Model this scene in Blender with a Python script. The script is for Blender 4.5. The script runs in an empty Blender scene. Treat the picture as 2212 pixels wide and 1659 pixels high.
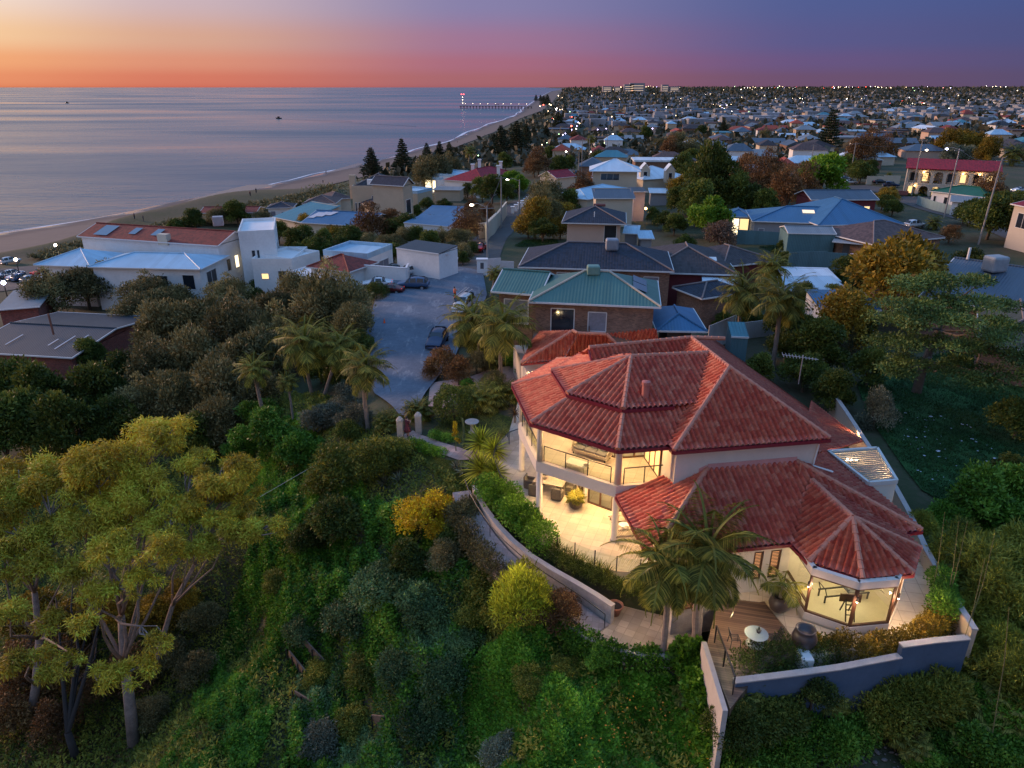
import bpy, bmesh, math, random
import numpy as np
from mathutils import Vector, Matrix
R=math.radians; PI=math.pi
random.seed(7); RNG=np.random.default_rng(7)
S=bpy.context.scene; COL=S.collection
# ------------------------------------------------------------------ survey: camera used to measure the site
F=1550.;CX=1106.;CY=829.5;PITCH=R(22.5);CZ=46.;T=22.
_c,_s=math.cos(PITCH),math.sin(PITCH)
def ray(x,y):
    u=(x-CX)/F; v=(CY-y)/F
    return (u,_c+v*_s,-_s+v*_c)
def U(p,z):
    d=ray(*p); t=(z-CZ)/d[2]; return Vector((d[0]*t,d[1]*t,z))
_Q={1:(0,416.2,.21505),2:(416.2,416.2,.21505),3:(654.1,267.6,.21505),4:(1070.3,267.6,.21505),5:(1486.6,327.,.21505),6:(1736.3,267.6,.21505),7:(951.4,148.7,.21505),
 'A':(1070.3,713.5,.24194),'B':(1546.,951.4,.24194),'C':(1040.6,921.7,.24194),'l':(0,1106,1/3),'m':(737.3,1106,1/3),'r':(1474.7,1106,1/3),'ml':(0,553,1/3),'mm':(737.3,553,1/3),'mr':(1474.7,553,1/3)}
def q(k,x,y):
    a=_Q[k]; return (a[0]+x*a[2],a[1]+y*a[2])
# ------------------------------------------------------------------ scene objects
WL={}
def wl(o): return WL.get(o.name,Vector((0,0,0)))
def tag(o,label,cat,group=None,kind=None):
    if label: o['label']=label
    if cat: o['category']=cat
    if group: o['group']=group
    if kind: o['kind']=kind
    return o
def thing(name,label,cat,loc=(0,0,0),rotz=0,group=None):
    o=bpy.data.objects.new(name,None); COL.objects.link(o); o.empty_display_size=.2
    o.location=loc; o.rotation_euler=(0,0,rotz); WL[o.name]=Vector(loc)
    return tag(o,label,cat,group)
def link(name,me,mat=None,parent=None):
    o=bpy.data.objects.new(name,me); COL.objects.link(o)
    if mat is not None:
        for m in (mat if isinstance(mat,(list,tuple)) else [mat]): me.materials.append(m)
    if parent is not None:
        o.parent=parent; WL[o.name]=wl(parent)
    return o
def dup(o,loc=None,rotz=None,scale=None,label=None,group=None,parent=None):
    c=o.copy(); COL.objects.link(c)
    if parent is not None: c.parent=parent
    for ch in o.children: dup(ch,parent=c)
    if loc is not None: c.location=loc
    if rotz is not None: c.rotation_euler=(c.rotation_euler[0],c.rotation_euler[1],rotz)
    if scale is not None: c.scale=(scale,)*3 if not isinstance(scale,(tuple,list)) else scale
    if label: c['label']=label
    if group: c['group']=group
    return c
class MB:
    def __init__(s): s.v=[]; s.f=[]; s.sm=False
    def poly(s,pts):
        n=len(s.v); s.v+= [tuple(p) for p in pts]; s.f.append(tuple(range(n,n+len(pts)))); return s
    def prism(s,pts,z0,z1,top=True,bot=True):
        a=0
        for i in range(len(pts)): a+=pts[i-1][0]*pts[i][1]-pts[i][0]*pts[i-1][1]
        if a<0: pts=pts[::-1]
        n=len(s.v);k=len(pts)
        s.v+=[(p[0],p[1],z0) for p in pts]+[(p[0],p[1],z1) for p in pts]
        for i in range(k):
            j=(i+1)%k; s.f.append((n+i,n+j,n+k+j,n+k+i))
        if top: s.f.append(tuple(range(n+k,n+2*k)))
        if bot: s.f.append(tuple(range(n+k-1,n-1,-1)))
        return s
    def box(s,x0,y0,z0,x1,y1,z1):
        return s.prism([(x0,y0),(x1,y0),(x1,y1),(x0,y1)],z0,z1)
    def bar(s,a,b,w,h=None,up=None):
        a=Vector(a);b=Vector(b);h=w if h is None else h
        d=(b-a).normalized(); u=Vector(up) if up else (Vector((0,0,1)) if abs(d.z)<.95 else Vector((0,1,0)))
        x=d.cross(u).normalized()*w/2; y=x.cross(d).normalized()*h/2
        n=len(s.v)
        for p in (a,b): s.v+=[tuple(p-x-y),tuple(p+x-y),tuple(p+x+y),tuple(p-x+y)]
        for i in range(4):
            j=(i+1)%4; s.f.append((n+i,n+j,n+4+j,n+4+i))
        s.f+= [(n+3,n+2,n+1,n),(n+4,n+5,n+6,n+7)]
        return s
    def tube(s,pts,r,n=8,cap=True):
        pts=[Vector(p) for p in pts]; k=len(pts)
        if not isinstance(r,(list,tuple)): r=[r]*k
        b=len(s.v); up=Vector((0,0,1)); x=None
        for i,p in enumerate(pts):
            d=(pts[min(i+1,k-1)]-pts[max(i-1,0)]).normalized()
            if x is None:
                x=d.cross(up if abs(d.z)<.9 else Vector((1,0,0))).normalized()
            else: x=(x-d*x.dot(d)).normalized()
            y=d.cross(x)
            for j in range(n):
                t=2*PI*j/n; s.v.append(tuple(p+(x*math.cos(t)+y*math.sin(t))*r[i]))
        for i in range(k-1):
            for j in range(n):
                m=(j+1)%n; s.f.append((b+i*n+j,b+i*n+m,b+(i+1)*n+m,b+(i+1)*n+j))
        if cap:
            s.f.append(tuple(range(b+n-1,b-1,-1))); s.f.append(tuple(range(b+(k-1)*n,b+k*n)))
        return s
    def lathe(s,prof,c=(0,0,0),n=16):
        b=len(s.v);k=len(prof)
        for r,z in prof:
            for j in range(n):
                t=2*PI*j/n; s.v.append((c[0]+r*math.cos(t),c[1]+r*math.sin(t),c[2]+z))
        for i in range(k-1):
            for j in range(n):
                m=(j+1)%n; s.f.append((b+i*n+j,b+i*n+m,b+(i+1)*n+m,b+(i+1)*n+j))
        s.f.append(tuple(range(b+n-1,b-1,-1))); s.f.append(tuple(range(b+(k-1)*n,b+k*n)))
        return s
    def ball(s,c,r,n=10,k=6):
        if not isinstance(r,(tuple,list)): r=(r,r,r)
        b=len(s.v)
        for i in range(k+1):
            a=PI*i/k
            for j in range(n):
                t=2*PI*j/n; s.v.append((c[0]+r[0]*math.sin(a)*math.cos(t),c[1]+r[1]*math.sin(a)*math.sin(t),c[2]-r[2]*math.cos(a)))
        for i in range(k):
            for j in range(n):
                m=(j+1)%n; s.f.append((b+i*n+j,b+i*n+m,b+(i+1)*n+m,b+(i+1)*n+j))
        return s
    def xf(s,M):
        s.v=[tuple(M@Vector(p)) for p in s.v]; return s
    def build(s,name,mat,parent=None,smooth=False,bevel=0):
        me=bpy.data.meshes.new(name)
        o=wl(parent) if parent is not None else Vector((0,0,0))
        me.from_pydata([(p[0]-o[0],p[1]-o[1],p[2]-o[2]) for p in s.v],[],s.f)
        uvbox(me)
        if smooth: me.shade_smooth()
        ob=link(name,me,mat,parent)
        if bevel:
            m=ob.modifiers.new('b','BEVEL'); m.width=bevel; m.segments=2; m.limit_method='ANGLE'
        return ob
def uvbox(me):
    # metric planar coordinates on every face: u runs level, v runs up the face
    uv=me.uv_layers.new(name='UVMap'); nl=len(me.loops)
    if nl==0: return
    co=np.empty(len(me.vertices)*3,np.float32); me.vertices.foreach_get('co',co); co=co.reshape(-1,3)
    li=np.empty(nl,np.int32); me.loops.foreach_get('vertex_index',li)
    nr=np.empty(len(me.polygons)*3,np.float32); me.polygons.foreach_get('normal',nr); nr=nr.reshape(-1,3)
    lt=np.empty(len(me.polygons),np.int32); me.polygons.foreach_get('loop_total',lt)
    N=np.repeat(nr,lt,axis=0); P=co[li]
    t1=np.stack([-N[:,1],N[:,0],np.zeros(nl)],1); L=np.linalg.norm(t1,axis=1)
    t1[L<.05]=(1,0,0); L[L<.05]=1; t1/=L[:,None]
    t2=np.cross(N,t1)
    out=np.stack([(P*t1).sum(1),(P*t2).sum(1)],1).astype(np.float32)
    uv.data.foreach_set('uv',out.ravel())
def npmesh(name,V,Fq,attrs=None):
    """numpy vertices (n,3) and quads/triangles (m,k)"""
    me=bpy.data.meshes.new(name); V=np.asarray(V,np.float32); Fq=np.asarray(Fq,np.int32); k=Fq.shape[1]
    me.vertices.add(len(V)); me.vertices.foreach_set('co',V.ravel())
    me.loops.add(Fq.size); me.loops.foreach_set('vertex_index',Fq.ravel())
    me.polygons.add(len(Fq)); me.polygons.foreach_set('loop_start',np.arange(0,Fq.size,k,dtype=np.int32))
    for n,a in (attrs or {}).items():
        at=me.attributes.new(n,'FLOAT','FACE'); at.data.foreach_set('value',np.asarray(a,np.float32))
    me.update(); return me
# ------------------------------------------------------------------ materials
MATS={}
def srgb(h):
    h=h.lstrip('#'); c=[int(h[i:i+2],16)/255 for i in (0,2,4)]
    return tuple(x/12.92 if x<.04045 else ((x+.055)/1.055)**2.4 for x in c)
class NT:
    def __init__(s,name):
        s.m=bpy.data.materials.new(name); s.m.use_nodes=True; s.t=s.m.node_tree; s.n=s.t.nodes
        s.b=s.n['Principled BSDF']; s.out=s.n['Material Output']
    def node(s,ty,**kw):
        n=s.n.new(ty)
        for k,v in kw.items():
            if k.startswith('i_'):
                key=k[2:]; n.inputs[int(key) if key.isdigit() else key.replace('_',' ')].default_value=v
            else: setattr(n,k,v)
        return n
    def ln(s,a,b): s.t.links.new(a,b)
    def ramp(s,fac,stops,interp='LINEAR'):
        r=s.node('ShaderNodeValToRGB'); e=r.color_ramp.elements; r.color_ramp.interpolation=interp
        while len(e)<len(stops): e.new(.5)
        for i,(p,c) in enumerate(stops): e[i].position=p; e[i].color=(*c,1)
        s.ln(fac,r.inputs[0]); return r.outputs[0]
    def mix(s,fac,a,b,mode='MIX'):
        m=s.node('ShaderNodeMix',data_type='RGBA',blend_type=mode)
        for k,x in ((0,fac),(6,a),(7,b)):
            if hasattr(x,'is_linked'): s.ln(x,m.inputs[k])
            elif k==0: m.inputs[0].default_value=x
            else: m.inputs[k].default_value=(*x,1)
        return m.outputs[2]
    def math(s,op,a,b=0.):
        m=s.node('ShaderNodeMath',operation=op)
        for k,x in ((0,a),(1,b)):
            if hasattr(x,'is_linked'): s.ln(x,m.inputs[k])
            else: m.inputs[k].default_value=x
        return m.outputs[0]
    def noise(s,scale,coord=None,detail=4,rough=.6,dim='3D'):
        n=s.node('ShaderNodeTexNoise',i_Scale=scale,i_Detail=detail,i_Roughness=rough)
        if coord is not None: s.ln(coord,n.inputs['Vector'])
        return n.outputs['Fac']
    def bump(s,h,strength=.4,dist=.02):
        b=s.node('ShaderNodeBump'); b.inputs['Strength'].default_value=strength; b.inputs['Distance'].default_value=dist
        s.ln(h,b.inputs['Height']); s.ln(b.outputs[0],s.b.inputs['Normal'])
    def obj(s): return s.node('ShaderNodeTexCoord').outputs['Object']
    def uv(s): return s.node('ShaderNodeTexCoord').outputs['UV']
def sc(c,k): return tuple(min(1,x*k) for x in c)
def mat(name,col,rough=.7,metal=0,var=.25,scale=1.5,bump=0,bscale=30,spec=.5):
    if name in MATS: return MATS[name]
    t=NT(name); col=srgb(col) if isinstance(col,str) else col
    g=t.node('ShaderNodeNewGeometry').outputs['Position']
    n1=t.noise(scale,g,5,.65); n2=t.noise(scale*9,g,3,.6)
    f=t.math('ADD',t.math('MULTIPLY',n1,.65),t.math('MULTIPLY',n2,.35))
    c=t.ramp(f,[(.28,sc(col,1-var)),(.72,sc(col,1+var))])
    t.ln(c,t.b.inputs['Base Color']); t.b.inputs['Roughness'].default_value=rough; t.b.inputs['Metallic'].default_value=metal
    t.b.inputs['Specular IOR Level'].default_value=spec
    if bump: t.bump(t.noise(bscale,g,4),bump,.03)
    MATS[name]=t.m; return t.m
def mat_tiles(name,col,col2=None,tw=.3,tl=.36,rough=.75,bump=.6,weather=.3):
    """roof tiles or shingles laid in courses (metric UV)"""
    if name in MATS: return MATS[name]
    t=NT(name); col=srgb(col) if isinstance(col,str) else col; col2=sc(col,.55) if col2 is None else (srgb(col2) if isinstance(col2,str) else col2)
    sep=t.node('ShaderNodeSeparateXYZ'); t.ln(t.uv(),sep.inputs[0])
    u=t.math('DIVIDE',sep.outputs[0],tw); v=t.math('DIVIDE',sep.outputs[1],tl)
    fu=t.math('FLOOR',u); fv=t.math('FLOOR',v)
    cmb=t.node('ShaderNodeCombineXYZ'); t.ln(fu,cmb.inputs[0]); t.ln(fv,cmb.inputs[1])
    w=t.node('ShaderNodeTexWhiteNoise',noise_dimensions='2D'); t.ln(cmb.outputs[0],w.inputs['Vector'])
    g=t.node('ShaderNodeNewGeometry').outputs['Position']
    f=t.math('ADD',t.math('MULTIPLY',w.outputs[0],1-weather),t.math('MULTIPLY',t.noise(.8,g,5,.7),weather))
    c=t.ramp(f,[(.1,col2),(.5,col),(.95,sc(col,1.35))])
    t.ln(c,t.b.inputs['Base Color']); t.b.inputs['Roughness'].default_value=rough
    if bump:
        h=t.math('ADD',t.math('MULTIPLY',t.math('ABSOLUTE',t.math('SINE',t.math('MULTIPLY',u,PI))),.6),t.math('SUBTRACT',1.,t.math('FRACT',v)))
        t.bump(h,bump,.05)
    MATS[name]=t.m; return t.m
def mat_corr(name,col,pitch=.19,rough=.45,var=.12,bump=.5,spec=.4):
    """corrugated sheet, ribs running up the slope"""
    if name in MATS: return MATS[name]
    t=NT(name); col=srgb(col) if isinstance(col,str) else col
    sep=t.node('ShaderNodeSeparateXYZ'); t.ln(t.uv(),sep.inputs[0])
    g=t.node('ShaderNodeNewGeometry').outputs['Position']
    n=t.noise(.5,g,5,.7)
    sheet=t.node('ShaderNodeTexWhiteNoise',noise_dimensions='1D'); t.ln(t.math('FLOOR',t.math('DIVIDE',sep.outputs[0],.76)),sheet.inputs['W'])
    c=t.ramp(t.math('ADD',t.math('MULTIPLY',n,.7),t.math('MULTIPLY',sheet.outputs[0],.3)),[(.25,sc(col,1-var)),(.7,sc(col,1+var))])
    t.ln(c,t.b.inputs['Base Color']); t.b.inputs['Roughness'].default_value=rough; t.b.inputs['Specular IOR Level'].default_value=spec
    t.bump(t.math('SINE',t.math('MULTIPLY',sep.outputs[0],2*PI/pitch)),bump,.03)
    MATS[name]=t.m; return t.m
def mat_brick(name,col,mortar='#8a8078',rough=.9,var=.35,bw=.24,bh=.086):
    if name in MATS: return MATS[name]
    t=NT(name); col=srgb(col) if isinstance(col,str) else col; mo=srgb(mortar)
    b=t.node('ShaderNodeTexBrick'); t.ln(t.uv(),b.inputs['Vector']); b.inputs['Scale'].default_value=1
    b.inputs['Brick Width'].default_value=bw; b.inputs['Row Height'].default_value=bh; b.inputs['Mortar Size'].default_value=.006
    b.inputs['Color1'].default_value=(*sc(col,1-var),1); b.inputs['Color2'].default_value=(*sc(col,1+var),1); b.inputs['Mortar'].default_value=(*mo,1)
    g=t.node('ShaderNodeNewGeometry').outputs['Position']
    n=t.ramp(t.noise(.9,g,5,.7),[(.3,(.75,)*3),(.7,(1.15,)*3)])
    t.ln(t.mix(1.,b.outputs['Color'],n,'MULTIPLY'),t.b.inputs['Base Color']); t.b.inputs['Roughness'].default_value=rough
    t.bump(b.outputs['Fac'],-.3,.01)
    MATS[name]=t.m; return t.m
def mat_emit(name,col,strength):
    if name in MATS: return MATS[name]
    t=NT(name); col=srgb(col) if isinstance(col,str) else col
    t.b.inputs['Base Color'].default_value=(*col,1); t.b.inputs['Emission Color'].default_value=(*col,1); t.b.inputs['Emission Strength'].default_value=strength
    MATS[name]=t.m; return t.m
def mat_glass(name,tint=(.8,.9,.9),alpha=.25,rough=.03):
    """thin pane: mostly clear, mirror-like at a glance"""
    if name in MATS: return MATS[name]
    t=NT(name); tr=t.node('ShaderNodeBsdfTransparent'); tr.inputs[0].default_value=(*tint,1)
    gl=t.node('ShaderNodeBsdfGlossy'); gl.inputs['Roughness'].default_value=rough
    fr=t.node('ShaderNodeFresnel',i_IOR=1.45); mx=t.node('ShaderNodeMixShader')
    t.ln(t.math('ADD',fr.outputs[0],alpha*.1),mx.inputs[0]); t.ln(tr.outputs[0],mx.inputs[1]); t.ln(gl.outputs[0],mx.inputs[2]); t.ln(mx.outputs[0],t.out.inputs[0])
    MATS[name]=t.m; return t.m
def mat_leaf(name,cols,rough=.55,trans=.25,nscale=.5,objvar=.25):
    """foliage: every leaf its own tone, patches of growth, painted lit and shadow contrast"""
    if name in MATS: return MATS[name]
    t=NT(name); cols=[srgb(c) if isinstance(c,str) else c for c in cols]
    a=t.node('ShaderNodeAttribute',attribute_name='rnd',attribute_type='GEOMETRY').outputs['Fac']
    g=t.node('ShaderNodeNewGeometry').outputs['Position']
    f=t.math('ADD',t.math('MULTIPLY',a,.5),t.math('MULTIPLY',t.noise(nscale,g,3,.6),.5))
    n=len(cols); c=t.ramp(f,[(.2+.6*i/max(1,n-1),x) for i,x in enumerate(cols)])
    oi=t.node('ShaderNodeObjectInfo').outputs['Random']
    c=t.mix(1.,c,t.ramp(oi,[(0,(1-objvar,)*3),(1,(1+objvar,1+objvar,1+objvar*.7))]),'MULTIPLY')
    t.ln(c,t.b.inputs['Base Color']); t.b.inputs['Roughness'].default_value=rough; t.b.inputs['Specular IOR Level'].default_value=.25
    tl=t.node('ShaderNodeBsdfTranslucent'); t.ln(c,tl.inputs[0]); mx=t.node('ShaderNodeMixShader'); mx.inputs[0].default_value=trans
    t.ln(t.b.outputs[0],mx.inputs[1]); t.ln(tl.outputs[0],mx.inputs[2]); t.ln(mx.outputs[0],t.out.inputs[0])
    MATS[name]=t.m; return t.m
# ------------------------------------------------------------------ camera, sky, afterglow
cam=bpy.data.objects.new('camera',bpy.data.cameras.new('camera')); COL.objects.link(cam); S.camera=cam
cam.data.sensor_width=36; cam.data.lens=36*F/2212; cam.data.clip_start=.5; cam.data.clip_end=80000
cam.location=(0,0,CZ); cam.rotation_euler=(PI/2-PITCH,0,0)
S.view_settings.view_transform='Standard'; S.view_settings.look='None'; S.view_settings.exposure=0; S.view_settings.gamma=1
W=bpy.data.worlds.new('World'); S.world=W; W.use_nodes=True
def build_sky():
    nt=W.node_tree; N=nt.nodes; L=nt.links; bg=N['Background']
    def math(op,a,b=0.,c=None):
        m=N.new('ShaderNodeMath'); m.operation=op
        for k,x in enumerate((a,b)+((c,) if c is not None else ())):
            if hasattr(x,'is_linked'): L.new(x,m.inputs[k])
            else: m.inputs[k].default_value=x
        return m.outputs[0]
    def ramp(fac,stops):
        r=N.new('ShaderNodeValToRGB'); e=r.color_ramp.elements; r.color_ramp.interpolation='EASE'
        while len(e)<len(stops): e.new(.5)
        for i,(p,c) in enumerate(stops): e[i].position=p; e[i].color=(*c,1)
        L.new(fac,r.inputs[0]); return r.outputs[0]
    def mix(f,a,b):
        m=N.new('ShaderNodeMix'); m.data_type='RGBA'; L.new(f,m.inputs[0]); L.new(a,m.inputs[6]); L.new(b,m.inputs[7]); return m.outputs[2]
    tc=N.new('ShaderNodeTexCoord'); sp=N.new('ShaderNodeSeparateXYZ'); L.new(tc.outputs['Generated'],sp.inputs[0])
    x,y,z=sp.outputs
    el=math('ARCSINE',math('MINIMUM',math('MAXIMUM',z,-1.),1.))           # elevation, radians
    az=math('ARCTAN2',x,y)                                                # 0 ahead (north), negative towards the sunset
    # elevation coordinate: 0 at horizon, ~.5 at 6 degrees, 1 at 60 degrees
    e=math('POWER',math('MAXIMUM',math('DIVIDE',el,R(60)),0.),.33)
    H=srgb
    deg=lambda d:(max(d,0)/60)**.33
    k=lambda c,m=1:tuple(v*m for v in H(c))
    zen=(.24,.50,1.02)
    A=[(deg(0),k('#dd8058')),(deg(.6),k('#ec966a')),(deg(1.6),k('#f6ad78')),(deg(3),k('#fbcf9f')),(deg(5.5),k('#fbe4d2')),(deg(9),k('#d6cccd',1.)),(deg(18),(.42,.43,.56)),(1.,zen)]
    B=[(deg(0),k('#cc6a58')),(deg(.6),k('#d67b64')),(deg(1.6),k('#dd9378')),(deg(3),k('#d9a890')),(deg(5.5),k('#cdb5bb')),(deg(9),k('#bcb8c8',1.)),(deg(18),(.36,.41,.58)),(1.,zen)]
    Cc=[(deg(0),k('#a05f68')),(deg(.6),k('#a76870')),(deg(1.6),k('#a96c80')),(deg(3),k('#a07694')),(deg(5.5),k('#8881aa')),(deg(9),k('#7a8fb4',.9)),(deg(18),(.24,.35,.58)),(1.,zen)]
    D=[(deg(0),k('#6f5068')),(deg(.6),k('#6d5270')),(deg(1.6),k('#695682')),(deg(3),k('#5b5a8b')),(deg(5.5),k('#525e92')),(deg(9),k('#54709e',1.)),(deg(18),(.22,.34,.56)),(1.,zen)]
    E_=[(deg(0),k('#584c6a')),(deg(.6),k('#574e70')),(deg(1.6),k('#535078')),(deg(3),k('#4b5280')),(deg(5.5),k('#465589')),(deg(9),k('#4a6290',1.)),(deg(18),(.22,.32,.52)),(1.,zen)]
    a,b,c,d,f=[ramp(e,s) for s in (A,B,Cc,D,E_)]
    def st(lo,hi):
        m=N.new('ShaderNodeMapRange'); m.interpolation_type='SMOOTHSTEP'; L.new(az,m.inputs[0])
        m.inputs[1].default_value=R(lo); m.inputs[2].default_value=R(hi); return m.outputs[0]
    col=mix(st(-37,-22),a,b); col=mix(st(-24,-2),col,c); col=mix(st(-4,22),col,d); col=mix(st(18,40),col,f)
    # faint banding and thin dusk haze streaks
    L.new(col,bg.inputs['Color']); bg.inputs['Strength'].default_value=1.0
build_sky()
sun=bpy.data.objects.new('afterglow_sun',bpy.data.lights.new('afterglow_sun','SUN')); COL.objects.link(sun)
sun.data.energy=3.2; sun.data.color=(1,.60,.41); sun.data.angle=R(12)
_d=Vector((math.sin(R(-62))*math.cos(R(13)),math.cos(R(-62))*math.cos(R(13)),math.sin(R(13))))
sun.rotation_euler=(-_d).to_track_quat('-Z','Y').to_euler(); sun.location=(-60,60,90)
# ------------------------------------------------------------------ terrain
_shore=[(-400,560),(-150,532),(0,508.6),(100,493),(189,478.6),(300,458),(416,433),(540,412),(654,390),(703.6,376),(790,357),(854,340.7),(912,323.5),(976.7,306),(998,295.5),(1054.6,271.5),(1112.7,252),(1130,241),(1134,234),(1147,226),(1170,208),(1190,197.5),(1212,193.5),(1217,191)]
_dune=[(-400,640),(-150,590),(0,560),(71,545),(137,528),(250,505),(355,478.6),(416,463.5),(523.7,444),(629,416),(654,414),(708,401),(761.6,388),(890.6,353.6),(976.7,321),(1059,288.5),(1123.4,256),(1172,238),(1180,228),(1190,222),(1203,206),(1214,196),(1221,192)]
SH=np.array([U(p,0)[:2] for p in _shore]); DU=np.array([U(p,3)[:2] for p in _dune])
SH=SH[np.argsort(SH[:,1])]; DU=DU[np.argsort(DU[:,1])]
def xs(Y): return np.interp(Y,SH[:,1],SH[:,0])
def xd(Y): return np.maximum(np.interp(Y,DU[:,1],DU[:,0]),xs(Y)+8)
_cp=[((890,700),20.8),((890,600),20.3),((1000,585),20),((1030,540),19.5),((1120,450),17.5),((1190,400),16),((1230,360),14),((1250,300),11.5),
((300,640),14),((480,640),15.5),((560,600),16),((700,560),18),((60,600),8),((0,640),10),((150,560),7),((100,800),14),((250,800),14.5),((550,800),15.5),((400,900),12.5),((100,950),11.5),((650,700),17),((740,640),20),
((250,1600),7.5),((30,1600),7.5),((30,1300),8),((480,1450),9.5),((650,1500),11.5),((700,1250),15),((620,1100),15.5),((450,1150),11.5),((250,1100),10),((800,1100),18.3),((950,1050),20.9),((800,950),20.3),((700,900),18.5),((880,930),21.4),((1010,960),21.9),((1000,860),21.8),((900,870),21.2),((1050,1000),21.7),
((1000,1400),16),((1000,1640),13),((700,1640),11),((1250,1480),18.8),((1420,1470),19.6),((1150,1350),19.9),((1000,1220),19.4),((900,1250),17),((1400,1640),17),
((1200,1100),21.7),((1500,1200),21.7),((1800,1250),21.7),((1650,1510),17.6),((1800,1475),17.8),((1950,1445),18.2),((2085,1405),19.2),((1600,1600),17.5),((2000,1600),17.8),((2150,1430),20.4),((1850,1500),19.2),((2120,1300),20.8),((2050,1200),21),
((2000,950),21),((2150,800),21.5),((1850,700),21),((2100,620),21),((2190,1200),20.3),((1750,800),21.5),((2000,1100),21),((1100,800),21.5),((1250,720),20.8),
((1600,600),20.5),((1300,560),19.5),((1300,470),18.5),((1800,500),20),((2050,480),20.5),((2190,520),20.8),((1960,420),19.8),((2150,400),20),((1700,420),18.5),((1500,430),18),((1900,330),17),((1500,330),14),((1350,400),16),((1800,290),14),((2150,290),16),((1300,270),9.5),((1600,240),9),((2100,230),10),((1220,230),7),((1400,215),8),((1900,210),10),((2200,205),14),((1600,200),10),((1300,198),8),((2000,198),14),
((480,530),14),((640,510),15),((560,480),11),((680,450),12),((830,450),13.5),((960,430),14.5),((900,500),17),((780,400),7),((900,375),8),((1000,350),9),((1050,320),8),((1150,290),8.5),((1150,350),12),((1100,400),14.5),((860,560),19.5)]
CP=np.array([tuple(U(p,z)) for p,z in _cp])
PADS=[]
def zt(X,Y):
    X=np.asarray(X,float); Y=np.asarray(Y,float); shp=X.shape; X=X.ravel(); Y=Y.ravel()
    out=np.empty(len(X))
    for i in range(0,len(X),40000):
        x=X[i:i+40000]; y=Y[i:i+40000]; r=np.hypot(x,y)
        d2=(x[:,None]-CP[:,0])**2+(y[:,None]-CP[:,1])**2+((.035*r+1.2)**2)[:,None]
        w=d2**-1.9; z=(w*CP[:,2]).sum(1)/w.sum(1)
        z+=.35*np.sin(x*.13+1)*np.sin(y*.11)*np.clip(r/60,0,1)
        for P,pz,soft in PADS:
            d=sdpoly(x,y,P); k=np.clip(.5-d/soft,0,1); k=k*k*(3-2*k); z=z+(pz-z)*k
        a=xs(y); b=xd(y); s=x-a; wd=b-a
        t=np.clip(s/wd,0,1); zb=3.2*t**1.3
        k=np.clip((x-b)/np.maximum(18,.08*r),0,1); k=k*k*(3-2*k)
        z=np.where(s<0,np.maximum(-3,s*.06),np.where(x<b,zb,zb+(z-zb)*k))
        out[i:i+40000]=z
    return out.reshape(shp)
def sdpoly(x,y,P):
    P=np.asarray(P,float); n=len(P); d=np.full(x.shape,1e18); ins=np.zeros(x.shape,bool)
    for i in range(n):
        a=P[i]; b=P[i-1]; e=b-a; wx=x-a[0]; wy=y-a[1]
        t=np.clip((wx*e[0]+wy*e[1])/max(e@e,1e-9),0,1)
        d=np.minimum(d,(wx-t*e[0])**2+(wy-t*e[1])**2)
        c=((a[1]>y)!=(b[1]>y)) & (x<(b[0]-a[0])*(y-a[1])/(b[1]-a[1]+1e-12)+a[0]); ins^=c
    return np.where(ins,-1,1)*np.sqrt(d)
def z1(x,y): return float(zt(np.array([x]),np.array([y]))[0])
def G(p):
    """where the sight line through p meets the ground"""
    d=ray(*p)
    t=np.geomspace(12,30000,300); z=CZ+d[2]*t; g=zt(d[0]*t,d[1]*t); i=int(np.argmax(z<g))
    if z[i]>=g[i]: return U(p,0)
    lo,hi=t[i-1],t[i]
    for _ in range(18):
        m=(lo+hi)/2
        if CZ+d[2]*m<z1(d[0]*m,d[1]*m): hi=m
        else: lo=m
    return Vector((d[0]*hi,d[1]*hi,z1(d[0]*hi,d[1]*hi)))
PADS.append(([tuple(U(p,T)[:2]) for p in [(1085,960),(1060,1010),(1085,1060),(1150,1140),(1230,1215),(1330,1245),(1480,1262),(1560,1280),(1600,1300),(1700,1330),(1830,1395),(1990,1330),(1990,1200),(1850,1000),(1720,840),(1500,700),(1150,720)]],T-.35,3.))
PADS.append(([tuple(U(p,20.6)[:2]) for p in [(790,690),(840,590),(950,575),(1060,570),(1010,800),(900,850),(830,870),(790,800)]],20.6,6.))
PADS.append(([tuple(U(p,T-1.4)[:2]) for p in [(1030,1080),(1052,1105),(1085,1150),(1130,1195),(1200,1240),(1300,1296),(1490,1330),(1515,1380),(1490,1414),(1400,1417),(1320,1402),(1235,1354),(1180,1300),(1100,1232),(1040,1180),(1018,1120)]],T-1.75,1.4))
PADS.append(([tuple(U(p,T)[:2]) for p in [(1530,1400),(1578,1495),(1700,1452),(1810,1432),(1945,1408),(2080,1368),(2000,1195),(1700,1200),(1560,1280)]],T-.5,.9))
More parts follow.
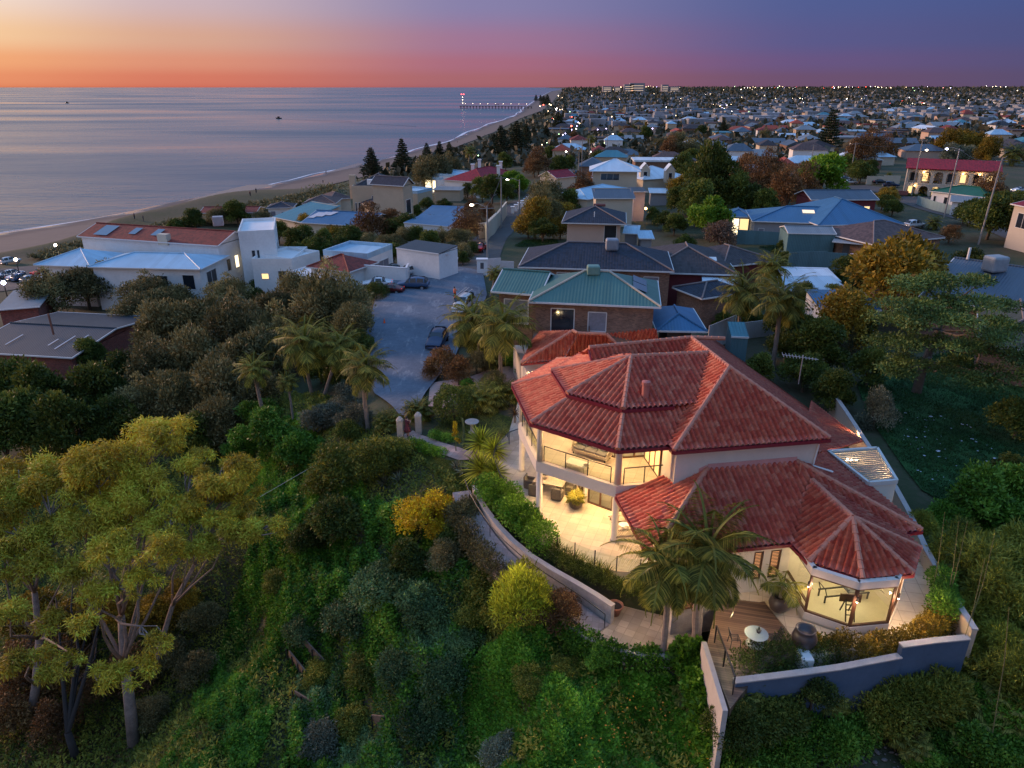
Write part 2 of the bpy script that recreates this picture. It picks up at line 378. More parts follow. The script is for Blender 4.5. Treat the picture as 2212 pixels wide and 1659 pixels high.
def land():
    ang=np.radians(np.linspace(-72,72,361)); rad=np.concatenate([np.geomspace(6,1200,430),np.geomspace(1230,34000,70)])
    A,Rr=np.meshgrid(ang,rad); X=Rr*np.sin(A); Y=Rr*np.cos(A); Z=zt(X,Y)
    far=Rr>5000; Z=np.where(far&(X>xd(Y)),Z+(Rr-5000)*.0006,Z)
    V=np.stack([X,Y,Z],-1).reshape(-1,3); n=len(ang); m=len(rad)
    i=np.arange(m-1)[:,None]*n+np.arange(n-1)[None]; i=i.ravel()
    Fq=np.stack([i,i+1,i+n+1,i+n],1)[:,::-1]
    me=npmesh('ground',V,Fq); me.shade_smooth()
    t=NT('earth'); g=t.node('ShaderNodeNewGeometry').outputs['Position']
    a=t.noise(.06,g,6,.65); b=t.noise(1.3,g,5,.7)
    c=t.ramp(t.math('ADD',t.math('MULTIPLY',a,.55),t.math('MULTIPLY',b,.45)),[(.3,(.018,.034,.010)),(.45,(.036,.050,.016)),(.60,(.075,.062,.036)),(.74,(.045,.065,.02))])
    t.ln(c,t.b.inputs['Base Color']); t.b.inputs['Roughness'].default_value=.95; t.bump(b,.6,.15)
    tag(link('ground',me,t.m),'dark earth and scrubby grass under the houses and gardens','ground',kind='structure')
    # beach
    yy=np.geomspace(30,SH[-1,1],420); k=np.linspace(-.12,1.06,26)
    Yb=np.repeat(yy[:,None],26,1); wdt=xd(Yb)-xs(Yb); Xb=xs(Yb)+wdt*k[None]+np.sin(Yb*.05)*.6
    Zb=zt(Xb,Yb)+.32
    i=(np.arange(419)[:,None]*26+np.arange(25)[None]).ravel()
    me=npmesh('beach',np.stack([Xb,Yb,Zb],-1).reshape(-1,3),np.stack([i,i+1,i+27,i+26],1)); me.shade_smooth()
    t=NT('sand'); ge=t.node('ShaderNodeNewGeometry').outputs['Position']; sp=t.node('ShaderNodeSeparateXYZ'); t.ln(ge,sp.inputs[0])
    wet=t.math('ADD',sp.outputs[2],t.math('MULTIPLY',t.math('SUBTRACT',t.noise(.04,ge,5),.5),1.6))
    c=t.ramp(wet,[(.0,(.06,.05,.055)),(.32,(.08,.062,.058)),(.55,(.105,.078,.066)),(1.,(.15,.112,.09))])
    t.ln(t.mix(.5,c,t.ramp(t.noise(.35,ge,6,.75),[(.3,(.7,.7,.7)),(.7,(1.2,1.2,1.2))]),'MULTIPLY'),t.b.inputs['Base Color'])
    t.ln(t.ramp(wet,[(.1,(.12,)*3),(.45,(.85,)*3)]),t.b.inputs['Roughness']); t.bump(t.noise(1.2,ge,5),.35,.1)
    tag(link('beach',me,t.m),'pale sand beach running along the water to the jetty','beach',kind='structure')
    # sea
    me=bpy.data.meshes.new('sea'); s=60000
    xsr=np.concatenate([-np.geomspace(60000,2,60),np.geomspace(2,40000,40)]); ysr=np.concatenate([[-400,0],np.geomspace(20,60000,80)])
    Xs,Ys=np.meshgrid(xsr,ysr); n=len(xsr); i=(np.arange(len(ysr)-1)[:,None]*n+np.arange(n-1)[None]).ravel()
    me=npmesh('sea',np.stack([Xs,Ys,np.zeros_like(Xs)],-1).reshape(-1,3),np.stack([i,i+1,i+n+1,i+n],1))
    t=NT('sea_water'); ge=t.node('ShaderNodeNewGeometry').outputs['Position']
    mp=t.node('ShaderNodeMapping'); t.ln(ge,mp.inputs[0]); mp.inputs['Rotation'].default_value=(0,0,R(-12)); mp.inputs['Scale'].default_value=(.35,1,1)
    w1=t.noise(.28,mp.outputs[0],6,.62); w2=t.noise(.035,mp.outputs[0],4,.6)
    big=t.noise(.0035,mp.outputs[0],5,.55)
    t.b.inputs['Base Color'].default_value=(.022,.08,.125,1)
    t.ln(t.ramp(big,[(.36,(.13,)*3),(.62,(.35,)*3)]),t.b.inputs['Roughness'])
    t.b.inputs['IOR'].default_value=1.33
    sp=t.node('ShaderNodeSeparateXYZ'); t.ln(ge,sp.inputs[0])
    h=t.math('ADD',t.math('MULTIPLY',w1,.45),t.math('MULTIPLY',w2,2.2))
    bm=t.node('ShaderNodeBump'); bm.inputs['Strength'].default_value=.65; bm.inputs['Distance'].default_value=1.1; t.ln(h,bm.inputs['Height']); t.ln(bm.outputs[0],t.b.inputs['Normal'])
    tag(link('sea',me,t.m),'calm grey lilac sea reaching to the dusk horizon','sea',kind='structure')
    # line of foam where the waves run up the sand, and a low breaking swell
    def strip(name,off,wid,zz,m,seed,kind='stuff'):
        rng=np.random.default_rng(seed); yy=np.geomspace(30,SH[-3,1],700); j=np.interp(np.arange(700),np.arange(0,700,6),rng.normal(0,1,117))
        w=np.clip(wid*(1+.5*j),.15,9)*np.clip(1+yy/500,1,4); x0=xs(yy)+off+j*.8+2.2*np.sin(yy*.03+seed)
        V=np.concatenate([np.stack([x0-w/2,yy,0*yy+zz],1),np.stack([x0+w/2,yy,0*yy+zz],1)]); i=np.arange(699)
        me=npmesh(name,V,np.stack([i,i+700,i+701,i+1],1)); return link(name,me,m)
    foam=mat('foam',(.75,.74,.76),.6,var=.3,scale=.6)
    tag(strip('foam',-.3,1.3,.16,foam,3),'white foam edge where small waves run onto the sand','foam',kind='stuff')
    tag(strip('foam',-5,1.1,.05,foam,5),'second thin foam line just off the beach','foam',kind='stuff')
land()
def flatpoly(name,lab,pts,z,m,kind='structure'):
    P=[U(p,z) for p in pts]; tag(MB().poly(P).build(name,m),lab,None,kind=kind)
_wet=mat('wet_sand',(.075,.062,.060),.25,var=.3,scale=.2); _dk=mat('dark_swell',(.02,.035,.06),.25,var=.1)
flatpoly('sandbar','dark wet sandbar left by the tide beside the beach',[(378,444),(405,434),(470,415),(533,400),(597,398),(590,408),(545,418),(490,428),(440,440),(395,448)],.35,_wet)
flatpoly('sandbar','thin dark wet sandbar further along the tide line',[(195,480),(230,470),(268,460),(274,464),(245,474),(205,484)],.35,_wet)
flatpoly('sandbar','dark wet sandbar spit before the pines',[(700,374),(735,363),(775,352),(785,354),(755,365),(715,377)],.3,_wet)
tag(None,None,None) if False else None
def drape(name,pts,m,off=.06,step=2.,label=None,cat=None,kind='structure'):
    bm=bmesh.new(); bm.faces.new([bm.verts.new((p[0],p[1],0)) for p in pts])
    xsv=[p[0] for p in pts]; ysv=[p[1] for p in pts]
    for ax,vals in ((0,xsv),(1,ysv)):
        k=min(vals)+step
        while k<max(vals):
            no=(1,0,0) if ax==0 else (0,1,0); co=(k,0,0) if ax==0 else (0,k,0)
            bmesh.ops.bisect_plane(bm,geom=bm.verts[:]+bm.edges[:]+bm.faces[:],plane_co=co,plane_no=no); k+=step
    z=zt(np.array([v.co.x for v in bm.verts]),np.array([v.co.y for v in bm.verts]))
    for v,k in zip(bm.verts,z): v.co.z=k+off
    bmesh.ops.recalc_face_normals(bm,faces=bm.faces)
    if sum(f.normal.z for f in bm.faces)<0: bmesh.ops.reverse_faces(bm,faces=bm.faces)
    me=bpy.data.meshes.new(name); bm.to_mesh(me); bm.free(); uvbox(me); me.shade_smooth()
    return tag(link(name,me,m),label,cat,kind=kind)
def strip_pts(c,w):
    """outline of a band of width w along world points c"""
    c=[Vector((p[0],p[1],0)) for p in c]; l=[];r=[]
    for i,p in enumerate(c):
        d=(c[min(i+1,len(c)-1)]-c[max(i-1,0)]).normalized(); n=Vector((-d.y,d.x,0)); k=w[i] if isinstance(w,(list,tuple)) else w
        l.append(p+n*k/2); r.append(p-n*k/2)
    return l+r[::-1]
def gravel_mat():
    t=NT('gravel'); g=t.node('ShaderNodeNewGeometry').outputs['Position']
    a=t.noise(.16,g,6,.7); b=t.noise(2.2,g,6,.8); c=t.noise(11,g,3,.7)
    m=t.node('ShaderNodeMapping'); m.inputs['Scale'].default_value=(1.,.28,1); m.inputs['Rotation'].default_value=(0,0,R(8)); t.ln(g,m.inputs[0]); w=t.noise(.9,m.outputs[0],6,.72)
    base=t.ramp(t.math('ADD',t.math('MULTIPLY',a,.5),t.math('ADD',t.math('MULTIPLY',b,.3),t.math('MULTIPLY',c,.2))),[(.34,(.055,.075,.10)),(.50,(.115,.145,.185)),(.66,(.19,.22,.26))])
    scuff=t.ramp(w,[(.56,(0,)*3),(.70,(.55,)*3)]); t.ln(t.mix(scuff,base,(.36,.37,.38)),t.b.inputs['Base Color']); t.b.inputs['Roughness'].default_value=.95; t.bump(c,.6,.04); return t.m
gravel=gravel_mat()
asph=mat('asphalt',(.075,.072,.072),.9,var=.3,scale=.5,bump=.3,bscale=25)
conc=mat('concrete',(.34,.31,.29),.85,var=.25,scale=.8,bump=.2)
pinkp=mat('pink_paving',(.40,.27,.23),.85,var=.25,scale=1.2,bump=.2)
drape('gravel_driveway',[G(p) for p in [(845,593),(950,578),(1043,590),(1052,640),(1030,700),(1000,735),(985,770),(960,800),(925,845),(905,880),(880,905),(862,900),(845,880),(810,855),(788,810),(792,720),(812,640)]],gravel,.25,2.,'pale gravel parking court ringed by trees and parked cars','driveway')
drape('paved_forecourt',[G(p) for p in [(930,830),(1020,815),(1060,800),(1120,790),(1130,840),(1080,850),(1000,840),(960,885),(925,880)]],pinkp,.13,2.,'pink paved forecourt beside the clipped round bush','forecourt')
drape('road',strip_pts([G(p) for p in [(1015,590),(1045,540),(1080,495),(1118,450),(1160,420),(1200,398),(1218,370),(1232,340),(1243,318)]],[7.,6.5,6.5,6.5,7,7.5,8,8,8]),asph,.10,4.,'narrow asphalt lane running away between the gardens','road')
drape('side_street',strip_pts([G(p) for p in [(2330,560),(2240,520),(2130,480),(2060,463),(1990,436),(1930,415),(1840,402)]],[9,9,9,9,10,10,9]),asph,.10,4.,'wide asphalt street curving past the arched motel','road')
drape('footpath',strip_pts([G(p) for p in [(2330,535),(2240,502),(2160,479),(2100,464),(2060,450)]],[2.5]*5),conc,.14,4.,'pale footpath along the wide street','footpath')
drape('esplanade',strip_pts([G(p) for p in [(1170,330),(1200,306),(1226,286),(1232,270),(1228,255),(1215,240),(1205,228)]],[9]*7),asph,.15,6.,'esplanade road behind the dunes lined with lights','road')
drape('beach_car_park',[G(p) for p in [(-60,640),(-60,590),(70,575),(120,590),(120,620),(40,625)]],asph,.1,3.,'asphalt car park behind the beach','car park')
# ------------------------------------------------------------------ the lit house with the terracotta roof
def RP(p,pl):
    a,b,c=[Vector(x) for x in pl]; n=(b-a).cross(c-a); d=Vector(ray(*p)); o=Vector((0,0,CZ))
    t=n.dot(a-o)/n.dot(d); return o+d*t
def tiles(name,poly,m,parent,tw=.30,tl=.41,amp=.13,lift=.045,ns=8,thick=True):
    """barrel tiles laid over a convex sloping polygon"""
    P=[Vector(p) for p in poly]; n=Vector((0,0,0))
    for i in range(len(P)): n+=(P[i-1]-P[0]).cross(P[i]-P[0])
    n.normalize(); n=n if n.z>0 else -n
    x=Vector((-n.y,n.x,0)).normalized(); y=n.cross(x)
    if y.z<0: x=-x; y=-y
    us=[p.dot(x) for p in P]; vs=[p.dot(y) for p in P]; d=n.dot(P[0])
    u0=math.floor(min(us)/tw)*tw; nu=int((max(us)-u0)/tw+1)*ns+1; v0=min(vs); nv=int((max(vs)-v0)/tl)+1
    uu=u0+np.arange(nu)*tw/ns; ph=(np.arange(nu)%ns)/ns
    hp=amp*np.where(ph<.7,np.sin(np.clip(ph/.7,0,1)*PI)**.6,-.22)
    X=np.array(x);Yv=np.array(y);Nn=np.array(n); rows=[]
    for j in range(nv):
        for k,h in ((0,lift),(1,0)):
            rows.append(uu[:,None]*X+(v0+(j+k)*tl)*Yv+(d+hp+h)[:,None]*Nn)
    V=np.concatenate(rows); i=(np.arange(2*nv-1)[:,None]*nu+np.arange(nu-1)[None]).ravel()
    me=npmesh(name,V,np.stack([i,i+1,i+nu+1,i+nu],1))
    bm=bmesh.new(); bm.from_mesh(me)
    c=sum(P,Vector())/len(P)
    for i in range(len(P)):
        a,b=P[i-1],P[i]
        if (b-a).length<1e-4: continue
        pn=(b-a).cross(n).normalized()
        if pn.dot(c-a)>0: pn=-pn
        bmesh.ops.bisect_plane(bm,geom=bm.verts[:]+bm.edges[:]+bm.faces[:],plane_co=a,plane_no=pn,clear_outer=True)
    o=wl(parent)
    uv=bm.loops.layers.uv.new('UVMap')
    for f in bm.faces:
        cc=f.calc_center_median(); fu=math.floor((cc.dot(x))/tw+.14); fv=math.floor((cc.dot(y)-v0)/tl)
        for l in f.loops: l[uv].uv=((fu+.5)*tw,(fv+.5)*tl)
    for v in bm.verts: v.co-=o
    bm.to_mesh(me); bm.free(); me.shade_smooth()
    return link(name,me,m,parent)
def ridge(name,a,b,m,parent,r=.14,seg=.42):
    a=Vector(a);b=Vector(b);L=(b-a).length; n=max(1,int(L/seg)); pts=[];rr=[]
    for i in range(n):
        pts+=[a.lerp(b,i/n),a.lerp(b,(i+.97)/n)]; rr+=[r*1.12,r*.92]
    return MB().tube(pts,rr,8).build(name,m,parent,smooth=False)
def mat_terracotta(name,cols,tw=.30,tl=.41):
    t=NT(name); sep=t.node('ShaderNodeSeparateXYZ'); t.ln(t.uv(),sep.inputs[0])
    fu=t.math('FLOOR',t.math('DIVIDE',sep.outputs[0],tw)); fv=t.math('FLOOR',t.math('DIVIDE',sep.outputs[1],tl))
    cmb=t.node('ShaderNodeCombineXYZ'); t.ln(fu,cmb.inputs[0]); t.ln(fv,cmb.inputs[1])
    w=t.node('ShaderNodeTexWhiteNoise',noise_dimensions='2D'); t.ln(cmb.outputs[0],w.inputs['Vector'])
    g=t.node('ShaderNodeNewGeometry').outputs['Position']
    f=t.math('ADD',t.math('MULTIPLY',w.outputs[0],.42),t.math('MULTIPLY',t.noise(4.5,g,6,.75),.58))
    c=t.ramp(f,list(zip((.12,.42,.68,.92),cols)))
    st=t.ramp(t.noise(5.,g,4,.7),[(.35,(.72,.70,.70)),(.6,(1.05,)*3)])
    t.ln(t.mix(1.,c,st,'MULTIPLY'),t.b.inputs['Base Color']); t.b.inputs['Roughness'].default_value=.62; t.bump(t.noise(18,g,3),.25,.02)
    return t.m
TERR=mat_terracotta('terracotta',[(.36,.046,.032),(.52,.095,.055),(.59,.17,.10),(.63,.33,.22)])
CAP=mat('terracotta_cap',(.54,.20,.12),.65,var=.35,scale=3,bump=.2)
FASC=mat('dark_red_gutter',(.22,.02,.03),.4,var=.1)
REND=mat('cream_render',(.66,.58,.50),.85,var=.08,scale=.7,bump=.1,bscale=60)
CREAM=mat('warm_white_paint',(.74,.68,.58),.75,var=.06,scale=.7)
BROWN=mat('brown_timber',(.10,.045,.025),.5,var=.3,scale=6)
BLACK=mat('black_metal',(.02,.02,.022),.4,var=.1,spec=.6)
WHITE=mat('white_paint',(.78,.77,.74),.6,var=.06)
GLASS=mat_glass('clear_glass')
LAMP=mat_emit('lamp_warm',(1,.78,.48),9)
def paver_mat(name,col,size=.62,joint=.012,rot=20,var=.12):
    t=NT(name); b=t.node('ShaderNodeTexBrick'); b.offset=0.; mp=t.node('ShaderNodeMapping'); mp.inputs['Rotation'].default_value=(0,0,R(rot))
    g=t.node('ShaderNodeNewGeometry').outputs['Position']; t.ln(g,mp.inputs[0]); t.ln(mp.outputs[0],b.inputs['Vector'])
    b.inputs['Scale'].default_value=1; b.inputs['Brick Width'].default_value=size; b.inputs['Row Height'].default_value=size; b.inputs['Mortar Size'].default_value=joint; b.inputs['Mortar Smooth'].default_value=.2
    b.inputs['Color1'].default_value=(*sc(col,1-var),1); b.inputs['Color2'].default_value=(*sc(col,1+var),1); b.inputs['Mortar'].default_value=(*sc(col,.68),1)
    n=t.ramp(t.noise(1.1,g,6,.7),[(.3,(.82,.80,.78)),(.7,(1.06,)*3)])
    t.ln(t.mix(1.,b.outputs['Color'],n,'MULTIPLY'),t.b.inputs['Base Color']); t.b.inputs['Roughness'].default_value=.55; t.bump(b.outputs['Fac'],-.25,.01)
    return t.m
PAVE=paver_mat('terrace_pavers',(.56,.48,.38))
PAVE2=paver_mat('sandstone_pavers',(.46,.36,.27),.5,.015,28,.22)
F2=T+3.68; ZE=T+6.7; ZR=T+9.25; ZL=T+3.12; ZLR=T+5.02; ZG=T+4.75
A_=lambda x,y:q('A',x,y)
E0=U(A_(550,265),ZE);E1=U(A_(150,490),ZE);E2=U(A_(315,830),ZE);E3=U(A_(1090,1072),ZE)
AP=U((1363,771.6),ZR); RJ=U(A_(1895,205),ZR); M_=U(A_(2085,335),ZR); N_=U(A_(1745,70),ZR)
LC=U(A_(1590,1080),ZE); RC=U((1793,948),ZE)
hu=(RC-LC); hu.z=0; hu.normalize(); hv=Vector((-hu.y,hu.x,0))
E4=E3+hu*5.6; EM=E0+hu*5.2
house=thing('tiled_house','large cream two storey house with terracotta tiled roofs and lit verandas','house',(7,38,T))
def lerp(a,b,t): return Vector(a).lerp(Vector(b),t)
# --- roofs
low=[EM,E0,E1,E2,E3,E4]; fr=.40
AR=AP+hu*3.2
tops=[lerp(EM,AP,fr),lerp(E0,AP,fr),lerp(E1,AP,fr),lerp(E2,AP,fr),lerp(E3,AP,fr)]
ntop=tops[4]; E4t=ntop+hu*4.2; E4t.z=ntop.z
def roof_part(name,polys,caps,fasc,th=.0):
    pr=None
    for p in polys:
        o=tiles(name,p,TERR,house)
    for a,b in caps: ridge('ridge_cap',Vector(a)+Vector((0,0,.05)),Vector(b)+Vector((0,0,.05)),CAP,house)
    for a,b in fasc:
        MB().bar(Vector(a)-Vector((0,0,.10)),Vector(b)-Vector((0,0,.10)),.14,.18).build('gutter',FASC,house)
roof_part('veranda_roof',[[E0,E1,tops[2],tops[1]],[E1,E2,tops[3],tops[2]],[E2,E3,tops[4],tops[3]],[E3,E4,E4t,tops[4]],[EM,E0,tops[1],tops[0]]],
 [(E1,tops[2]),(E2,tops[3]),(E3,tops[4]),(E0,tops[1])],[(E0,E1),(E1,E2),(E2,E3),(E3,E3+hu*3.0),(EM,E0)])
up=Vector((0,0,.34)); fu=.345
ut=[lerp(e,AP,fu)+up for e in (EM,E0,E1,E2,E3)]; apx=AP+Vector((0,0,.02))
U4=ut[4]+hu*4.6
# flashing wall between the two tiers
FL=mat('pink_flashing',(.62,.30,.27),.5,var=.12)
for a,b in zip(tops[:-1],tops[1:]):
    MB().poly([a+Vector((0,0,.03)),b+Vector((0,0,.03)),b+Vector((0,0,.36)),a+Vector((0,0,.36))]).build('flashing',FL,house)
MB().poly([tops[4]+Vector((0,0,.03)),E4t+Vector((0,0,.03)),E4t+Vector((0,0,.36)),tops[4]+Vector((0,0,.36))]).build('flashing',FL,house)
roof_part('lantern_roof',[[ut[0],ut[1],apx],[ut[1],ut[2],apx],[ut[2],ut[3],apx],[ut[3],ut[4],apx],[ut[4],U4,RJ,apx]],
 [(ut[2],apx),(ut[3],apx),(ut[4],apx),(apx,RJ)],[(ut[1],ut[2]),(ut[2],ut[3]),(ut[3],ut[4]),(ut[4],ut[4]+hu*2.9)])
LF=LC+hv*13; RPL=(M_,N_,RC)
rb=[RP(p,RPL) for p in ((1743,883),(1751,861),(1674.7,801),(1576,734))]
rt=U((1574.7,733),ZR)
roof_part('main_roof',[[LC,RC,M_],[LC,M_,N_,N_+(LF-LC).normalized()*.1+(LF-N_)*.98],[M_,RC,rb[0],N_],[N_,rb[0],rb[1],rb[2],rb[3]]],
 [(M_,LC),(M_,RC),(M_,N_)],[(LC,RC),(LC,LC+hv*3.2),(RC,rb[0])])
W1=U(A_(835,160),ZR); dn=Vector((0,0,ZE-ZR)); run=4.3
roof_part('rear_roof',[[W1,N_,N_-hv*run+dn,W1-hv*run+dn],[W1,N_,N_+hv*run+dn,W1+hv*run+dn],[N_,rb[3],rb[3]+hv*3+Vector((0,0,-1)),N_+hv*run+dn]],[(W1,N_),(N_,N_.lerp(rt,.9))],[(W1-Vector((0,0,.05)),W1-hv*run+dn)])
# lower front roof
L1=U(q('C',1200,625),ZL); L2=U((1403,1203),ZL); L4=U(q('B',1845,805),ZL)
wallp=(U((1461,978.5),ZE-.05)+hv*.62)
def wallpt(p):
    d=Vector(ray(*p)); o=Vector((0,0,CZ)); t=hv.dot(wallp-o)/hv.dot(d); return o+d*t
K_=wallpt((1456,1044)); H1=wallpt((1527.6,1013.5)); H2=wallpt((1720,997)); H2.z=H1.z
LP=(L1,L2,H1); Q1=RP(q('A',1495,1298),LP); K2=RP((1456,1044),LP)
FP=(L2,L4,H1)
L5=U((1876,1044.5),ZL); SP=(L4,L5,H2); pb_=RP((1789,977),SP)
s1=RP((1751,868),SP); s2=RP((1880,968),SP); s0=RP((1770,960),SP)
roof_part('front_roof',[[L1,L2,K2,Q1],[L2,H1,K2],[L2,L4,H2,H1],[H2,L4,pb_],[H2,pb_,s2,s1]],[(H1,L2),(H2,L4)],[(L1,L2),(L2,L4),(L4,pb_),(L1,Q1)])
MB().bar(K2+Vector((0,0,.1)),H1+Vector((0,-.02,.1)),.05,.35).build('flashing',FL,house)
MB().bar(H1+Vector((0,-.02,.12)),H2+Vector((0,-.02,.12)),.05,.4).build('flashing',FL,house)
# gym roof
B_=lambda x,y:q('B',x,y)
O=[U(B_(*p),ZL-.1) for p in ((600,850),(830,1085),(1310,1240),(1765,1190),(1825,965),(1680,830))]
GA=U(B_(1220,690),ZG); GR=RP(B_(860,375),FP)+Vector((0,0,.08))
roof_part('gym_roof',[[O[0],O[1],GA,GR],[O[1],O[2],GA],[O[2],O[3],GA],[O[3],O[4],GA],[O[4],O[5],GA],[O[5],GR+hu*1.0,GR,GA]],[(GR,GA)]+[(o,GA) for o in O[1:5]],list(zip(O[:-1],O[1:])))
# garage roofs at the back
gz=T+3.3; gr=T+5.5
g1=U(A_(232,297),gz); gp=U(A_(735,30),gr); gq=U(A_(990,40),gr); g2=U(A_(610,262),gz)
P2=(gp,gq,g2); gl=U(A_(690,8),gr); 
gB=U(A_(335,92),gz); P0=(g1,gB,gl); P1=(g1,gl,U(A_(372,300),gz)); gp1=RP(A_(735,30),P1); g21=RP(A_(610,262),P1)
roof_part('garage_roof',[[g1,gB,RP(A_(400,16),P0),gl],[g1,gl,gp1,g21],[g2,RP(A_(880,270),P2),RP(A_(1110,150),P2),gq,gp],[gq,U(A_(1450,70),gr),U(A_(1470,150),gz+.6),RP(A_(1110,150),P2)]],
 [(g1,gl),(gl,gp),(gp,gq),(gq,RP(A_(1085,130),P2))],[(g1,g2),(g1,U(A_(335,92),gz))])
# --- walls
def off(P,d):
    """shrink a counter-clockwise plan outline"""
    out=[];n=len(P)
    for i in range(n):
        a,b,c=[Vector((p[0],p[1],0)) for p in (P[i-1],P[i],P[(i+1)%n])]
        e1=(b-a).normalized(); e2=(c-b).normalized(); n1=Vector((-e1.y,e1.x,0)); n2=Vector((-e2.y,e2.x,0))
        k=n1+n2; k=k/max(.3,k.dot(n1)); out.append(b+k*d)
    return out
# main block
wl0=wallpt((1461,978.5)); w0=wl0.copy(); wr=wallpt((1767,956)); 
blk=[w0,wr,wr+hv*1.5,wr+hv*13,w0+hv*13]
MB().prism([(p.x,p.y) for p in blk],T,ZE-.08).build('wall',REND,house)
# joint and plinth on the blank upper wall, downpipes
MB().tube([wallpt((1770,958))-hv*.06+hu*-.06,wallpt((1757,1004))-hv*.06+hu*-.06,wallpt((1757,1004))-hv*.5+hu*.9-Vector((0,0,.25))],.055,8).build('downpipe',WHITE,house)
MB().tube([wl0-hu*.07+hv*.35,K_-hu*.07+hv*.35+Vector((0,0,.1))],.055,8).build('downpipe',REND,house)
# octagon core
CC=Vector((6.85,40.05,0)); ap=2.5; a0=math.atan2(hu.y,hu.x)
core=[CC+Vector((math.cos(a0+R(-112.5+45*i)),math.sin(a0+R(-112.5+45*i)),0))*ap/math.cos(R(22.5)) for i in range(8)]
def wall_with(p,q_,z0,z1,opens,th=.18,m=REND,name='wall',into=house):
    """wall from plan point p to q_ with openings (a,b,s,t): fractions along, heights above z0; glazed doors and windows fill them"""
    p=Vector((p[0],p[1],0)); q_=Vector((q_[0],q_[1],0)); d=q_-p; L=d.length; d.normalize(); n=Vector((d.y,-d.x,0))   # n points out (right of p->q)
    b=MB()
    def blk_(a,c,lo,hi):
        if c-a<.01 or hi-lo<.01: return
        A=p+d*a;B=p+d*c; b.prism([(A.x,A.y),(B.x,B.y),(B.x-n.x*th,B.y-n.y*th),(A.x-n.x*th,A.y-n.y*th)],lo,hi)
    cur=0
    for (a,c,s,t) in sorted(opens):
        a*=L;c*=L; blk_(cur,a,z0,z1); blk_(a,c,z0,z0+s); blk_(a,c,z0+t,z1); cur=c
    blk_(cur,L,z0,z1)
    b.build(name,m,into)
    return p,d,n,L
def glazed(p,d,n,L,z0,o,frame=BROWN,mull=1,name='glass_door',into=house,fw=.09,glass=GLASS,tr=0):
    a,c,s,t=o; a*=L;c*=L; f=MB(); z0_=z0+s; z1_=z0+t; A=p+d*a-n*.08; B=p+d*c-n*.08
    up=Vector((0,0,1))
    for x in [a+(c-a)*i/(mull+1) for i in range(mull+2)]:
        X=p+d*min(max(x,a+fw/2),c-fw/2)-n*.08; f.bar(X+up*z0_,X+up*z1_,fw,.1,up=n)
    for z in [z0_+fw/2,z1_-fw/2]+([z0_+tr] if tr else []): f.bar(A+up*z,B+up*z,.1,fw)
    fr_=f.build(name,frame,into)
    MB().poly([A+up*z0_,B+up*z0_,B+up*z1_,A+up*z1_]).build('pane',glass,fr_)
    return fr_
WARM=mat('warm_interior',(.70,.55,.36),.9,var=.1)
for za_,zb_ in ((T,F2-.75),(F2,ZE-.12)):
    for i in range(8):
        a,b=core[i],core[(i+1)%8]
        op=[]
        if i in (0,7,6): op=[(.08,.92,.02,2.25)]
        if i in (1,): op=[(.1,.9,.02,2.25)]
        r=wall_with(a,b,za_,zb_,op,m=CREAM)
        for o_ in op: glazed(*r,za_,o_,mull=1)
MB().prism([(p.x,p.y) for p in off(core,.3)],F2-.72,F2-.05).build('floor_slab',CREAM,house)
# left wall of the main block towards the balcony: glass doors
gd=[(w0+hv*1.9-hu*.02),(w0+hv*4.3-hu*.02)]
for k_ in (0,):
    p0=gd[1]-hu*.03; d0=-hv; 
    fr_=MB(); up1=Vector((0,0,1))
    for s_ in (0,.8,1.6,2.4): fr_.bar(p0+d0*s_+up1*(F2-p0.z),p0+d0*s_+up1*(F2+2.3-p0.z),.08,.1,up=hu)
    fr_.bar(p0+up1*(F2+.05-p0.z),p0+d0*2.4+up1*(F2+.05-p0.z),.1,.08); fr_.bar(p0+up1*(F2+2.3-p0.z),p0+d0*2.4+up1*(F2+2.3-p0.z),.1,.08)
    f_=fr_.build('glass_door',BROWN,house)
    pm=mat_emit('lit_room_pane',(1.,.70,.33),.55)
    MB().bar(p0+up1*(F2+1.15-p0.z)-hu*.0,p0+d0*2.4+up1*(F2+1.15-p0.z),.02,2.2).build('pane',pm,f_)
# balcony slab, soffits, columns
S0=U(A_(205,835),F2);S1=U(q('C',485,303),F2);S2=U(q('C',1202,535),F2); S3=S2+hu*4.2; SM=S0+Vector((math.cos(a0+R(45)),math.sin(a0+R(45)),0))*5.2
SMM=SM+hu*5
slab=[SMM,SM,S0,S1,S2,S3,S3+hv*9]
MB().prism([(p.x,p.y) for p in slab],F2-.72,F2).build('balcony_slab',REND,house)
MB().prism([(p.x,p.y) for p in off(slab,.25)[::1]],F2+.004,F2+.03).build('balcony_floor',PAVE,house)
lowp=off(low+[E4+hv*9],.12)
MB().poly([(p.x,p.y,ZE-.14) for p in lowp]).build('soffit',CREAM,house)
MB().poly([(p.x,p.y,F2-.745) for p in off(slab,.3)]).build('soffit',CREAM,house)
colm=mat('cream_column',(.60,.54,.46),.8,var=.08)
for (px,cz) in (((1127,1015),0),((1164,1110),0),((1326,1166),0)):
    c=U(px,T); b=MB(); b.lathe([(.24,0),(.24,.12),(.19,.14),(.185,F2-.75-T)],(c.x,c.y,T),16).build('column',colm,house,smooth=True)
    b=MB(); b.lathe([(.19,0),(.185,ZE-.14-F2)],(c.x,c.y,F2),16).build('column',colm,house,smooth=True)
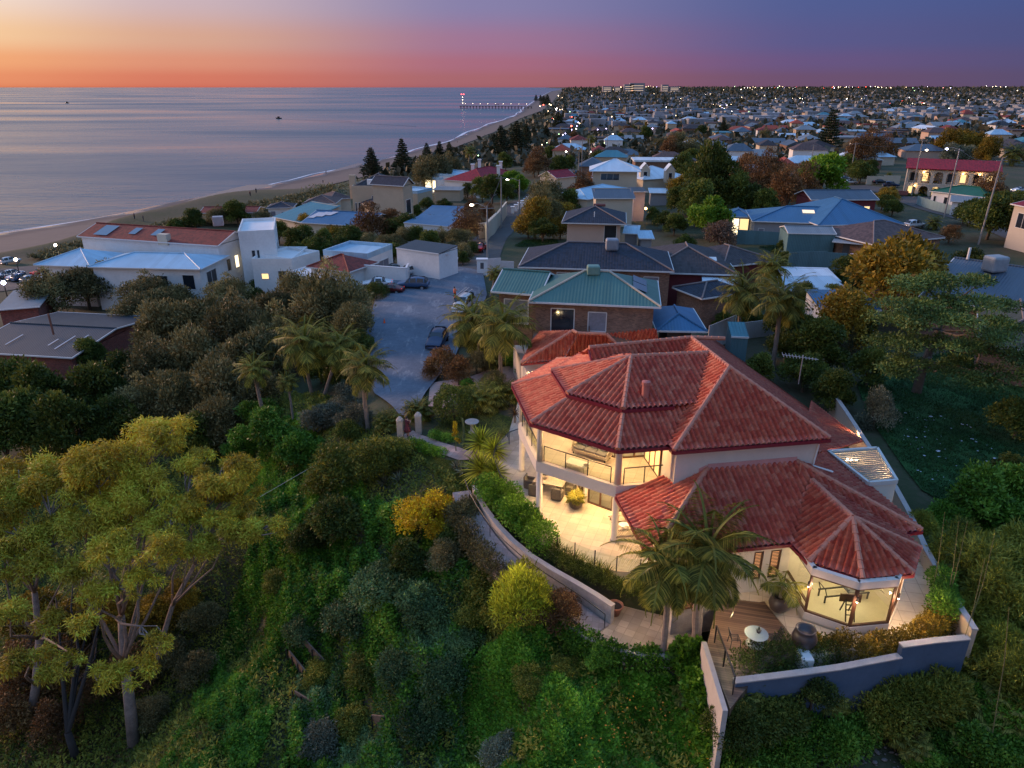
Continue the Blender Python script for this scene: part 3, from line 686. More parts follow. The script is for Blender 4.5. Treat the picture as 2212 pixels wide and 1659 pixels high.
def balustrade(pts,z,h,n,m=BLACK,into=house,name='balustrade',rail=True,glass=True,gm=None):
    """posts, handrail and one glass sheet between posts"""
    for a,b in zip(pts[:-1],pts[1:]):
        a=Vector((a[0],a[1],0));b=Vector((b[0],b[1],0)); k=max(1,round((b-a).length/n)); r=MB()
        if rail: r.bar(a+Vector((0,0,z+h)),b+Vector((0,0,z+h)),.06,.05)
        ro=r.build(name,m,into) if rail else None
        for i in range(k+1):
            p=a.lerp(b,i/k); MB().bar(p+Vector((0,0,z)),p+Vector((0,0,z+h-.025)),.05,.05).build('post',m,ro if ro is not None else into)
        if glass:
            g0=a+Vector((0,0,z+.08)); g1=b+Vector((0,0,z+.08)); t1=Vector((0,0,h-.16))
            MB().poly([g0,g1,g1+t1,g0+t1]).build('glass_panel',gm or GLASS,ro if ro is not None else into)
ins=[lerp(S0,S1,.0),S1,S2,S3]
def shr(a,b,i=.32,e=.45):
    d=(b-a); d.z=0; d.normalize(); n=Vector((-d.y,d.x,0)); return a+d*e+n*.16,b-d*e+n*.16
for a,b in ((SM,S0),(S0,S1),(S1,S2)): balustrade(shr(a,b),F2+.02,1.0,1.55)
a,b=shr(S2,S3); balustrade((a,a+hu*2.35),F2+.02,1.0,1.2)
# front wing walls
fw0=L2+hu*.35+hv*.45; fdir=(L4-L2); fdir.z=0; flen=fdir.length; fdir.normalize()
fa=U((1411,1285),T); wing0=fw0+fdir*1.9; wing1=fw0+fdir*(flen-1.0); fn=Vector((-fdir.y,fdir.x,0))
def fr_at(px):  # fraction along the front wall for a picture x at mid height
    best=min(range(400),key=lambda i:abs(proj(wing0.lerp(wing1,i/399)+Vector((0,0,-1)))[0]-px)); return best/399
def proj(P):
    z=P[2]-CZ; dep=P[1]*_c-z*_s; u_=P[1]*_s+z*_c; return CX+F*P[0]/dep,CY-F*u_/dep
ops=[]
for x0,x1 in ((1629,1650),(1665,1688)): ops.append((fr_at(x0),fr_at(x1),.75,2.45))
ops.append((fr_at(1480),fr_at(1560),.05,2.3))
r=wall_with(wing0,wing1,T,ZL-.05,ops)
lou=mat_emit('lit_louvre',(1.,.50,.22),.7)
for o_ in ops[:2]: 
    fr_=glazed(*r,T,o_,mull=0,name='window',glass=lou,fw=.1,tr=.6)
    p,d,n,L=r; sl=MB()
    for i in range(18):
        z=T+.85+i*.088; sl.bar(p+d*(o_[0]*L+.05)-n*.05+Vector((0,0,z)),p+d*(o_[1]*L-.05)-n*.05+Vector((0,0,z)),.05,.02)
    sl.build('shutter',BROWN,fr_)
glazed(*r,T,ops[2],mull=2)
wall_with(wing0+fn*6.0,wing0,T,ZL-.05,[(.2,.75,.05,2.3)])
MB().prism([(p.x,p.y) for p in (wing0+fn*.6,wing1+fn*.6,wing1+fn*.9,wing0+fn*.9)],T,ZL-.2).build('inner_wall',WARM,house)
MB().poly([(p.x,p.y,ZL-.12) for p in (L1+hu*.1,L2+hu*.1+hv*.1,L4+hv*.1-hu*.1,wr-hv*.1,w0-hv*.1)]).build('soffit',CREAM,house)
MB().lathe([(.2,0),(.17,.1),(.16,ZL-.12-T)],(fa.x,fa.y,T),14).build('column',colm,house,smooth=True)
rw0=L4-hu*.8+hv*.5
MB().prism([(p.x,p.y) for p in (rw0,rw0-hu*.2,rw0+hv*9-hu*1.6,rw0+hv*9-hu*1.4)],T,ZL-.1).build('wall',REND,house)
# gym: plinth, glass, timber mullions, beam
pl=[U(p,T+.55) for p in ((1696,1253),(1737,1320),(1836,1354),(1921,1346))]
e=(pl[3]-pl[2]).length; dd=(pl[3]-pl[2]).normalized(); d45=Vector((dd.x*math.cos(R(45))-dd.y*math.sin(R(45)),dd.x*math.sin(R(45))+dd.y*math.cos(R(45)),0))
p4=pl[3]+d45*1.9; p5=p4+Vector((-d45.y*.7+d45.x*.7,d45.x*.7+d45.y*.7,0))*1.9
gy=pl+[p4,p5]; p00=pl[0]-(pl[1]-pl[0]).normalized()*1.2; gy=[p00]+gy[1:]
up1=Vector((0,0,1))
for a,b in zip(gy[:-1],gy[1:]):
    wall_with(a,b,T,T+.5,[],m=REND,name='plinth',th=.3)
    wall_with(a,b,T+2.68,ZL-.05,[],m=REND,name='beam',th=.25)
MB().prism([(p.x,p.y) for p in gy+[wing1+fn*2,gy[0]+fn*2]],T+.02,T+.12).build('gym_floor',mat('pale_gym_floor',(.60,.55,.42),.6,var=.08),house)
MB().poly([(p.x,p.y,T+2.72) for p in off(gy+[gy[0].lerp(gy[-1],.5)+fn*3],.1)]).build('ceiling',CREAM,house)
for i,(a,b) in enumerate(zip(gy[:-1],gy[1:])):
    d=(b-a); L=d.length; d.normalize(); n=Vector((d.y,-d.x,0)); a2=Vector((a.x,a.y,0))
    if i<4: glazed(a2,d,n,L,T,(0.,1.,.5,2.70),mull=0,name='window',fw=.11,tr=.55 if i==0 else 0)
    else: wall_with(a,b,T+.5,T+2.7,[],th=.2)
bk=[gy[0]+fn*1.9-fdir*.4,gy[-1]+fn*2.0]
MB().prism([(p.x,p.y) for p in (bk[0],bk[1],bk[1]+fn*.2,bk[0]+fn*.2)],T,T+2.7).build('inner_wall',CREAM,house)
CAB=mat('cream_cupboard',(.55,.52,.38),.6,var=.06)
cb=thing('cupboard','cream panelled cupboard bench along the wall inside the glass gym','cupboard',(gy[0].x+.4,gy[0].y+1.0,T))
c0=gy[0]+fn*1.3+fdir*.1; c1=c0+fdir*2.0
MB().prism([(p.x,p.y) for p in (c0,c1,c1+fn*.5,c0+fn*.5)],T+.12,T+.95).build('body',CAB,cb)
for i in range(4):
    a=c0.lerp(c1,(i+.08)/4)-fn*.02; b=c0.lerp(c1,(i+.92)/4)-fn*.02
    MB().prism([(p.x,p.y) for p in (a,b,b+fn*.03,a+fn*.03)],T+.2,T+.85).build('door',CAB,cb,bevel=.01)
# wall lamps on the gym posts
lampw=mat_emit('wall_lamp_glow',(1,.70,.55),16)
def wall_lamp(p,name='wall_lamp',lab=None,e=42):
    t_=thing(name,lab,'lamp',tuple(p)); MB().tube([p-up1*.13,p+up1*.13],.05,10).build('body',BLACK,t_); MB().ball(p-up1*.15,.04).build('bulb',lampw,t_)
    l=bpy.data.lights.new('wall_lamp_light','POINT'); l.energy=e; l.color=(1,.62,.40); l.shadow_soft_size=.06; o=bpy.data.objects.new('wall_lamp_light',l); COL.objects.link(o); o.location=p-up1*.28+ (Vector((0,-.12,0))); o.parent=None
for i,(k,lab) in enumerate(((1,'small wall lamp on the timber post by the potted palm'),(2,'small wall lamp under the eave on the front timber post of the gym'),(3,'pair of bright spots on the timber post near the side passage'))):
    n=(gy[k]-gy[0].lerp(gy[-1],.5)); n.z=0; n.normalize(); wall_lamp(gy[k]+n*.14+up1*(T+2.25-gy[k].z),lab=lab)
# antenna, flue, vents, skylight
ant=thing('tv_antenna','silver rake shaped television antenna behind the tiled roof','antenna',tuple(U(q('mr',750,830),ZR-2.2)))
pa=Vector(ant.location); ALU=mat('aluminium',(.55,.56,.6),.35,.7,var=.05)
MB().tube([pa,pa+up1*1.9],.03,6).build('mast',ALU,ant)
b=MB(); bd=Vector((.95,-.25,-.06)).normalized(); c_=pa+up1*1.75
b.bar(c_-bd*1.2,c_+bd*.9,.03,.03)
for i in range(11): b.bar(c_-bd*1.15+bd*.19*i-Vector((.09,.42-.02*i,0)),c_-bd*1.15+bd*.19*i+Vector((.09,.42-.02*i,0)),.016,.016)
b.build('boom',ALU,ant)
fl=RP(A_(1335,600),(ut[4],U4,apx)); MB().lathe([(.2,-.15),(.2,.75),(.24,.77),(.24,.95),(.1,1.0)],tuple(fl),14).build('flue',mat('terracotta_flue',(.5,.16,.12),.6,var=.15),house,smooth=False)
vp=RP(B_(745,300),FP); MB().tube([vp,vp+up1*.7],.05,8).build('vent_pipe',CAP,house)
# garage walls under the rear roofs
gi=[g1+hu*.5+hv*.3,g2+hu*1+hv*.4,g2+hu*9+hv*.4,g2+hu*9+hv*6,g1+hu*.5+hv*7]
MB().prism([(p.x,p.y) for p in gi],T-.3,gz-.9).build('wall',REND,house)
# --- warm lighting under the verandas and in the rooms
def plight(name,p,w,col=(1,.70,.36),size=.15,spot=None):
    l=bpy.data.lights.new(name,'POINT'); l.energy=w; l.color=col; l.shadow_soft_size=size
    o=bpy.data.objects.new(name,l); COL.objects.link(o); o.location=p; return o
def downlight(p,w,col=(1,.62,.26)):
    MB().lathe([(.11,0),(.11,.02)],(p.x,p.y,p.z-.03),12).build('downlight',LAMP,house)
    plight('downlight_lamp',(p.x,p.y,p.z-.12),w,col,.1)
mids=[lerp(S0,S1,.5),lerp(S1,S2,.5),lerp(S2,S3,.35)]
UPW,LOW=400,420
for m_,k_ in zip(mids,(.32,.36,.22)):
    p=lerp(m_,CC,k_); downlight(Vector((p.x,p.y,ZE-.16)),UPW)
    p=lerp(m_,CC,k_+.06); downlight(Vector((p.x,p.y,F2-.76)),LOW)
p=lerp(S1,S2,.15); p=lerp(p,CC,.35); downlight(Vector((p.x,p.y,F2-.76)),LOW)
for z in (T+2.3,F2+2.2): plight('room_lamp',(CC.x,CC.y,z),110,size=.4)
p=lerp(L1,L2,.5)+hu*1.1; downlight(Vector((p.x,p.y,ZL-.14)),130)
for f_ in (.12,.55): p=wing0.lerp(wing1,f_)-fn*.22; downlight(Vector((p.x,p.y,ZL-.14)),55)
plight('room_lamp',tuple(wing0.lerp(wing1,.35)+fn*.35+up1*(T+2.0-L2.z)),40)
gc=sum(gy,Vector())/len(gy); plight('room_lamp',(gc.x,gc.y+.3,T+2.45),105,(1,.76,.42),.3); plight('room_lamp',(gc.x-1,gc.y+1.2,T+2.45),50,(1,.76,.42),.3)
# pergola at the side
PE=[U(q('B',*p),T+3.6) for p in ((1005,105),(1440,75),(1615,365),(1365,385))]
pg=thing('pergola','white framed slatted skylight pergola glowing beside the tiled roof','pergola',(PE[0].x,PE[0].y,T)); PW=mat('pale_frame',(.62,.60,.56),.6,var=.05)
SLAT=mat('beige_slat',(.33,.27,.20),.8,var=.1)
b=MB()
for i in range(4): b.bar(PE[i],PE[(i+1)%4],.16,.26)
b.build('frame',PW,pg)
for i in range(17):
    f_=(i+.7)/17.4; MB().bar(lerp(PE[0],PE[3],f_),lerp(PE[1],PE[2],f_),.13,.035).build('slat',SLAT,pg)
pi=[lerp(p,sum(PE,Vector())/4,.06) for p in PE]
b=MB()
for i in (1,2):
    a_,c_=pi[i],pi[(i+1)%4]; d=(c_-a_); d.z=0; d.normalize(); n=Vector((-d.y,d.x,0))*.12
    b.prism([(p.x,p.y) for p in (a_,c_,c_+n,a_+n)],T,T+3.45)
b.build('wall',CREAM,pg)
pc=sum(PE,Vector())/4; plight('pergola_lamp',(pc.x,pc.y,T+2.9),230)
for k_ in (-.25,0,.3): MB().ball(pc+Vector((k_-.5,.9,-.1)),.09).build('bulb',mat_emit('bulb_white',(1,.85,.65),25),pg)
pf=[(p.x,p.y) for p in pi]
MB().prism(pf,T-.2,T+.03).build('floor',PAVE,pg)
# --- terrace
tp=[(1096,945),(1068,985),(1063,1010),(1078,1052),(1105,1090),(1150,1140),(1200,1184),(1241,1204),(1284,1221),(1331,1234),(1382,1237),(1440,1240),(1480,1262),(1555,1290),(1640,1300)]
tw=[U(p,T) for p in tp]
ter=tw+[wing1-fn*.0,wr+hv*2,wr+hv*11,w0+hv*12,U((1150,760),T)]
MB().prism([(p.x,p.y) for p in ter],T-.6,T+.0).build('terrace',PAVE)
o=bpy.data.objects['terrace']; tag(o,'cream paved terrace curving round the lit house','terrace',kind='structure')
gt=[U(p,T-.02) for p in ((1640,1283),(1735,1405),(1760,1420),(1900,1400),(1985,1372),(2055,1340),(1990,1215),(1960,1150))]
MB().prism([(p.x,p.y) for p in gt+[wing1+fn*1.5,wing0+fn*1+fdir*5]],T-.6,T-.02).build('side_terrace',paver_mat('cream_pavers',(.58,.50,.38),.8,.02,12))
tag(bpy.data.objects['side_terrace'],'pale paved strip wrapping the glass gym','terrace',kind='structure')
# ------------------------------------------------------------------ neighbouring houses
def onground(p,h):
    """point on the sight line p that is h above the ground below it"""
    z=20.
    for _ in range(12):
        w=U(p,z+h); z=.5*z+.5*z1(w.x,w.y)
    return U(p,z+h),z
RM={}
def roofm(k):
    D={'paleblue':('corr','#a3c4d6'),'white':('corr','#cfdce4'),'blue':('corr','#3a6a8e'),'teal':('corr','#3f7d8a'),'green':('corr','#4a6f66'),'bottle':('corr','#17583a'),'grey':('corr','#7d8488'),'slate':('corr','#4a5866'),
       'navy':('tile','#242a38'),'black':('tile','#2c2b30'),'brown':('tile','#5b4540'),'dark':('tile','#3a3436'),'red':('tile','#7c2f22'),'terra':('tile','#a5452c'),'crimson':('tile','#8e0f22'),'mossy':('tile','#3b4238'),'asbestos':('corr','#2c3841'),'lilac':('corr','#8c8ba0')}
    if k not in RM:
        t,c=D[k]; RM[k]=mat_corr('roof_'+k,c,pitch=.3) if t=='corr' else mat_tiles('roof_'+k,c,tw=.33,tl=.38,bump=.7)
    return RM[k]
WM={'white':mat('white_wall',(.74,.74,.73),.85,var=.14,scale=.35),'cream':mat('cream_wall',(.58,.50,.38),.85,var=.1,scale=.4),'tan':mat('tan_wall',(.50,.40,.28),.9,var=.12,scale=.5),'salmon':mat('salmon_wall',(.56,.40,.31),.9,var=.08,scale=.5),
 'brick':mat_brick('brown_brick',(.23,.12,.075)),'redbrick':mat_brick('red_brick',(.24,.06,.045)),'grey':mat('grey_wall',(.30,.30,.31),.9,var=.12),'dark':mat('dark_wall',(.10,.10,.11),.9,var=.15),'teal':mat_corr('teal_sheet',(.10,.20,.22),.25),'maroon':mat('maroon_wall',(.16,.03,.035),.9,var=.15),'mauve':mat('mauve_wall',(.42,.36,.38),.9,var=.1)}
DPANE=mat('dark_window',(.02,.025,.035),.08,var=.3,spec=.8)
CURT=mat('curtained_window',(.22,.22,.26),.3,var=.3,scale=4,spec=.6)
LPANE=mat_emit('lit_window',(1.,.68,.30),1.3); LPANE2=mat_emit('bright_window',(1.,.80,.48),2.2)
WK={'d':DPANE,'c':CURT,'l':LPANE,'b':LPANE2}
FRW=mat('white_frame',(.66,.65,.63),.5,var=.05)
def frame_of(pL,pR,h,depth):
    a,z=onground(pL,h); b,zb=onground(pR,h); zg=(z+zb)/2; ze=zg+h; a=U(pL,ze); b=U(pR,ze)
    d=b-a; d.z=0; L=d.length; d.normalize(); n=Vector((-d.y,d.x,0)); return a,b,d,n,L,zg,ze
def win(into,a,d,n,L,zg,spec,out):
    f0,f1,s,t,k=spec; p=a+d*(f0*L); p.z=0; e=a+d*(f1*L); e.z=0; o_=-n*out; lo=Vector((0,0,zg+s)); hi=Vector((0,0,zg+t)); b=MB(); w=.09
    P=[p+o_+lo,e+o_+lo,e+o_+hi,p+o_+hi]
    for i in range(4): b.bar(P[i],P[(i+1)%4],w,w,up=n)
    k_=max(0,int((e-p).length/1.3)-0)
    for i in range(1,min(k_,4)): x=P[0].lerp(P[1],i/min(k_,4)); b.bar(x,x+hi-lo,.06,.06,up=n)
    fr=b.build('window',FRW if k!='d' else FRW,into)
    MB().poly([x+n*.015 for x in P]).build('pane',WK[k],fr)
RK=.62
def house_at(name,label,pL,pR,h,depth,rise,kind,wall,roof,over=.45,wins=(),group=None,into=None,base=0,swins=(),caps=None,zext=0):
    a,b,d,n,L,zg,ze=frame_of(pL,pR,h,depth); zg-=zext; rise*=RK if kind!='skil' else 1
    t=into or thing(name,label,'house' if 'house' in name else name.replace('_',' '),(a.x+d.x*L/2+n.x*depth/2,a.y+d.y*L/2+n.y*depth/2,zg),0,group)
    wa=a+d*over+n*over; wb=b-d*over+n*over; wd=depth-2*over
    foot=[(p.x,p.y) for p in (wa,wb,wb+n*wd,wa+n*wd)]
    m=WM[wall] if isinstance(wall,str) else wall
    rm=roofm(roof) if isinstance(roof,str) else roof
    c=[a,b,b+n*depth,a+n*depth]; up=Vector((0,0,1)); R_=MB(); tri=[]; rid=[]
    if kind=='hip':
        if L>=depth: r0=a+d*depth/2+n*depth/2+up*rise; r1=b-d*depth/2+n*depth/2+up*rise; R_.poly([c[0],c[1],r1,r0]).poly([c[1],c[2],r1]).poly([c[2],c[3],r0,r1]).poly([c[3],c[0],r0]); rid=[(c[0],r0),(c[1],r1),(r0,r1)]
        else: r0=a+d*L/2+n*L/2+up*rise; r1=a+d*L/2+n*(depth-L/2)+up*rise; R_.poly([c[0],c[1],r0]).poly([c[1],c[2],r1,r0]).poly([c[2],c[3],r1]).poly([c[3],c[0],r0,r1]); rid=[(c[0],r0),(c[1],r0),(r0,r1)]
    elif kind=='gablef':
        r0=a+n*depth/2+up*rise; r1=b+n*depth/2+up*rise; R_.poly([c[0],c[1],r1,r0]).poly([c[2],c[3],r0,r1]); rid=[(r0,r1)]
        k=over/(depth/2)*rise
        tri=[[wa,wa+n*wd,r0+d*over-up*.1],[wb+n*wd,wb,r1-d*over-up*.1]]
    elif kind=='gables':
        r0=a+d*L/2+up*rise; r1=r0+n*depth; R_.poly([c[1],c[2],r1,r0]).poly([c[3],c[0],r0,r1]); rid=[(r0,r1)]
        tri=[[wa,wb,r0+n*over-up*.1],[wb+n*wd,wa+n*wd,r1-n*over-up*.1]]
    elif kind=='skil':
        R_.poly([c[0],c[1],c[2]+up*rise,c[3]+up*rise]); tri=[[wa,wa+n*wd,wa+n*wd+up*rise],[wb,wb+n*wd,wb+n*wd+up*rise],[wa+n*wd,wb+n*wd,wb+n*wd+up*rise,wa+n*wd+up*rise]]
    elif kind=='flat':
        pz=.45; R_.prism([(p.x,p.y) for p in c],ze-.35,ze-.02)
        for i in range(4):
            p,q_=c[i],c[(i+1)%4]
            e=(q_-p).normalized(); nn=Vector((-e.y,e.x,0))*.18
            R_.prism([(v.x,v.y) for v in (p+e*.18,q_,q_+nn,p+e*.18+nn)],ze-.02,ze+pz)
    W_=MB().prism(foot,zg-.8,ze-.12)
    for q_ in tri: W_.poly(q_)
    W_.build('wall',m,t)
    if kind!='flat':
        ro=R_.build('roof',rm,t); so=ro.modifiers.new('t','SOLIDIFY'); so.thickness=.1; so.offset=-1
        g=MB()
        for i in range(4):
            p,q_=c[i]-up*.07,c[(i+1)%4]-up*.07
            if kind=='gablef' and i in(1,3): 
                r=r1 if i==1 else r0; g.bar(p,r-up*.07,.1,.16); g.bar(r-up*.07,q_,.1,.16)
            elif kind=='gables' and i in (0,2): r=r0 if i==0 else r1; g.bar(p,r-up*.07,.1,.16); g.bar(r-up*.07,q_,.1,.16)
            elif kind=='skil' and i: continue
            else: g.bar(p,q_,.11,.16)
        g.build('gutter',FRW,t)
        cm=caps or (rm if 'corr' in '' else mat('ridge_dull',(.20,.16,.15),.8) if roof in('navy','black','brown','dark','mossy') else rm)
        for p,q_ in rid: MB().tube([p+up*.04,q_+up*.04],.11,6).build('ridge_cap',cm,t)
    else: R_.build('roof',rm,t)
    for w in wins: win(t,wa,d,n,L-2*over,zg+zext,w,.02)
    for w in swins:   # on the right hand side wall
        win(t,wb,n,-d,wd,zg+zext,w,.02)
    t['_f']=0; del t['_f']
    return t,(a,b,d,n,L,zg+zext,ze)
Hs=house_at
def box_on(name,lab,cat,p,z,sx,sy,sz,m,rot=0,into=None,bev=.06):
    c=U(p,z); t=into if into is not None else thing(name,lab,cat,tuple(c))
    b=MB().box(-sx/2,-sy/2,0,sx/2,sy/2,sz).xf(Matrix.Translation(c)@Matrix.Rotation(rot,4,'Z')); return b.build('body' if into is None else name,m,t,bevel=bev)
# white house on the seaward side
wh,f=Hs('white_house','long white house with pale blue hipped metal roof above the car park',q(1,880,745),q(1,2015,770),6.4,9.5,2.0,'hip','white','paleblue',wins=[(.42,.48,3.6,5.2,'d'),(.58,.69,3.4,5.2,'d'),(.83,.94,3.2,5.4,'d')],swins=[(.2,.55,3.4,5.4,'d')],zext=1)
Hs('white_house',None,q(1,335,725),q(1,905,745),6.4,9.5,2.7,'hip','white','paleblue',into=wh,wins=[(.02,.2,3.2,5.6,'d')],zext=1)
rh,f=Hs('gabled_house','white gabled house with long rust red tiled roof and skylights',q(1,770,437),(471,531),8.8,9,2.3,'gablef','white','red',swins=[(.18,.30,4.3,6.2,'d'),(.44,.56,4.4,6.4,'b')],zext=1)
a,b,d,n,L,zg,ze=f
sl_=Vector((0,0,2.3*RK))+n*4.5; rs=lambda u_,v_:a+d*(u_*L)+sl_*v_+Vector((0,0,.12))
SKY=mat('skylight_glass',(.10,.20,.28),.1,var=.1,spec=.9)
for u0,u1,v0,v1 in ((.10,.20,.15,.85),(.33,.38,.35,.8),(.49,.54,.35,.8)):
    MB().poly([rs(u0,v0),rs(u1,v0),rs(u1,v1),rs(u0,v1)]).build('skylight',SKY,rh)
pch=rs(.62,.12); MB().prism([(p.x,p.y) for p in (pch-d*.9-n*.5,pch+d*.9-n*.5,pch+d*.9+n*.5,pch-d*.9+n*.5)],pch.z-.8,pch.z+.9).build('chimney',WM['cream'],rh)
mh,f=Hs('modern_house','boxy white flat roofed house with rooftop air unit behind the gabled house',q(2,455,418),q(2,822,400),8.8,12,0,'flat','white',WM['white'],over=.02,wins=[(.30,.40,2.8,6.2,'d'),(.44,.52,2.8,6.2,'d')],swins=[(.28,.62,4.6,6.4,'d')],zext=1)
box_on('cooler',None,None,q(2,262,330),f[6]+.1,1.6,1.3,1.5,mat('grey_metal',(.35,.36,.38),.5,.3),.3,into=mh)
Hs('modern_house',None,q(2,590,690),q(2,1000,690),4.4,9,0,'flat','white',WM['white'],over=.02,into=mh,wins=[(.2,.38,1.6,2.5,'l'),(.62,.95,1.4,2.9,'d')],zext=1)
Hs('modern_house',None,q(2,985,690),q(2,1275,610),3.7,7,0,'flat','white',WM['white'],over=.02,into=mh)
gh,f=Hs('garage','white garage with ribbed metal roof and tan roller door',q(2,1310,604),q(2,1755,642),3.9,7.5,0,'flat','white',roofm('paleblue'),over=.02)
win(gh,f[1],f[3],-f[2],7.5,f[5],(.15,.8,.1,2.5,'c'),.03)
Hs('small_house','small house with brown hipped tile roof tucked beside the white garage',q(2,1140,745),q(2,1570,800),3.4,7,2.3,'hip','white','red')
Hs('small_house','little white hipped roof pavilion half hidden by olive trees',q(2,925,815),q(2,1330,885),2.9,6.5,1.9,'hip','white','white')
sh,f=Hs('shed','long white shed with flat grey shingle roof beside the lane',q(3,935,1243),q(3,1366,1305),3.9,4.5,.4,'skil','white','asbestos',over=.05)
Hs('shed',None,q(3,1366,1312),q(3,1470,1300),3.6,7,.4,'skil','cream','asbestos',over=.3,into=sh)
# tan house by the pines
ch,f=Hs('tan_house','tan rendered house with parapets gables and dark tiled roofs by the pines',q(3,490,642),q(3,885,640),7.8,8,0,'flat','tan',WM['tan'],over=.02,wins=[(.06,.1,1.2,4.3,'d'),(.14,.19,1.2,4.3,'d'),(.5,.6,4.3,5.9,'d'),(.66,.73,4.6,5.9,'d')],zext=1)
up=Vector((0,0,1))
Hs('tan_house',None,q(3,505,628),q(3,940,628),8.0,12,3.9,'hip','tan','black',into=ch)
Hs('tan_house',None,q(3,1010,625),q(3,1125,600),8.6,9,2.6,'gables','tan','navy',into=ch,wins=[(.25,.75,2.2,5.4,'d')],zext=2)
Hs('tan_house',None,q(3,880,640),q(3,1015,640),7.2,6,2.5,'hip','tan','navy',into=ch,wins=[(.1,.2,2.3,5.2,'d'),(.3,.4,2.3,5.2,'d')])
Hs('tan_house',None,q(3,655,828),q(3,985,805),4.0,7,2.6,'hip','tan','black',into=ch)
Hs('tan_house',None,q(3,1150,690),q(3,1300,655),4.6,8,0,'flat','tan',roofm('paleblue'),over=.02,into=ch,swins=[(.2,.3,.5,3,'l'),(.6,.7,.5,3,'l')])
c_=U(q(3,500,560),f[6]+1.5); MB().prism([(c_.x-.8,c_.y-.5),(c_.x+.8,c_.y-.5),(c_.x+.8,c_.y+.5),(c_.x-.8,c_.y+.5)],f[6]-3,f[6]+2.6).build('chimney',WM['tan'],ch)
for px in (684,742): box_on('air_unit',None,None,q(3,px,612),f[6]+.45,1.7,1.0,1.3,WHITE,.1,into=ch)
Hs('pavilion','open tan pavilion with thin flat roof beside the tan house',q(3,1300,660),q(3,1592,664),3.4,7,.1,'skil','tan','grey')
Hs('beach_house','low house with brown hipped roofs on the dune edge',q(3,-10,802),q(3,330,800),4,10,2.6,'hip','cream','brown')
Hs('beach_house','smaller brown roofed house joined to a cream courtyard wall',q(3,270,765),q(3,500,742),4,9,2.4,'hip','cream','brown')
Hs('beach_house','small white cottage with dark hipped roof on the dune',q(2,735,155),q(2,1005,150),3.4,8,1.8,'hip','white','navy',wins=[(.1,.3,1,2.4,'c'),(.55,.8,1,2.2,'c')])
Hs('beach_house','low red roofed house among dune shrubs',q(2,60,205),q(2,640,200),3,9,1.6,'gablef','tan','red')
bh,f=Hs('blue_house','long low house with deep blue metal roof and pale solar panels',q(2,1085,300),q(2,1760,340),3.6,13,2.6,'gablef','cream','blue')
a,b,d,n,L,zg,ze=f; sl_=Vector((0,0,2.6*RK))+n*6.5; rs=lambda u_,v_:a+d*(u_*L)+sl_*v_+Vector((0,0,.14))
SOL=mat('pale_solar_panel',(.62,.55,.55),.25,var=.08)
for i in range(3): MB().poly([rs(.02+.10*i,.35+.13*i),rs(.11+.10*i,.35+.13*i),rs(.17+.10*i,.8+.05*i),rs(.08+.10*i,.8+.05*i)]).build('solar_panel',SOL,bh)
Hs('blue_house',None,q(2,800,242),q(2,1085,300),3.6,11,2.4,'skil','cream','teal',into=bh)
Hs('blue_roofed_house','low flat house with bright blue roof and white parapet near the lane',q(3,1150,932),q(3,1490,945),3.6,10,.9,'skil','white','blue',over=.1)
Hs('blue_roofed_house','low blue roofed annexe behind the bare tree',q(3,1010,990),q(3,1460,1030),3.2,7,.6,'skil','white','blue',over=.1)
lh,f=Hs('lit_house','white flat roofed pavilion house with glowing glass walls beside the pines',q(3,1212,540),q(3,1385,555),4.6,9,0,'flat','white',roofm('paleblue'),over=.02,wins=[(.1,.45,.4,4,'b'),(.52,.7,.4,4,'b')])
Hs('lit_house',None,q(3,1285,505),q(3,1570,530),5.6,12,0,'flat','white',roofm('paleblue'),over=.02,into=lh)
cr,f=Hs('crimson_house','old house with crimson hipped roofs and white chimneys',q(3,1550,572),q(3,1900,590),4.2,15,4.6,'hip','white','crimson',wins=[(.1,.25,1,2.6,'c')])
Hs('crimson_house',None,q(3,1820,590),q(3,2200,512),4.2,15,4.8,'hip','white','crimson',into=cr)
Hs('crimson_house',None,q(3,1560,598),q(3,1690,605),3.8,8,2.6,'gables','white','crimson',into=cr)
for x,y in ((1708,485),(1775,432),(1988,455),(1965,500)):
    c=U(q(3,x,y),f[6]+2.4); MB().box(c.x-.5,c.y-.5,c.z-2,c.x+.5,c.y+.5,c.z+2.2).box(c.x-.65,c.y-.65,c.z+2.2,c.x+.65,c.y+.65,c.z+2.5).build('chimney',WHITE,cr)
Hs('crimson_house',None,q(4,430,520),q(4,612,545),3.4,9,2.9,'gables','cream','crimson',into=cr)
# old brick house with the big grey roof
ob,f=Hs('brick_house','red brick house under a wide mossy grey sheet roof',q(1,-420,1592),q(1,722,1658),3.6,16,1.5,'gablef','redbrick','asbestos',wins=[(.62,.74,.9,2.2,'d')],swins=[(.03,.17,.7,2.3,'c')])
a,b,d,n,L,zg,ze=f; c=a+d*(.58*L)+n*5+Vector((0,0,.8)); MB().tube([c,c+Vector((0,0,2.6))],.12,8).build('flue',mat('rust_pipe',(.22,.09,.06),.8),ob)
PAT=mat('pale_sheet',(.42,.46,.50),.6,var=.2)
for u_,v0,v1 in ((.30,.25,.6),(.66,.3,.52),(.76,.2,.65),(.86,.35,.7)):
    s2_=lambda u_,v_:a+d*(u_*L)+(n*8+Vector((0,0,1.5*RK)))*v_+Vector((0,0,.12)); MB().poly([s2_(u_,v0),s2_(u_+.012,v0),s2_(u_+.012,v1),s2_(u_,v1)]).build('patch_sheet',PAT,ob)
box_on('air_unit',None,None,q(1,1205,1520),zg+1.6,.4,.9,.7,WHITE,.2,into=ob)
Hs('brick_house','low flat roofed brick house with squat chimney behind the grey roof',q(1,-60,1180),q(1,400,1142),3.4,10,.2,'skil','redbrick','grey')
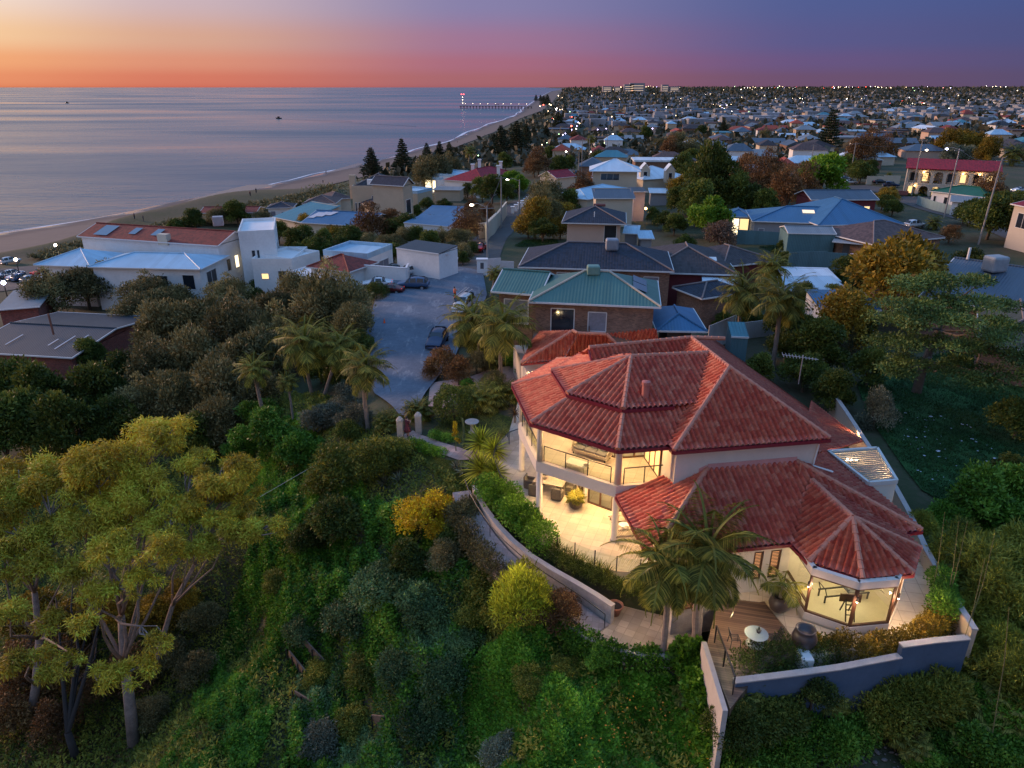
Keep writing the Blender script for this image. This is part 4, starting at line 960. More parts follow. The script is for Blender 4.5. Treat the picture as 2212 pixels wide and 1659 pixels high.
# brick house with green roof
gn,f=Hs('brick_house','two storey brown brick house with green ribbed metal roof',q('mm',1212,295),q('mm',2072,332),6.4,9.5,3.0,'hip','brick','green',over=.6,wins=[(.135,.335,3.3,5.7,'d'),(.455,.61,3.7,5.5,'c')],caps=mat('buff_flashing',(.46,.40,.31),.6))
a,b,d,n,L,zg,ze=f
Hs('brick_house',None,q('mm',970,228),q('mm',1290,254),6.4,7.5,2.1,'gablef','brick','green',over=.6,into=gn,wins=[(.15,.8,3.2,5.6,'c')])
dk=a+d*.5-n*.02; MB().prism([(p.x,p.y) for p in (dk-n*1.6,dk+d*5.2-n*1.6,dk+d*5.2+n*.6,dk+n*.6)],zg+3.0,zg+3.2).build('balcony',WM['brick'],gn)
balustrade((dk-n*1.5+d*.1,dk-n*1.5+d*5.1,dk+d*5.1+n*.5),zg+3.2,1.0,1.1,into=gn,m=BROWN)
PV=mat('solar_panel',(.10,.13,.18),.2,var=.1,spec=.7)
rr=b+n*1.6+Vector((0,0,.9)); pd=(n*5.75-d*5.75+Vector((0,0,3.0))).normalized()
for i in range(2):
    p=b+n*(2.4+2.4*i)-d*(1.2)+Vector((0,0,.62)); e1=n*2.2; e2=(-d*1.3+Vector((0,0,.5)))
    MB().poly([p,p+e1,p+e1+e2,p+e2]).build('solar_panel',PV,gn)
c=a+d*(L*.47)+n*4.5+Vector((0,0,1.6)); MB().box(c.x-.6,c.y-.5,c.z,c.x+.6,c.y+.5,c.z+.9).build('cooler',mat('green_metal',(.14,.26,.22),.6),gn,bevel=.15)
nv,f=Hs('brick_house','two storey brick house under a long navy tiled roof with rooftop cooler',q(4,228,1436),q(4,1795,1485),6.0,11,3.2,'hip','brick','navy',wins=[(.24,.33,4.4,5.4,'c'),(.73,.765,3.6,5,'c'),(.83,.93,3.0,5.2,'c')])
a,b,d,n,L,zg,ze=f
c=a+d*(L*.60)+n*4.2+Vector((0,0,1.4)); MB().box(c.x-.75,c.y-.6,c.z,c.x+.75,c.y+.6,c.z+1.4).build('cooler',mat('grey_metal2',(.26,.28,.32),.5,.2),nv,bevel=.2)
bn,f=Hs('brick_house','wide house with brown black tiled hipped roof and maroon walls',q(4,1500,1490),q(5,505,1240),4.6,14,3.4,'hip','maroon','dark')
a,b,d,n,L,zg,ze=f
for u_,v_ in ((.72,.42),(.55,.5)): p=a+d*(u_*L)+n*(7*v_)+Vector((0,0,3.4*RK*v_+.12)); MB().poly([p,p+d*.9,p+d*.9+n*.9+Vector((0,0,.27)),p+n*.9+Vector((0,0,.27))]).build('skylight',WHITE,bn)
Hs('brick_house',None,q(5,350,1160),q(5,900,1098),4.2,10,2.4,'hip','maroon','dark',into=bn)
sm,f=Hs('salmon_house','salmon rendered house with dark tiled hipped roof and a tall window',q(4,663,992),q(4,1314,1008),5.6,12,3.2,'hip','salmon','navy',over=.9,wins=[(.70,.93,2.4,5.2,'d')],zext=1)
a,b,d,n,L,zg,ze=f; p=a+d*(L*.5)+n*2+Vector((0,0,.6)); MB().tube([p,p+Vector((0,0,1))],.08,6).build('vent_pipe',WHITE,sm)
MB().tube([a+d*(L*.47)+n*6+Vector((0,0,2.1)),a+d*(L*.66)+n*6+Vector((0,0,2.1))],.25,8).build('ridge_cap',mat('dull_red',(.2,.07,.06),.8),sm)
gy_,f=Hs('beige_house','beige panelled house with grey corrugated roof beside an orange lamp',q(4,990,748),q(4,1408,748),6,5.5,1.4,'skil','cream','slate')
Hs('beige_house',None,q(4,1375,680),q(4,1530,680),6.4,6,.2,'skil','mauve','asbestos',into=gy_)
Hs('beige_house','house with bright pale blue hipped roof behind the beige house',q(4,930,760),q(4,1370,655),4,11,2.2,'hip','cream','paleblue')
Hs('shed','shallow bright blue shed roof beside the beige house',q(4,1545,692),q(4,1745,695),3.2,6,.5,'skil','grey','paleblue')
Hs('shed','low lean-to with pale blue roof beside the salmon house',q(4,1275,1098),q(4,1440,1105),3,4,.8,'skil','grey','paleblue')
Hs('shed','second pale blue lean-to roof further from the salmon house wall',q(4,1440,1150),q(4,1600,1152),2.8,5,.5,'skil','grey','paleblue')
# the big white roofed house
bw,f=Hs('cream_house','large cream house with spreading white roofs dormers and a long window band',q(4,960,552),q(4,1690,562),4.0,19,1.6,'hip','cream','white',wins=[(.10,.2,.6,2.2,'d'),(.24,.42,.6,2.2,'d')])
t_,f2=Hs('cream_house',None,q(4,942,474),q(4,1466,480),7.6,13,4.2,'hip','cream','white',over=1.0,into=bw,wins=[(.18,.6,5.2,6.9,'d')])
Hs('cream_house',None,q(4,1480,560),q(4,1935,533),4.0,15,4.4,'hip','cream','white',into=bw)
for x0,x1,y in ((1450,1566,462),(1703,1816,474)):
    a_,b_=U(q(4,x0,y),f2[5]+6.4),U(q(4,x1,y),f2[5]+6.4); d_=(b_-a_); L_=d_.length; d_.normalize(); n_=Vector((-d_.y,d_.x,0))
    m_=MB().prism([(p.x,p.y) for p in (a_+d_*.3,b_-d_*.3,b_-d_*.3+n_*3,a_+d_*.3+n_*3)],f2[5]+3.2,f2[5]+6.4); m_.poly([a_+d_*.3,b_-d_*.3,a_.lerp(b_,.5)+up*1.6]); o=m_.build('dormer',WM['cream'],bw)
    r_=a_.lerp(b_,.5)+up*1.9-n_*.3; MB().poly([a_-n_*.3,r_,r_+n_*3.6,a_+n_*3.3]).poly([b_-n_*.3,b_+n_*3.3,r_+n_*3.6,r_]).build('roof',roofm('white'),o)
    win(o,a_+d_*.3,d_,n_,L_-.6,f2[5],(.3,.7,4.2,5.9,'d'),.03)
# right hand gardens
bl,f=Hs('blue_roof_house','sprawling house with bright blue metal roof and lit skylights',q(5,645,700),q(5,1900,742),3.9,13,3.0,'hip','grey','blue',wins=[(.04,.09,.4,2.6,'c'),(.33,.36,1,2.6,'l')])
a,b,d,n,L,zg,ze=f
for i in range(3): p=a+d*(L*(.43+.032*i))+n*3.6+Vector((0,0,3.0*RK*3.6/6.5+.12)); MB().poly([p,p+d*.75,p+d*.75+n*1.3+Vector((0,0,.37)),p+n*1.3+Vector((0,0,.37))]).build('skylight',mat_emit('lit_skylight',(1,.72,.45),.9),bl)
Hs('blue_roof_house',None,q(5,1310,742),q(5,2165,728),3.9,18,5.2,'hip','grey','blue',into=bl)
lp_,f=Hs('glass_pavilion','glowing glass walled pavilion under a small blue hipped roof',q(5,375,650),q(5,640,660),3.8,7,1.6,'hip','grey','blue',over=.3,wins=[(.25,.55,.2,3.4,'b'),(.58,.97,.2,3.4,'l')])
Hs('gable_house','house with long pale blue gabled roof and maroon end wall',q(5,1236,486),q(5,1922,484),4.6,9,2.2,'gablef','maroon','slate',wins=[(.16,.25,2.1,2.8,'c'),(.83,.92,1.4,3.2,'l')])
Hs('shed','big teal shed with pale ribbed roof standing on a lawn',q(5,1005,820),q(5,1492,830),3.8,6,1.1,'gablef','teal','grey',over=.1)
Hs('tile_house','house with brown tiled hipped roof rooftop cooler and white flue',q(6,700,1212),q(6,1420,1140),3.3,13,3.4,'hip','brick','brown')
Hs('carport','flat grey carport with white edge beside the brown tiled house',q(6,285,1180),q(6,700,1216),3.0,4,.05,'skil','dark','grey',over=1.6)
Hs('carport','long flat canopy running back from the carport',q(6,420,1120),q(6,640,1165),3.1,12,.05,'skil','dark','grey',over=1.2)
Hs('garden_house','small lilac roofed house behind the round olive tree',q(6,470,1310),q(6,730,1500),3.4,10,2.2,'hip','brick','lilac')
sb,f=Hs('slate_house','wide house with smooth dark blue roof and boxy rooftop cooler',(1985,640),(2330,700),4.2,22,3.8,'gablef','brick','slate')
box_on('cooler',None,None,q(6,1905,1480),f[6]+1.9,2.0,1.7,1.7,mat('cooler_grey',(.30,.33,.35),.6,.1),.2,into=sb,bev=.25)
p=U(q(6,1645,1360),f[6]+2.4); MB().tube([p,p+Vector((0,0,1.3))],.14,8).build('flue',WHITE,sb)
gw,f=Hs('cottage','white weatherboard cottage with dark green hipped roof and tin lean-to',q(6,1262,672),q(6,1850,742),4.0,9,2.3,'hip','white','bottle',wins=[(.05,.1,1,3,'d'),(.25,.32,1,3,'d')])
Hs('cottage',None,q(6,1470,775),q(6,1860,800),3.1,5,.7,'skil','white','grey',into=gw)
Hs('carport','white ribbed carport roof among palms behind the tiled house',q(5,985,1290),q(5,1540,1305),3.0,6,.3,'skil','grey','white',over=.6)
Hs('shed','low shed with patched white and grey sheet roof beneath the white carport',q(5,1040,1405),q(5,1625,1400),2.7,5,.6,'skil','white','paleblue',over=.2)
Hs('shed','narrow white shed with blue roof behind the golden shrub',q(5,1335,1590),q(5,1945,1592),3.0,5,.9,'skil','white','blue',over=.15)
Hs('shed','tiny green tin shed at the fence behind the tiled house',q('mr',315,520),q('mr',430,525),3,3,.5,'skil','teal','teal',over=.05)
Hs('shade_roof','blue hipped metal verandah roof beside the brick house',(1418,714),(1528,716),3.6,7.5,1.5,'hip','dark','blue',over=1.2)
Hs('tile_house','dark mossy tiled house behind the spreading cedar',(2110,742),(2300,770),3.6,14,3.,'hip','brick','mossy')
Hs('white_store','white ribbed metal store beside the maroon walled house',q(5,145,1332),q(5,505,1350),4.0,4,.2,'skil',mat_corr('white_sheet',(.6,.62,.64),.4),'white',over=.05)
Hs('navy_house','small navy roofed wing between the brick house and white store',q(4,1775,1640),q(5,140,1480),3.8,7,1.6,'hip','brick','navy')
# motel with arches
def motel():
    a,b,d,n,L,zg,ze=frame_of(q(6,1040,442),q(6,1985,482),7.0,13)
    t=thing('motel','long two storey cream building with rows of arches and a dark red roof','building',(a.x+d.x*L/2,a.y+d.y*L/2,zg))
    m=mat('motel_render',(.52,.46,.38),.9,var=.08,scale=.4); wa=a+d*.4+n*.6; wl_=L-.8; bay=wl_/7
    for i in range(7):     # each arched bay of the front wall
        x0=wa+d*(bay*i); s=MB(); r=bay*.36; cx=bay*.5
        pts=[]
        for lo,hi in ((0,3.05),(3.35,6.6)):
            segs=14; H=min(hi-.25-r*.9,hi-1.0)-lo
            arc=[(cx-r,lo)]+[(cx-r*math.cos(PI*k/segs),lo+max(.9,H)+r*.75*math.sin(PI*k/segs)) for k in range(segs+1)]+[(cx+r,lo)]
            P=lambda u_,z_,o_=0:(x0+d*u_+n*o_+Vector((0,0,zg+z_-x0.z)))
            s.poly([P(0,lo),P(cx-r,lo),P(cx-r,hi),P(0,hi)]); s.poly([P(cx+r,lo),P(bay,lo),P(bay,hi),P(cx+r,hi)])
            for k in range(1,len(arc)-2):
                (u0,z0),(u1,z1_)=arc[k],arc[k+1]; s.poly([P(u0,z0),P(u1,z1_),P(u1,hi),P(u0,hi)]); s.poly([P(u0,z0),P(u0,z0,.35),P(u1,z1_,.35),P(u1,z1_)])
            for u_ in (cx-r,cx+r): s.poly([P(u_,lo),P(u_,lo,.35),P(u_,arc[1][1],.35),P(u_,arc[1][1])])
        s.build('arch',m,t)
    MB().prism([(p.x,p.y) for p in (wa-n*.05,wa+d*wl_-n*.05,wa+d*wl_+n*2,wa+n*2)],zg+3.05,zg+3.35).build('gallery_floor',m,t)
    bk=wa+n*2.0; MB().prism([(p.x,p.y) for p in (bk,bk+d*wl_,bk+d*wl_+n*10,bk+n*10)],zg-.5,ze-.2).build('wall',WM['cream'],t)
    for i in range(7):
        for fl_ in (0,3.35): win(t,bk,d,n,wl_,zg+fl_,((i+.25)/7,(i+.7)/7,.3,2.4,'l' if (i*3+int(fl_))%5<2 else 'd'),.03)
    for x in (.0,1.): 
        e=wa+d*(wl_*x); MB().prism([(p.x,p.y) for p in (e-d*.15,e+d*.15,e+d*.15+n*12,e-d*.15+n*12)],zg-.5,ze-.1).build('end_wall',m,t)
    c=[a-d*.3,b+d*.3,b+d*.3+n*13,a-d*.3+n*13]; r0=a-d*.3+n*6.5+up*2; r1=b+d*.3+n*6.5+up*2
    o=MB().poly([c[0],c[1],r1,r0]).poly([c[2],c[3],r0,r1]).build('roof',roofm('crimson'),t); so=o.modifiers.new('t','SOLIDIFY'); so.thickness=.2; so.offset=-1
    for x in (.62,.8,.18): p=wa+d*(wl_*x)-n*.15; plight('motel_lamp',(p.x,p.y-.3,zg+6.1),60,(1,.6,.25),.2); MB().ball(Vector((p.x,p.y,zg+6.1)),.22).build('lamp',LAMPO,t)
    for x in (.60,.95,.1): p=wa+d*(wl_*x)-n*.15; plight('motel_lamp',(p.x,p.y-.3,zg+2.7),60,(1,.6,.25),.2); MB().ball(Vector((p.x,p.y,zg+2.7)),.22).build('lamp',LAMPO,t)
    Hs('motel',None,(2183,440),(2330,470),7.2,12,2,'gablef',m,'crimson',into=t,wins=[(.1,.3,3.6,6,'d')])
LAMPO=mat_emit('lamp_orange',(1,.55,.2),9)
motel()
# ------------------------------------------------------------------ walls, fences and gate posts
def run_wall(name,label,pts,h,th,m,cap=None,cat='wall',z=None,capm=None):
    P=[G(p) if len(p)==2 else Vector(p) for p in pts]; t=thing(name,label,cat,tuple(P[0])); b=MB(); cb=MB()
    for p,e in zip(P[:-1],P[1:]):
        k=max(1,int((e-p).length/4))
        for i in range(k):
            u_=p.lerp(e,i/k); v_=p.lerp(e,(i+1)/k); d=v_-u_; d.z=0; d.normalize(); n=Vector((-d.y,d.x,0))*th/2
            zt_=max(u_.z,v_.z)+h; lo=min(u_.z,v_.z)-.5
            b.prism([(x.x,x.y) for x in (u_-n,v_-n,v_+n,u_+n)],lo,zt_)
            if cap: cb.prism([(x.x,x.y) for x in (u_-n*1.4,v_-n*1.4,v_+n*1.4,u_+n*1.4)],zt_,zt_+cap)
    b.build('wall_body' if cat=='wall' else 'panel',m,t)
    if cap: cb.build('coping',capm or m,t)
    return t
for x,y,lab in ((1505,1505,'white gate pillar with dark slot beside the white shed'),(1803,1510,'white gate pillar with dark slot by the white paling fence')):
    c=G(q(3,x,y)); t=thing('gate_pillar',lab,'gate pillar',tuple(c)); MB().box(c.x-.75,c.y-.4,c.z-.3,c.x+.75,c.y+.4,c.z+2.2).box(c.x-.85,c.y-.5,c.z+2.2,c.x+.85,c.y+.5,c.z+2.35).build('post',WM['white'],t); MB().box(c.x-.25,c.y-.42,c.z+.9,c.x+.25,c.y-.4,c.z+1.8).build('panel',WM['dark'],t)
palm_=mat('white_paling',(.60,.58,.58),.8,var=.12,scale=3)
run_wall('fence','white paling fence running from the gate pillar behind the green roof',[q(3,1840,1480),q(3,1990,1500),q(3,2120,1520)],1.9,.08,palm_,cat='fence')
run_wall('garden_wall','white brick wall beside the parked cars on the gravel',[q(2,1715,905),q(2,2150,900),q(2,2175,850)],2.0,.2,WM['white'],.08)
run_wall('garden_wall','tall tan block wall lit along the narrow lane',[(1050,524),(1072,497),(1094,466)],3.2,.3,WM['cream'],.1)
run_wall('garden_wall','lit cream wall end behind the brown bush and red car',[q(3,1770,1160),q(3,1855,1150)],3.,.3,WM['cream'])
run_wall('fence','low timber paling fence above the lane by the red gable',[q(4,590,640),q(4,660,560),q(4,740,500)],1.6,.1,mat('paling',(.26,.19,.14),.9),cat='fence')
run_wall('fence','pale teal metal fence along the white cottage',[q(6,1130,810),q(6,1300,870),q(6,1530,930),q(6,1600,940)],2.0,.06,mat_corr('teal_fence',(.26,.38,.38),.25),cat='fence')
run_wall('fence','grey sheet fence beside the teal shed lawn',[q(5,480,935),q(5,940,940)],2.2,.06,WM['teal'],cat='fence')
run_wall('fence','dark teal sheet fence behind the white carport',[q(5,985,1230),q(5,1360,1230),q(5,1560,1240)],3.2,.06,WM['teal'],cat='fence')
run_wall('fence','long white sheet fence behind the tiled roofs',[(1528,742),(1585,735),(1640,728),(1700,720)],1.9,.06,mat_corr('pale_fence',(.45,.47,.48),.25),cat='fence')
run_wall('garden_wall','cream wall in front of the dark parked cars near the motel',[q(6,620,610),q(6,960,600)],2.2,.2,WM['cream'])
sg=run_wall('motel_sign','low red brick sign wall on the motel lawn','',0,0,None) if False else run_wall('motel_sign','low red brick sign wall on the grass before the motel',[q(6,910,722),q(6,1045,728)],1.3,.4,WM['redbrick'],cat='sign')
# row of white pillars along the lane garden
pts=[q(4,172,900),q(4,205,880),q(4,238,860),q(4,270,838),q(4,300,818),q(4,328,796),q(4,350,775),q(4,372,755)]
pil=None
for i,p in enumerate(pts):
    c=G(p)
    if pil is None:
        pil=thing('fence_pillar','short white capped pillar in the row fencing the lane garden','pillar',tuple(c),0,'white pillars fencing the lane garden')
        MB().box(c.x-.35,c.y-.35,c.z-.5,c.x+.35,c.y+.35,c.z+1.5).build('post',WM['white'],pil); MB().box(c.x-.5,c.y-.5,c.z+1.5,c.x+.5,c.y+.5,c.z+1.7).build('cap',WM['white'],pil)
    else: dup(pil,loc=c)
# ------------------------------------------------------------------ poles, street lamps and wires
WOODP=mat('grey_pole',(.30,.28,.26),.85,var=.2,scale=3)
STREET=mat_emit('street_lamp_glow',(1,.80,.62),30); STREETB=mat_emit('street_lamp_blue',(.72,.72,1),30)
TOPS={}
def pole(key,base,h,label,arm=None,lamp=None,cross=True,lean=0,w=18):
    c=G(base); t=thing('power_pole' if cross else 'street_lamp',label,'pole' if cross else 'street lamp',tuple(c)); top=c+Vector((lean,0,h))
    MB().tube([c-Vector((0,0,.4)),top],[.17,.11],8).build('pole',WOODP,t); TOPS[key]=top
    if cross: MB().bar(top-Vector((1.1,.25,.4)),top+Vector((1.1,.25,-.4)),.1,.1).build('crossarm',WOODP,t)
    if arm:
        e=top+Vector(arm); MB().tube([top-Vector((0,0,.3)),top.lerp(e,.6)+Vector((0,0,.25)),e],.05,6).build('arm',WOODP,t)
        MB().ball(e-Vector((0,0,.1)),(.32,.22,.14)).build('lamp_head',STREET if lamp!='b' else STREETB,t)
        plight('street_lamp_light',(e.x,e.y,e.z-.4),w*8,(1,.78,.55) if lamp!='b' else (.75,.72,1),.25)
    return t
pole('a',q(3,1857,1395),9.,'grey power pole with a lamp over the red car in the lane',(-2.4,.2,.2),'w',w=8)
pole('b',q(3,1995,1045),11.,'tall slim power pole beside the tan lane wall')
pole('c',q(4,240,935),8.5,'street lamp on a long arm above the white pillars',(-2.8,.2,.1),'w',cross=False,w=10)
pole('d',q(4,832,572),9.5,'street lamp leaning over the lane before the white roofed house',(-4.5,.2,.3),'w',cross=False,w=12)
pole('e',q(4,862,530),13,'power pole on the lane beyond the leaning street lamp')
pole('f',q(4,935,440),12,'power pole furthest along the lane')
pole('g',q(6,1078,728),14,'power pole with a lamp at the corner of the arched motel',(1.2,-.5,-2.6),'w')
pole('h',q(6,1408,945),14,'power pole with bluish lamp beside the white cottage',(-2.6,0,.0),'b')
pole('i',q(6,1752,1212),14.5,'power pole leaning over the street behind the slate roof',lean=.5)
pole('j',q(6,460,560),11,'power pole by the bushes behind the blue roof')
pole('k',q(5,1215,250),10,'power pole among trees by the parked white car')
pole('l',q(4,1118,330),11,'orange street lamp over the crossroads behind the white roof',(2.6,.4,.2),'w',cross=False)
def wire(a,b,sag=.8,lab='overhead power wire'):
    a=Vector(a);b=Vector(b); pts=[a.lerp(b,i/14)-Vector((0,0,sag*4*(i/14)*(1-i/14))) for i in range(15)]
    tag(MB().tube(pts,.03,4).build('power_line',BLACK),lab,'power line')
wire(TOPS['j'],TOPS['g'],1.5,'power line sagging from the bush pole to the motel corner'); wire(TOPS['g'],TOPS['h'],1.2,'power line from the motel corner to the cottage pole'); wire(TOPS['h'],TOPS['i'],1.2,'power line from the cottage pole to the leaning pole'); wire(TOPS['i'],TOPS['i']+Vector((40,-8,-2)),1.2,'power line leaving the leaning pole past the slate roof')
wire(TOPS['a'],TOPS['b'],.6,'power line between the two lane poles'); wire(TOPS['b'],TOPS['c']+Vector((0,0,1)),.8,'power line from the slim pole to the street lamp'); wire(TOPS['j'],TOPS['k'],1.2,'power line between the bushes and the trees')
# ------------------------------------------------------------------ foliage
def kites(P,D,N,l,w):
    D=D/np.linalg.norm(D,axis=1,keepdims=True); Sd=np.cross(D,N); Sd/=np.linalg.norm(Sd,axis=1,keepdims=True)+1e-9
    l=np.broadcast_to(l,(len(P),))[:,None]; w=np.broadcast_to(w,(len(P),))[:,None]
    V=np.stack([P,P+D*l*.45+Sd*w*.5,P+D*l,P+D*l*.45-Sd*w*.5],1).reshape(-1,3); return V,np.arange(len(P)*4).reshape(-1,4)
def rdir(rng,n):
    v=rng.normal(size=(n,3)); return v/np.linalg.norm(v,axis=1,keepdims=True)
def crown_mesh(name,blobs,n,l,w,seed=1,out=.6,droop=0.,shell=.55,upb=.25):
    """leaf sprays spread through uneven clumps"""
    rng=np.random.default_rng(seed); B=np.array(blobs,float); wt=(B[:,3]*B[:,4]+B[:,3]*B[:,5]+B[:,4]*B[:,5]); wt/=wt.sum()
    idx=rng.choice(len(B),n,p=wt); u=rdir(rng,n); u[:,2]=np.where((u[:,2]<-.3)&(rng.random(n)<.6),-u[:,2],u[:,2])
    tw=rdir(rng,n//14+1)[rng.integers(0,n//14+1,n)]      # sub-sprays so that light and dark clumps form
    u=u*.75+tw*.45; u/=np.linalg.norm(u,axis=1,keepdims=True)
    r=1-shell*rng.random(n)**1.8; r*=1+.22*np.sin(u[:,0]*5+idx)*np.sin(u[:,1]*6+idx*2)
    P=B[idx,:3]+u*B[idx,3:6]*r[:,None]; D=u*out+rdir(rng,n)*.7; D[:,2]+=upb-droop; N=rdir(rng,n)*.7+u*.5+np.array([0,0,.5])
    V,Fq=kites(P,D,N,l*(.6+.8*rng.random(n)),w*(.6+.8*rng.random(n)))
    return npmesh(name,V,Fq,{'rnd':np.clip(rng.random(n)*.6+.4*rng.random(len(B)//1)[idx],0,1)})
LEAF={'olive':mat_leaf('leaf_olive',[(0.040,0.041,0.014),(0.151,0.135,0.054),(0.434,0.363,0.156)]),  # tone ranges widened to imitate top-lit leaves and dark shadows
'dark':mat_leaf('leaf_dark',[(0.020,0.036,0.007),(0.074,0.106,0.018),(0.247,0.257,0.044)]),
'lime':mat_leaf('leaf_lime',[(0.035,0.078,0.006),(0.141,0.266,0.017),(0.354,0.537,0.058)],trans=.35),
'green':mat_leaf('leaf_green',[(0.023,0.060,0.008),(0.093,0.208,0.020),(0.282,0.469,0.058)]),
'gold':mat_leaf('leaf_gold',[(0.165,0.112,0.006),(0.595,0.376,0.017),(0.900,0.900,0.039)],trans=.3),
'mustard':mat_leaf('leaf_mustard',[(0.068,0.052,0.008),(0.266,0.180,0.020),(0.679,0.436,0.049)]),
'brown':mat_leaf('leaf_brown',[(0.050,0.027,0.012),(0.170,0.085,0.034),(0.397,0.228,0.079)]),
'pinkish':mat_leaf('leaf_pinkish',[(0.059,0.034,0.024),(0.215,0.133,0.089),(0.567,0.380,0.257)]),
'blue':mat_leaf('leaf_blue',[(0.017,0.035,0.012),(0.073,0.122,0.043),(0.206,0.320,0.112)]),
'grey':mat_leaf('leaf_grey',[(0.042,0.050,0.035),(0.165,0.180,0.117),(0.449,0.447,0.296)]),
'gum':mat_leaf('leaf_gum',[(0.124,0.100,0.013),(0.553,0.405,0.031),(0.738,0.810,0.092)],trans=.3),
'pine':mat_leaf('leaf_pine',[(0.009,0.016,0.009),(0.033,0.050,0.024),(0.107,0.134,0.058)],trans=.1),
'cedar':mat_leaf('leaf_cedar',[(0.034,0.058,0.014),(0.129,0.204,0.049),(0.369,0.493,0.118)],trans=.15),
'palm':mat_leaf('leaf_palm',[(0.040,0.052,0.007),(0.154,0.160,0.023),(0.443,0.380,0.068)],trans=.3),
'lit':mat_leaf('leaf_yellowgreen',[(0.065,0.074,0.008),(0.291,0.311,0.022),(0.857,0.885,0.079)],trans=.3),
'ivy':mat_leaf('leaf_ivy',[(0.019,0.059,0.006),(0.082,0.200,0.016),(0.273,0.506,0.043)],nscale=.25),
'scrub':mat_leaf('leaf_scrub',[(0.039,0.058,0.009),(0.151,0.174,0.023),(0.475,0.401,0.067)],nscale=.3),
'nast':mat_leaf('leaf_nasturtium',[(0.023,0.060,0.005),(0.092,0.211,0.014),(0.259,0.483,0.046)],nscale=.5),
'grass':mat_leaf('leaf_grass',[(0.035,0.055,0.008),(0.112,0.142,0.020),(0.302,0.298,0.058)],nscale=.25),
'bamboo':mat_leaf('leaf_bamboo',[(0.054,0.071,0.009),(0.212,0.230,0.026),(0.603,0.564,0.088)]),
'dune':mat_leaf('leaf_dune',[(0.042,0.045,0.020),(0.141,0.133,0.062),(0.402,0.335,0.158)],nscale=.1)}
BARK=mat('bark',(.10,.075,.055),.9,var=.4,scale=4,bump=.4); BARKG=mat('pale_gum_bark',(.24,.185,.16),.85,var=.6,scale=1.4,bump=.3); PBARK=mat('palm_trunk',(.24,.19,.16),.9,var=.35,scale=5,bump=.5)
def blobs_for(rng,k,rz=.62,low=.75,hi=1.6,sp=.62,rb=(.20,.52)):
    out=[]
    for i in range(k):
        a=i*2.4+rng.random()*.8; r=sp*math.sqrt((i+.5)/k); z=low+(hi-low)*(1-(r/sp)**1.5*.75)*(.6+.5*rng.random()); s=rb[0]+(rb[1]-rb[0])*rng.random()
        out.append((r*1.15*math.cos(a),r*1.15*math.sin(a),z+rng.normal(0,.17),s*rng.uniform(.8,1.25),s*rng.uniform(.8,1.25),s*rz*1.15))
    return out
TPL={}
KIND={  # template: clumps, leaves, leaf length/width, leaf material, crown base, crown top
'olive':(18,8500,.10,.04,.5,1.45,.62,.7),'dark':(17,8000,.11,.055,.5,1.5,.62,.7),'lime':(16,8000,.12,.08,.5,1.5,.6,.7),'green':(14,7500,.11,.06,.35,1.2,.62,.7),'gold':(16,8500,.08,.05,.35,1.25,.62,.7),
'mustard':(17,8500,.10,.055,.5,1.5,.6,.7),'brown':(17,5200,.11,.045,.5,1.5,.62,.7),'pinkish':(12,5000,.10,.05,.35,1.2,.62,.7),'blue':(14,7500,.10,.045,.2,.85,.64,.7),'grey':(13,7000,.10,.04,.25,1.0,.62,.7),'lit':(12,6500,.16,.03,.4,1.5,.6,.9),'scrub':(14,7500,.10,.045,.2,.9,.64,.7),'bamboo':(14,9000,.16,.03,.5,2.0,.62,.9),'ball':(1,7000,.09,.055,.75,.75,.0,1.0),'cypress':(7,5000,.14,.04,.6,5.6,.12,1.6)}
def template(kind,v):
    key=(kind,v)
    if key in TPL: return TPL[key]
    k,n,l,w,lo,hi,sp,rz=KIND[kind]; rng=np.random.default_rng(hash(kind)%1000 if False else sum(map(ord,kind))*7+v)
    if kind=='ball': bl=[(0,0,.8,.98,.98,.85)]
    elif kind=='cypress': bl=[(rng.normal()*.12,rng.normal()*.12,.9+i*.75,.95-.11*i,.95-.11*i,1.0) for i in range(k)]
    else: bl=blobs_for(rng,k,rz,lo,hi,sp)
    cm=crown_mesh(kind+'_crown',bl,n,l,w,seed=v*31+len(kind),shell=.35 if kind=='ball' else .6,upb=.6 if kind in('lit','cypress') else .2)
    hc=(lo+hi)/2; b=MB(); b.tube([(0,0,-.25),(0.02,0,.12),(.05,.02,lo)],[.075,.06,.045],7)
    for x in bl[1:8]: 
        if kind in('cypress',): break
        b.tube([(.04,.02,lo*.55),(x[0]*.45,x[1]*.45,lo*.55+(x[2]-lo*.55)*.6),(x[0],x[1],x[2])],[.04,.026,.012],5)
    tm=bpy.data.meshes.new('trunk'); tm.from_pydata(b.v,[],b.f); uvbox(tm); cm.materials.append(LEAF.get(kind,LEAF['dark'])) ; tm.materials.append(BARK)
    TPL[key]=(cm,tm,hc); return TPL[key]
LMAT={'ball':'dark','cypress':'dark'}
DESC={'olive':'grey olive coloured bushy tree','dark':'dark evergreen tree','lime':'bright lime green tree','green':'fresh green shrub','gold':'golden yellow flowering bush','mustard':'olive gold leafy tree','brown':'brownish thin leaved tree','pinkish':'pale pinkish flowering shrub','blue':'blue green low shrub','grey':'silvery grey shrub','lit':'yellow green spiky bush','scrub':'dull green scrub bush','bamboo':'feathery bamboo clump','ball':'round clipped dark green bush','cypress':'narrow dark cypress tree'}
GROW=1.22; _nt=[0]; SEENL={}
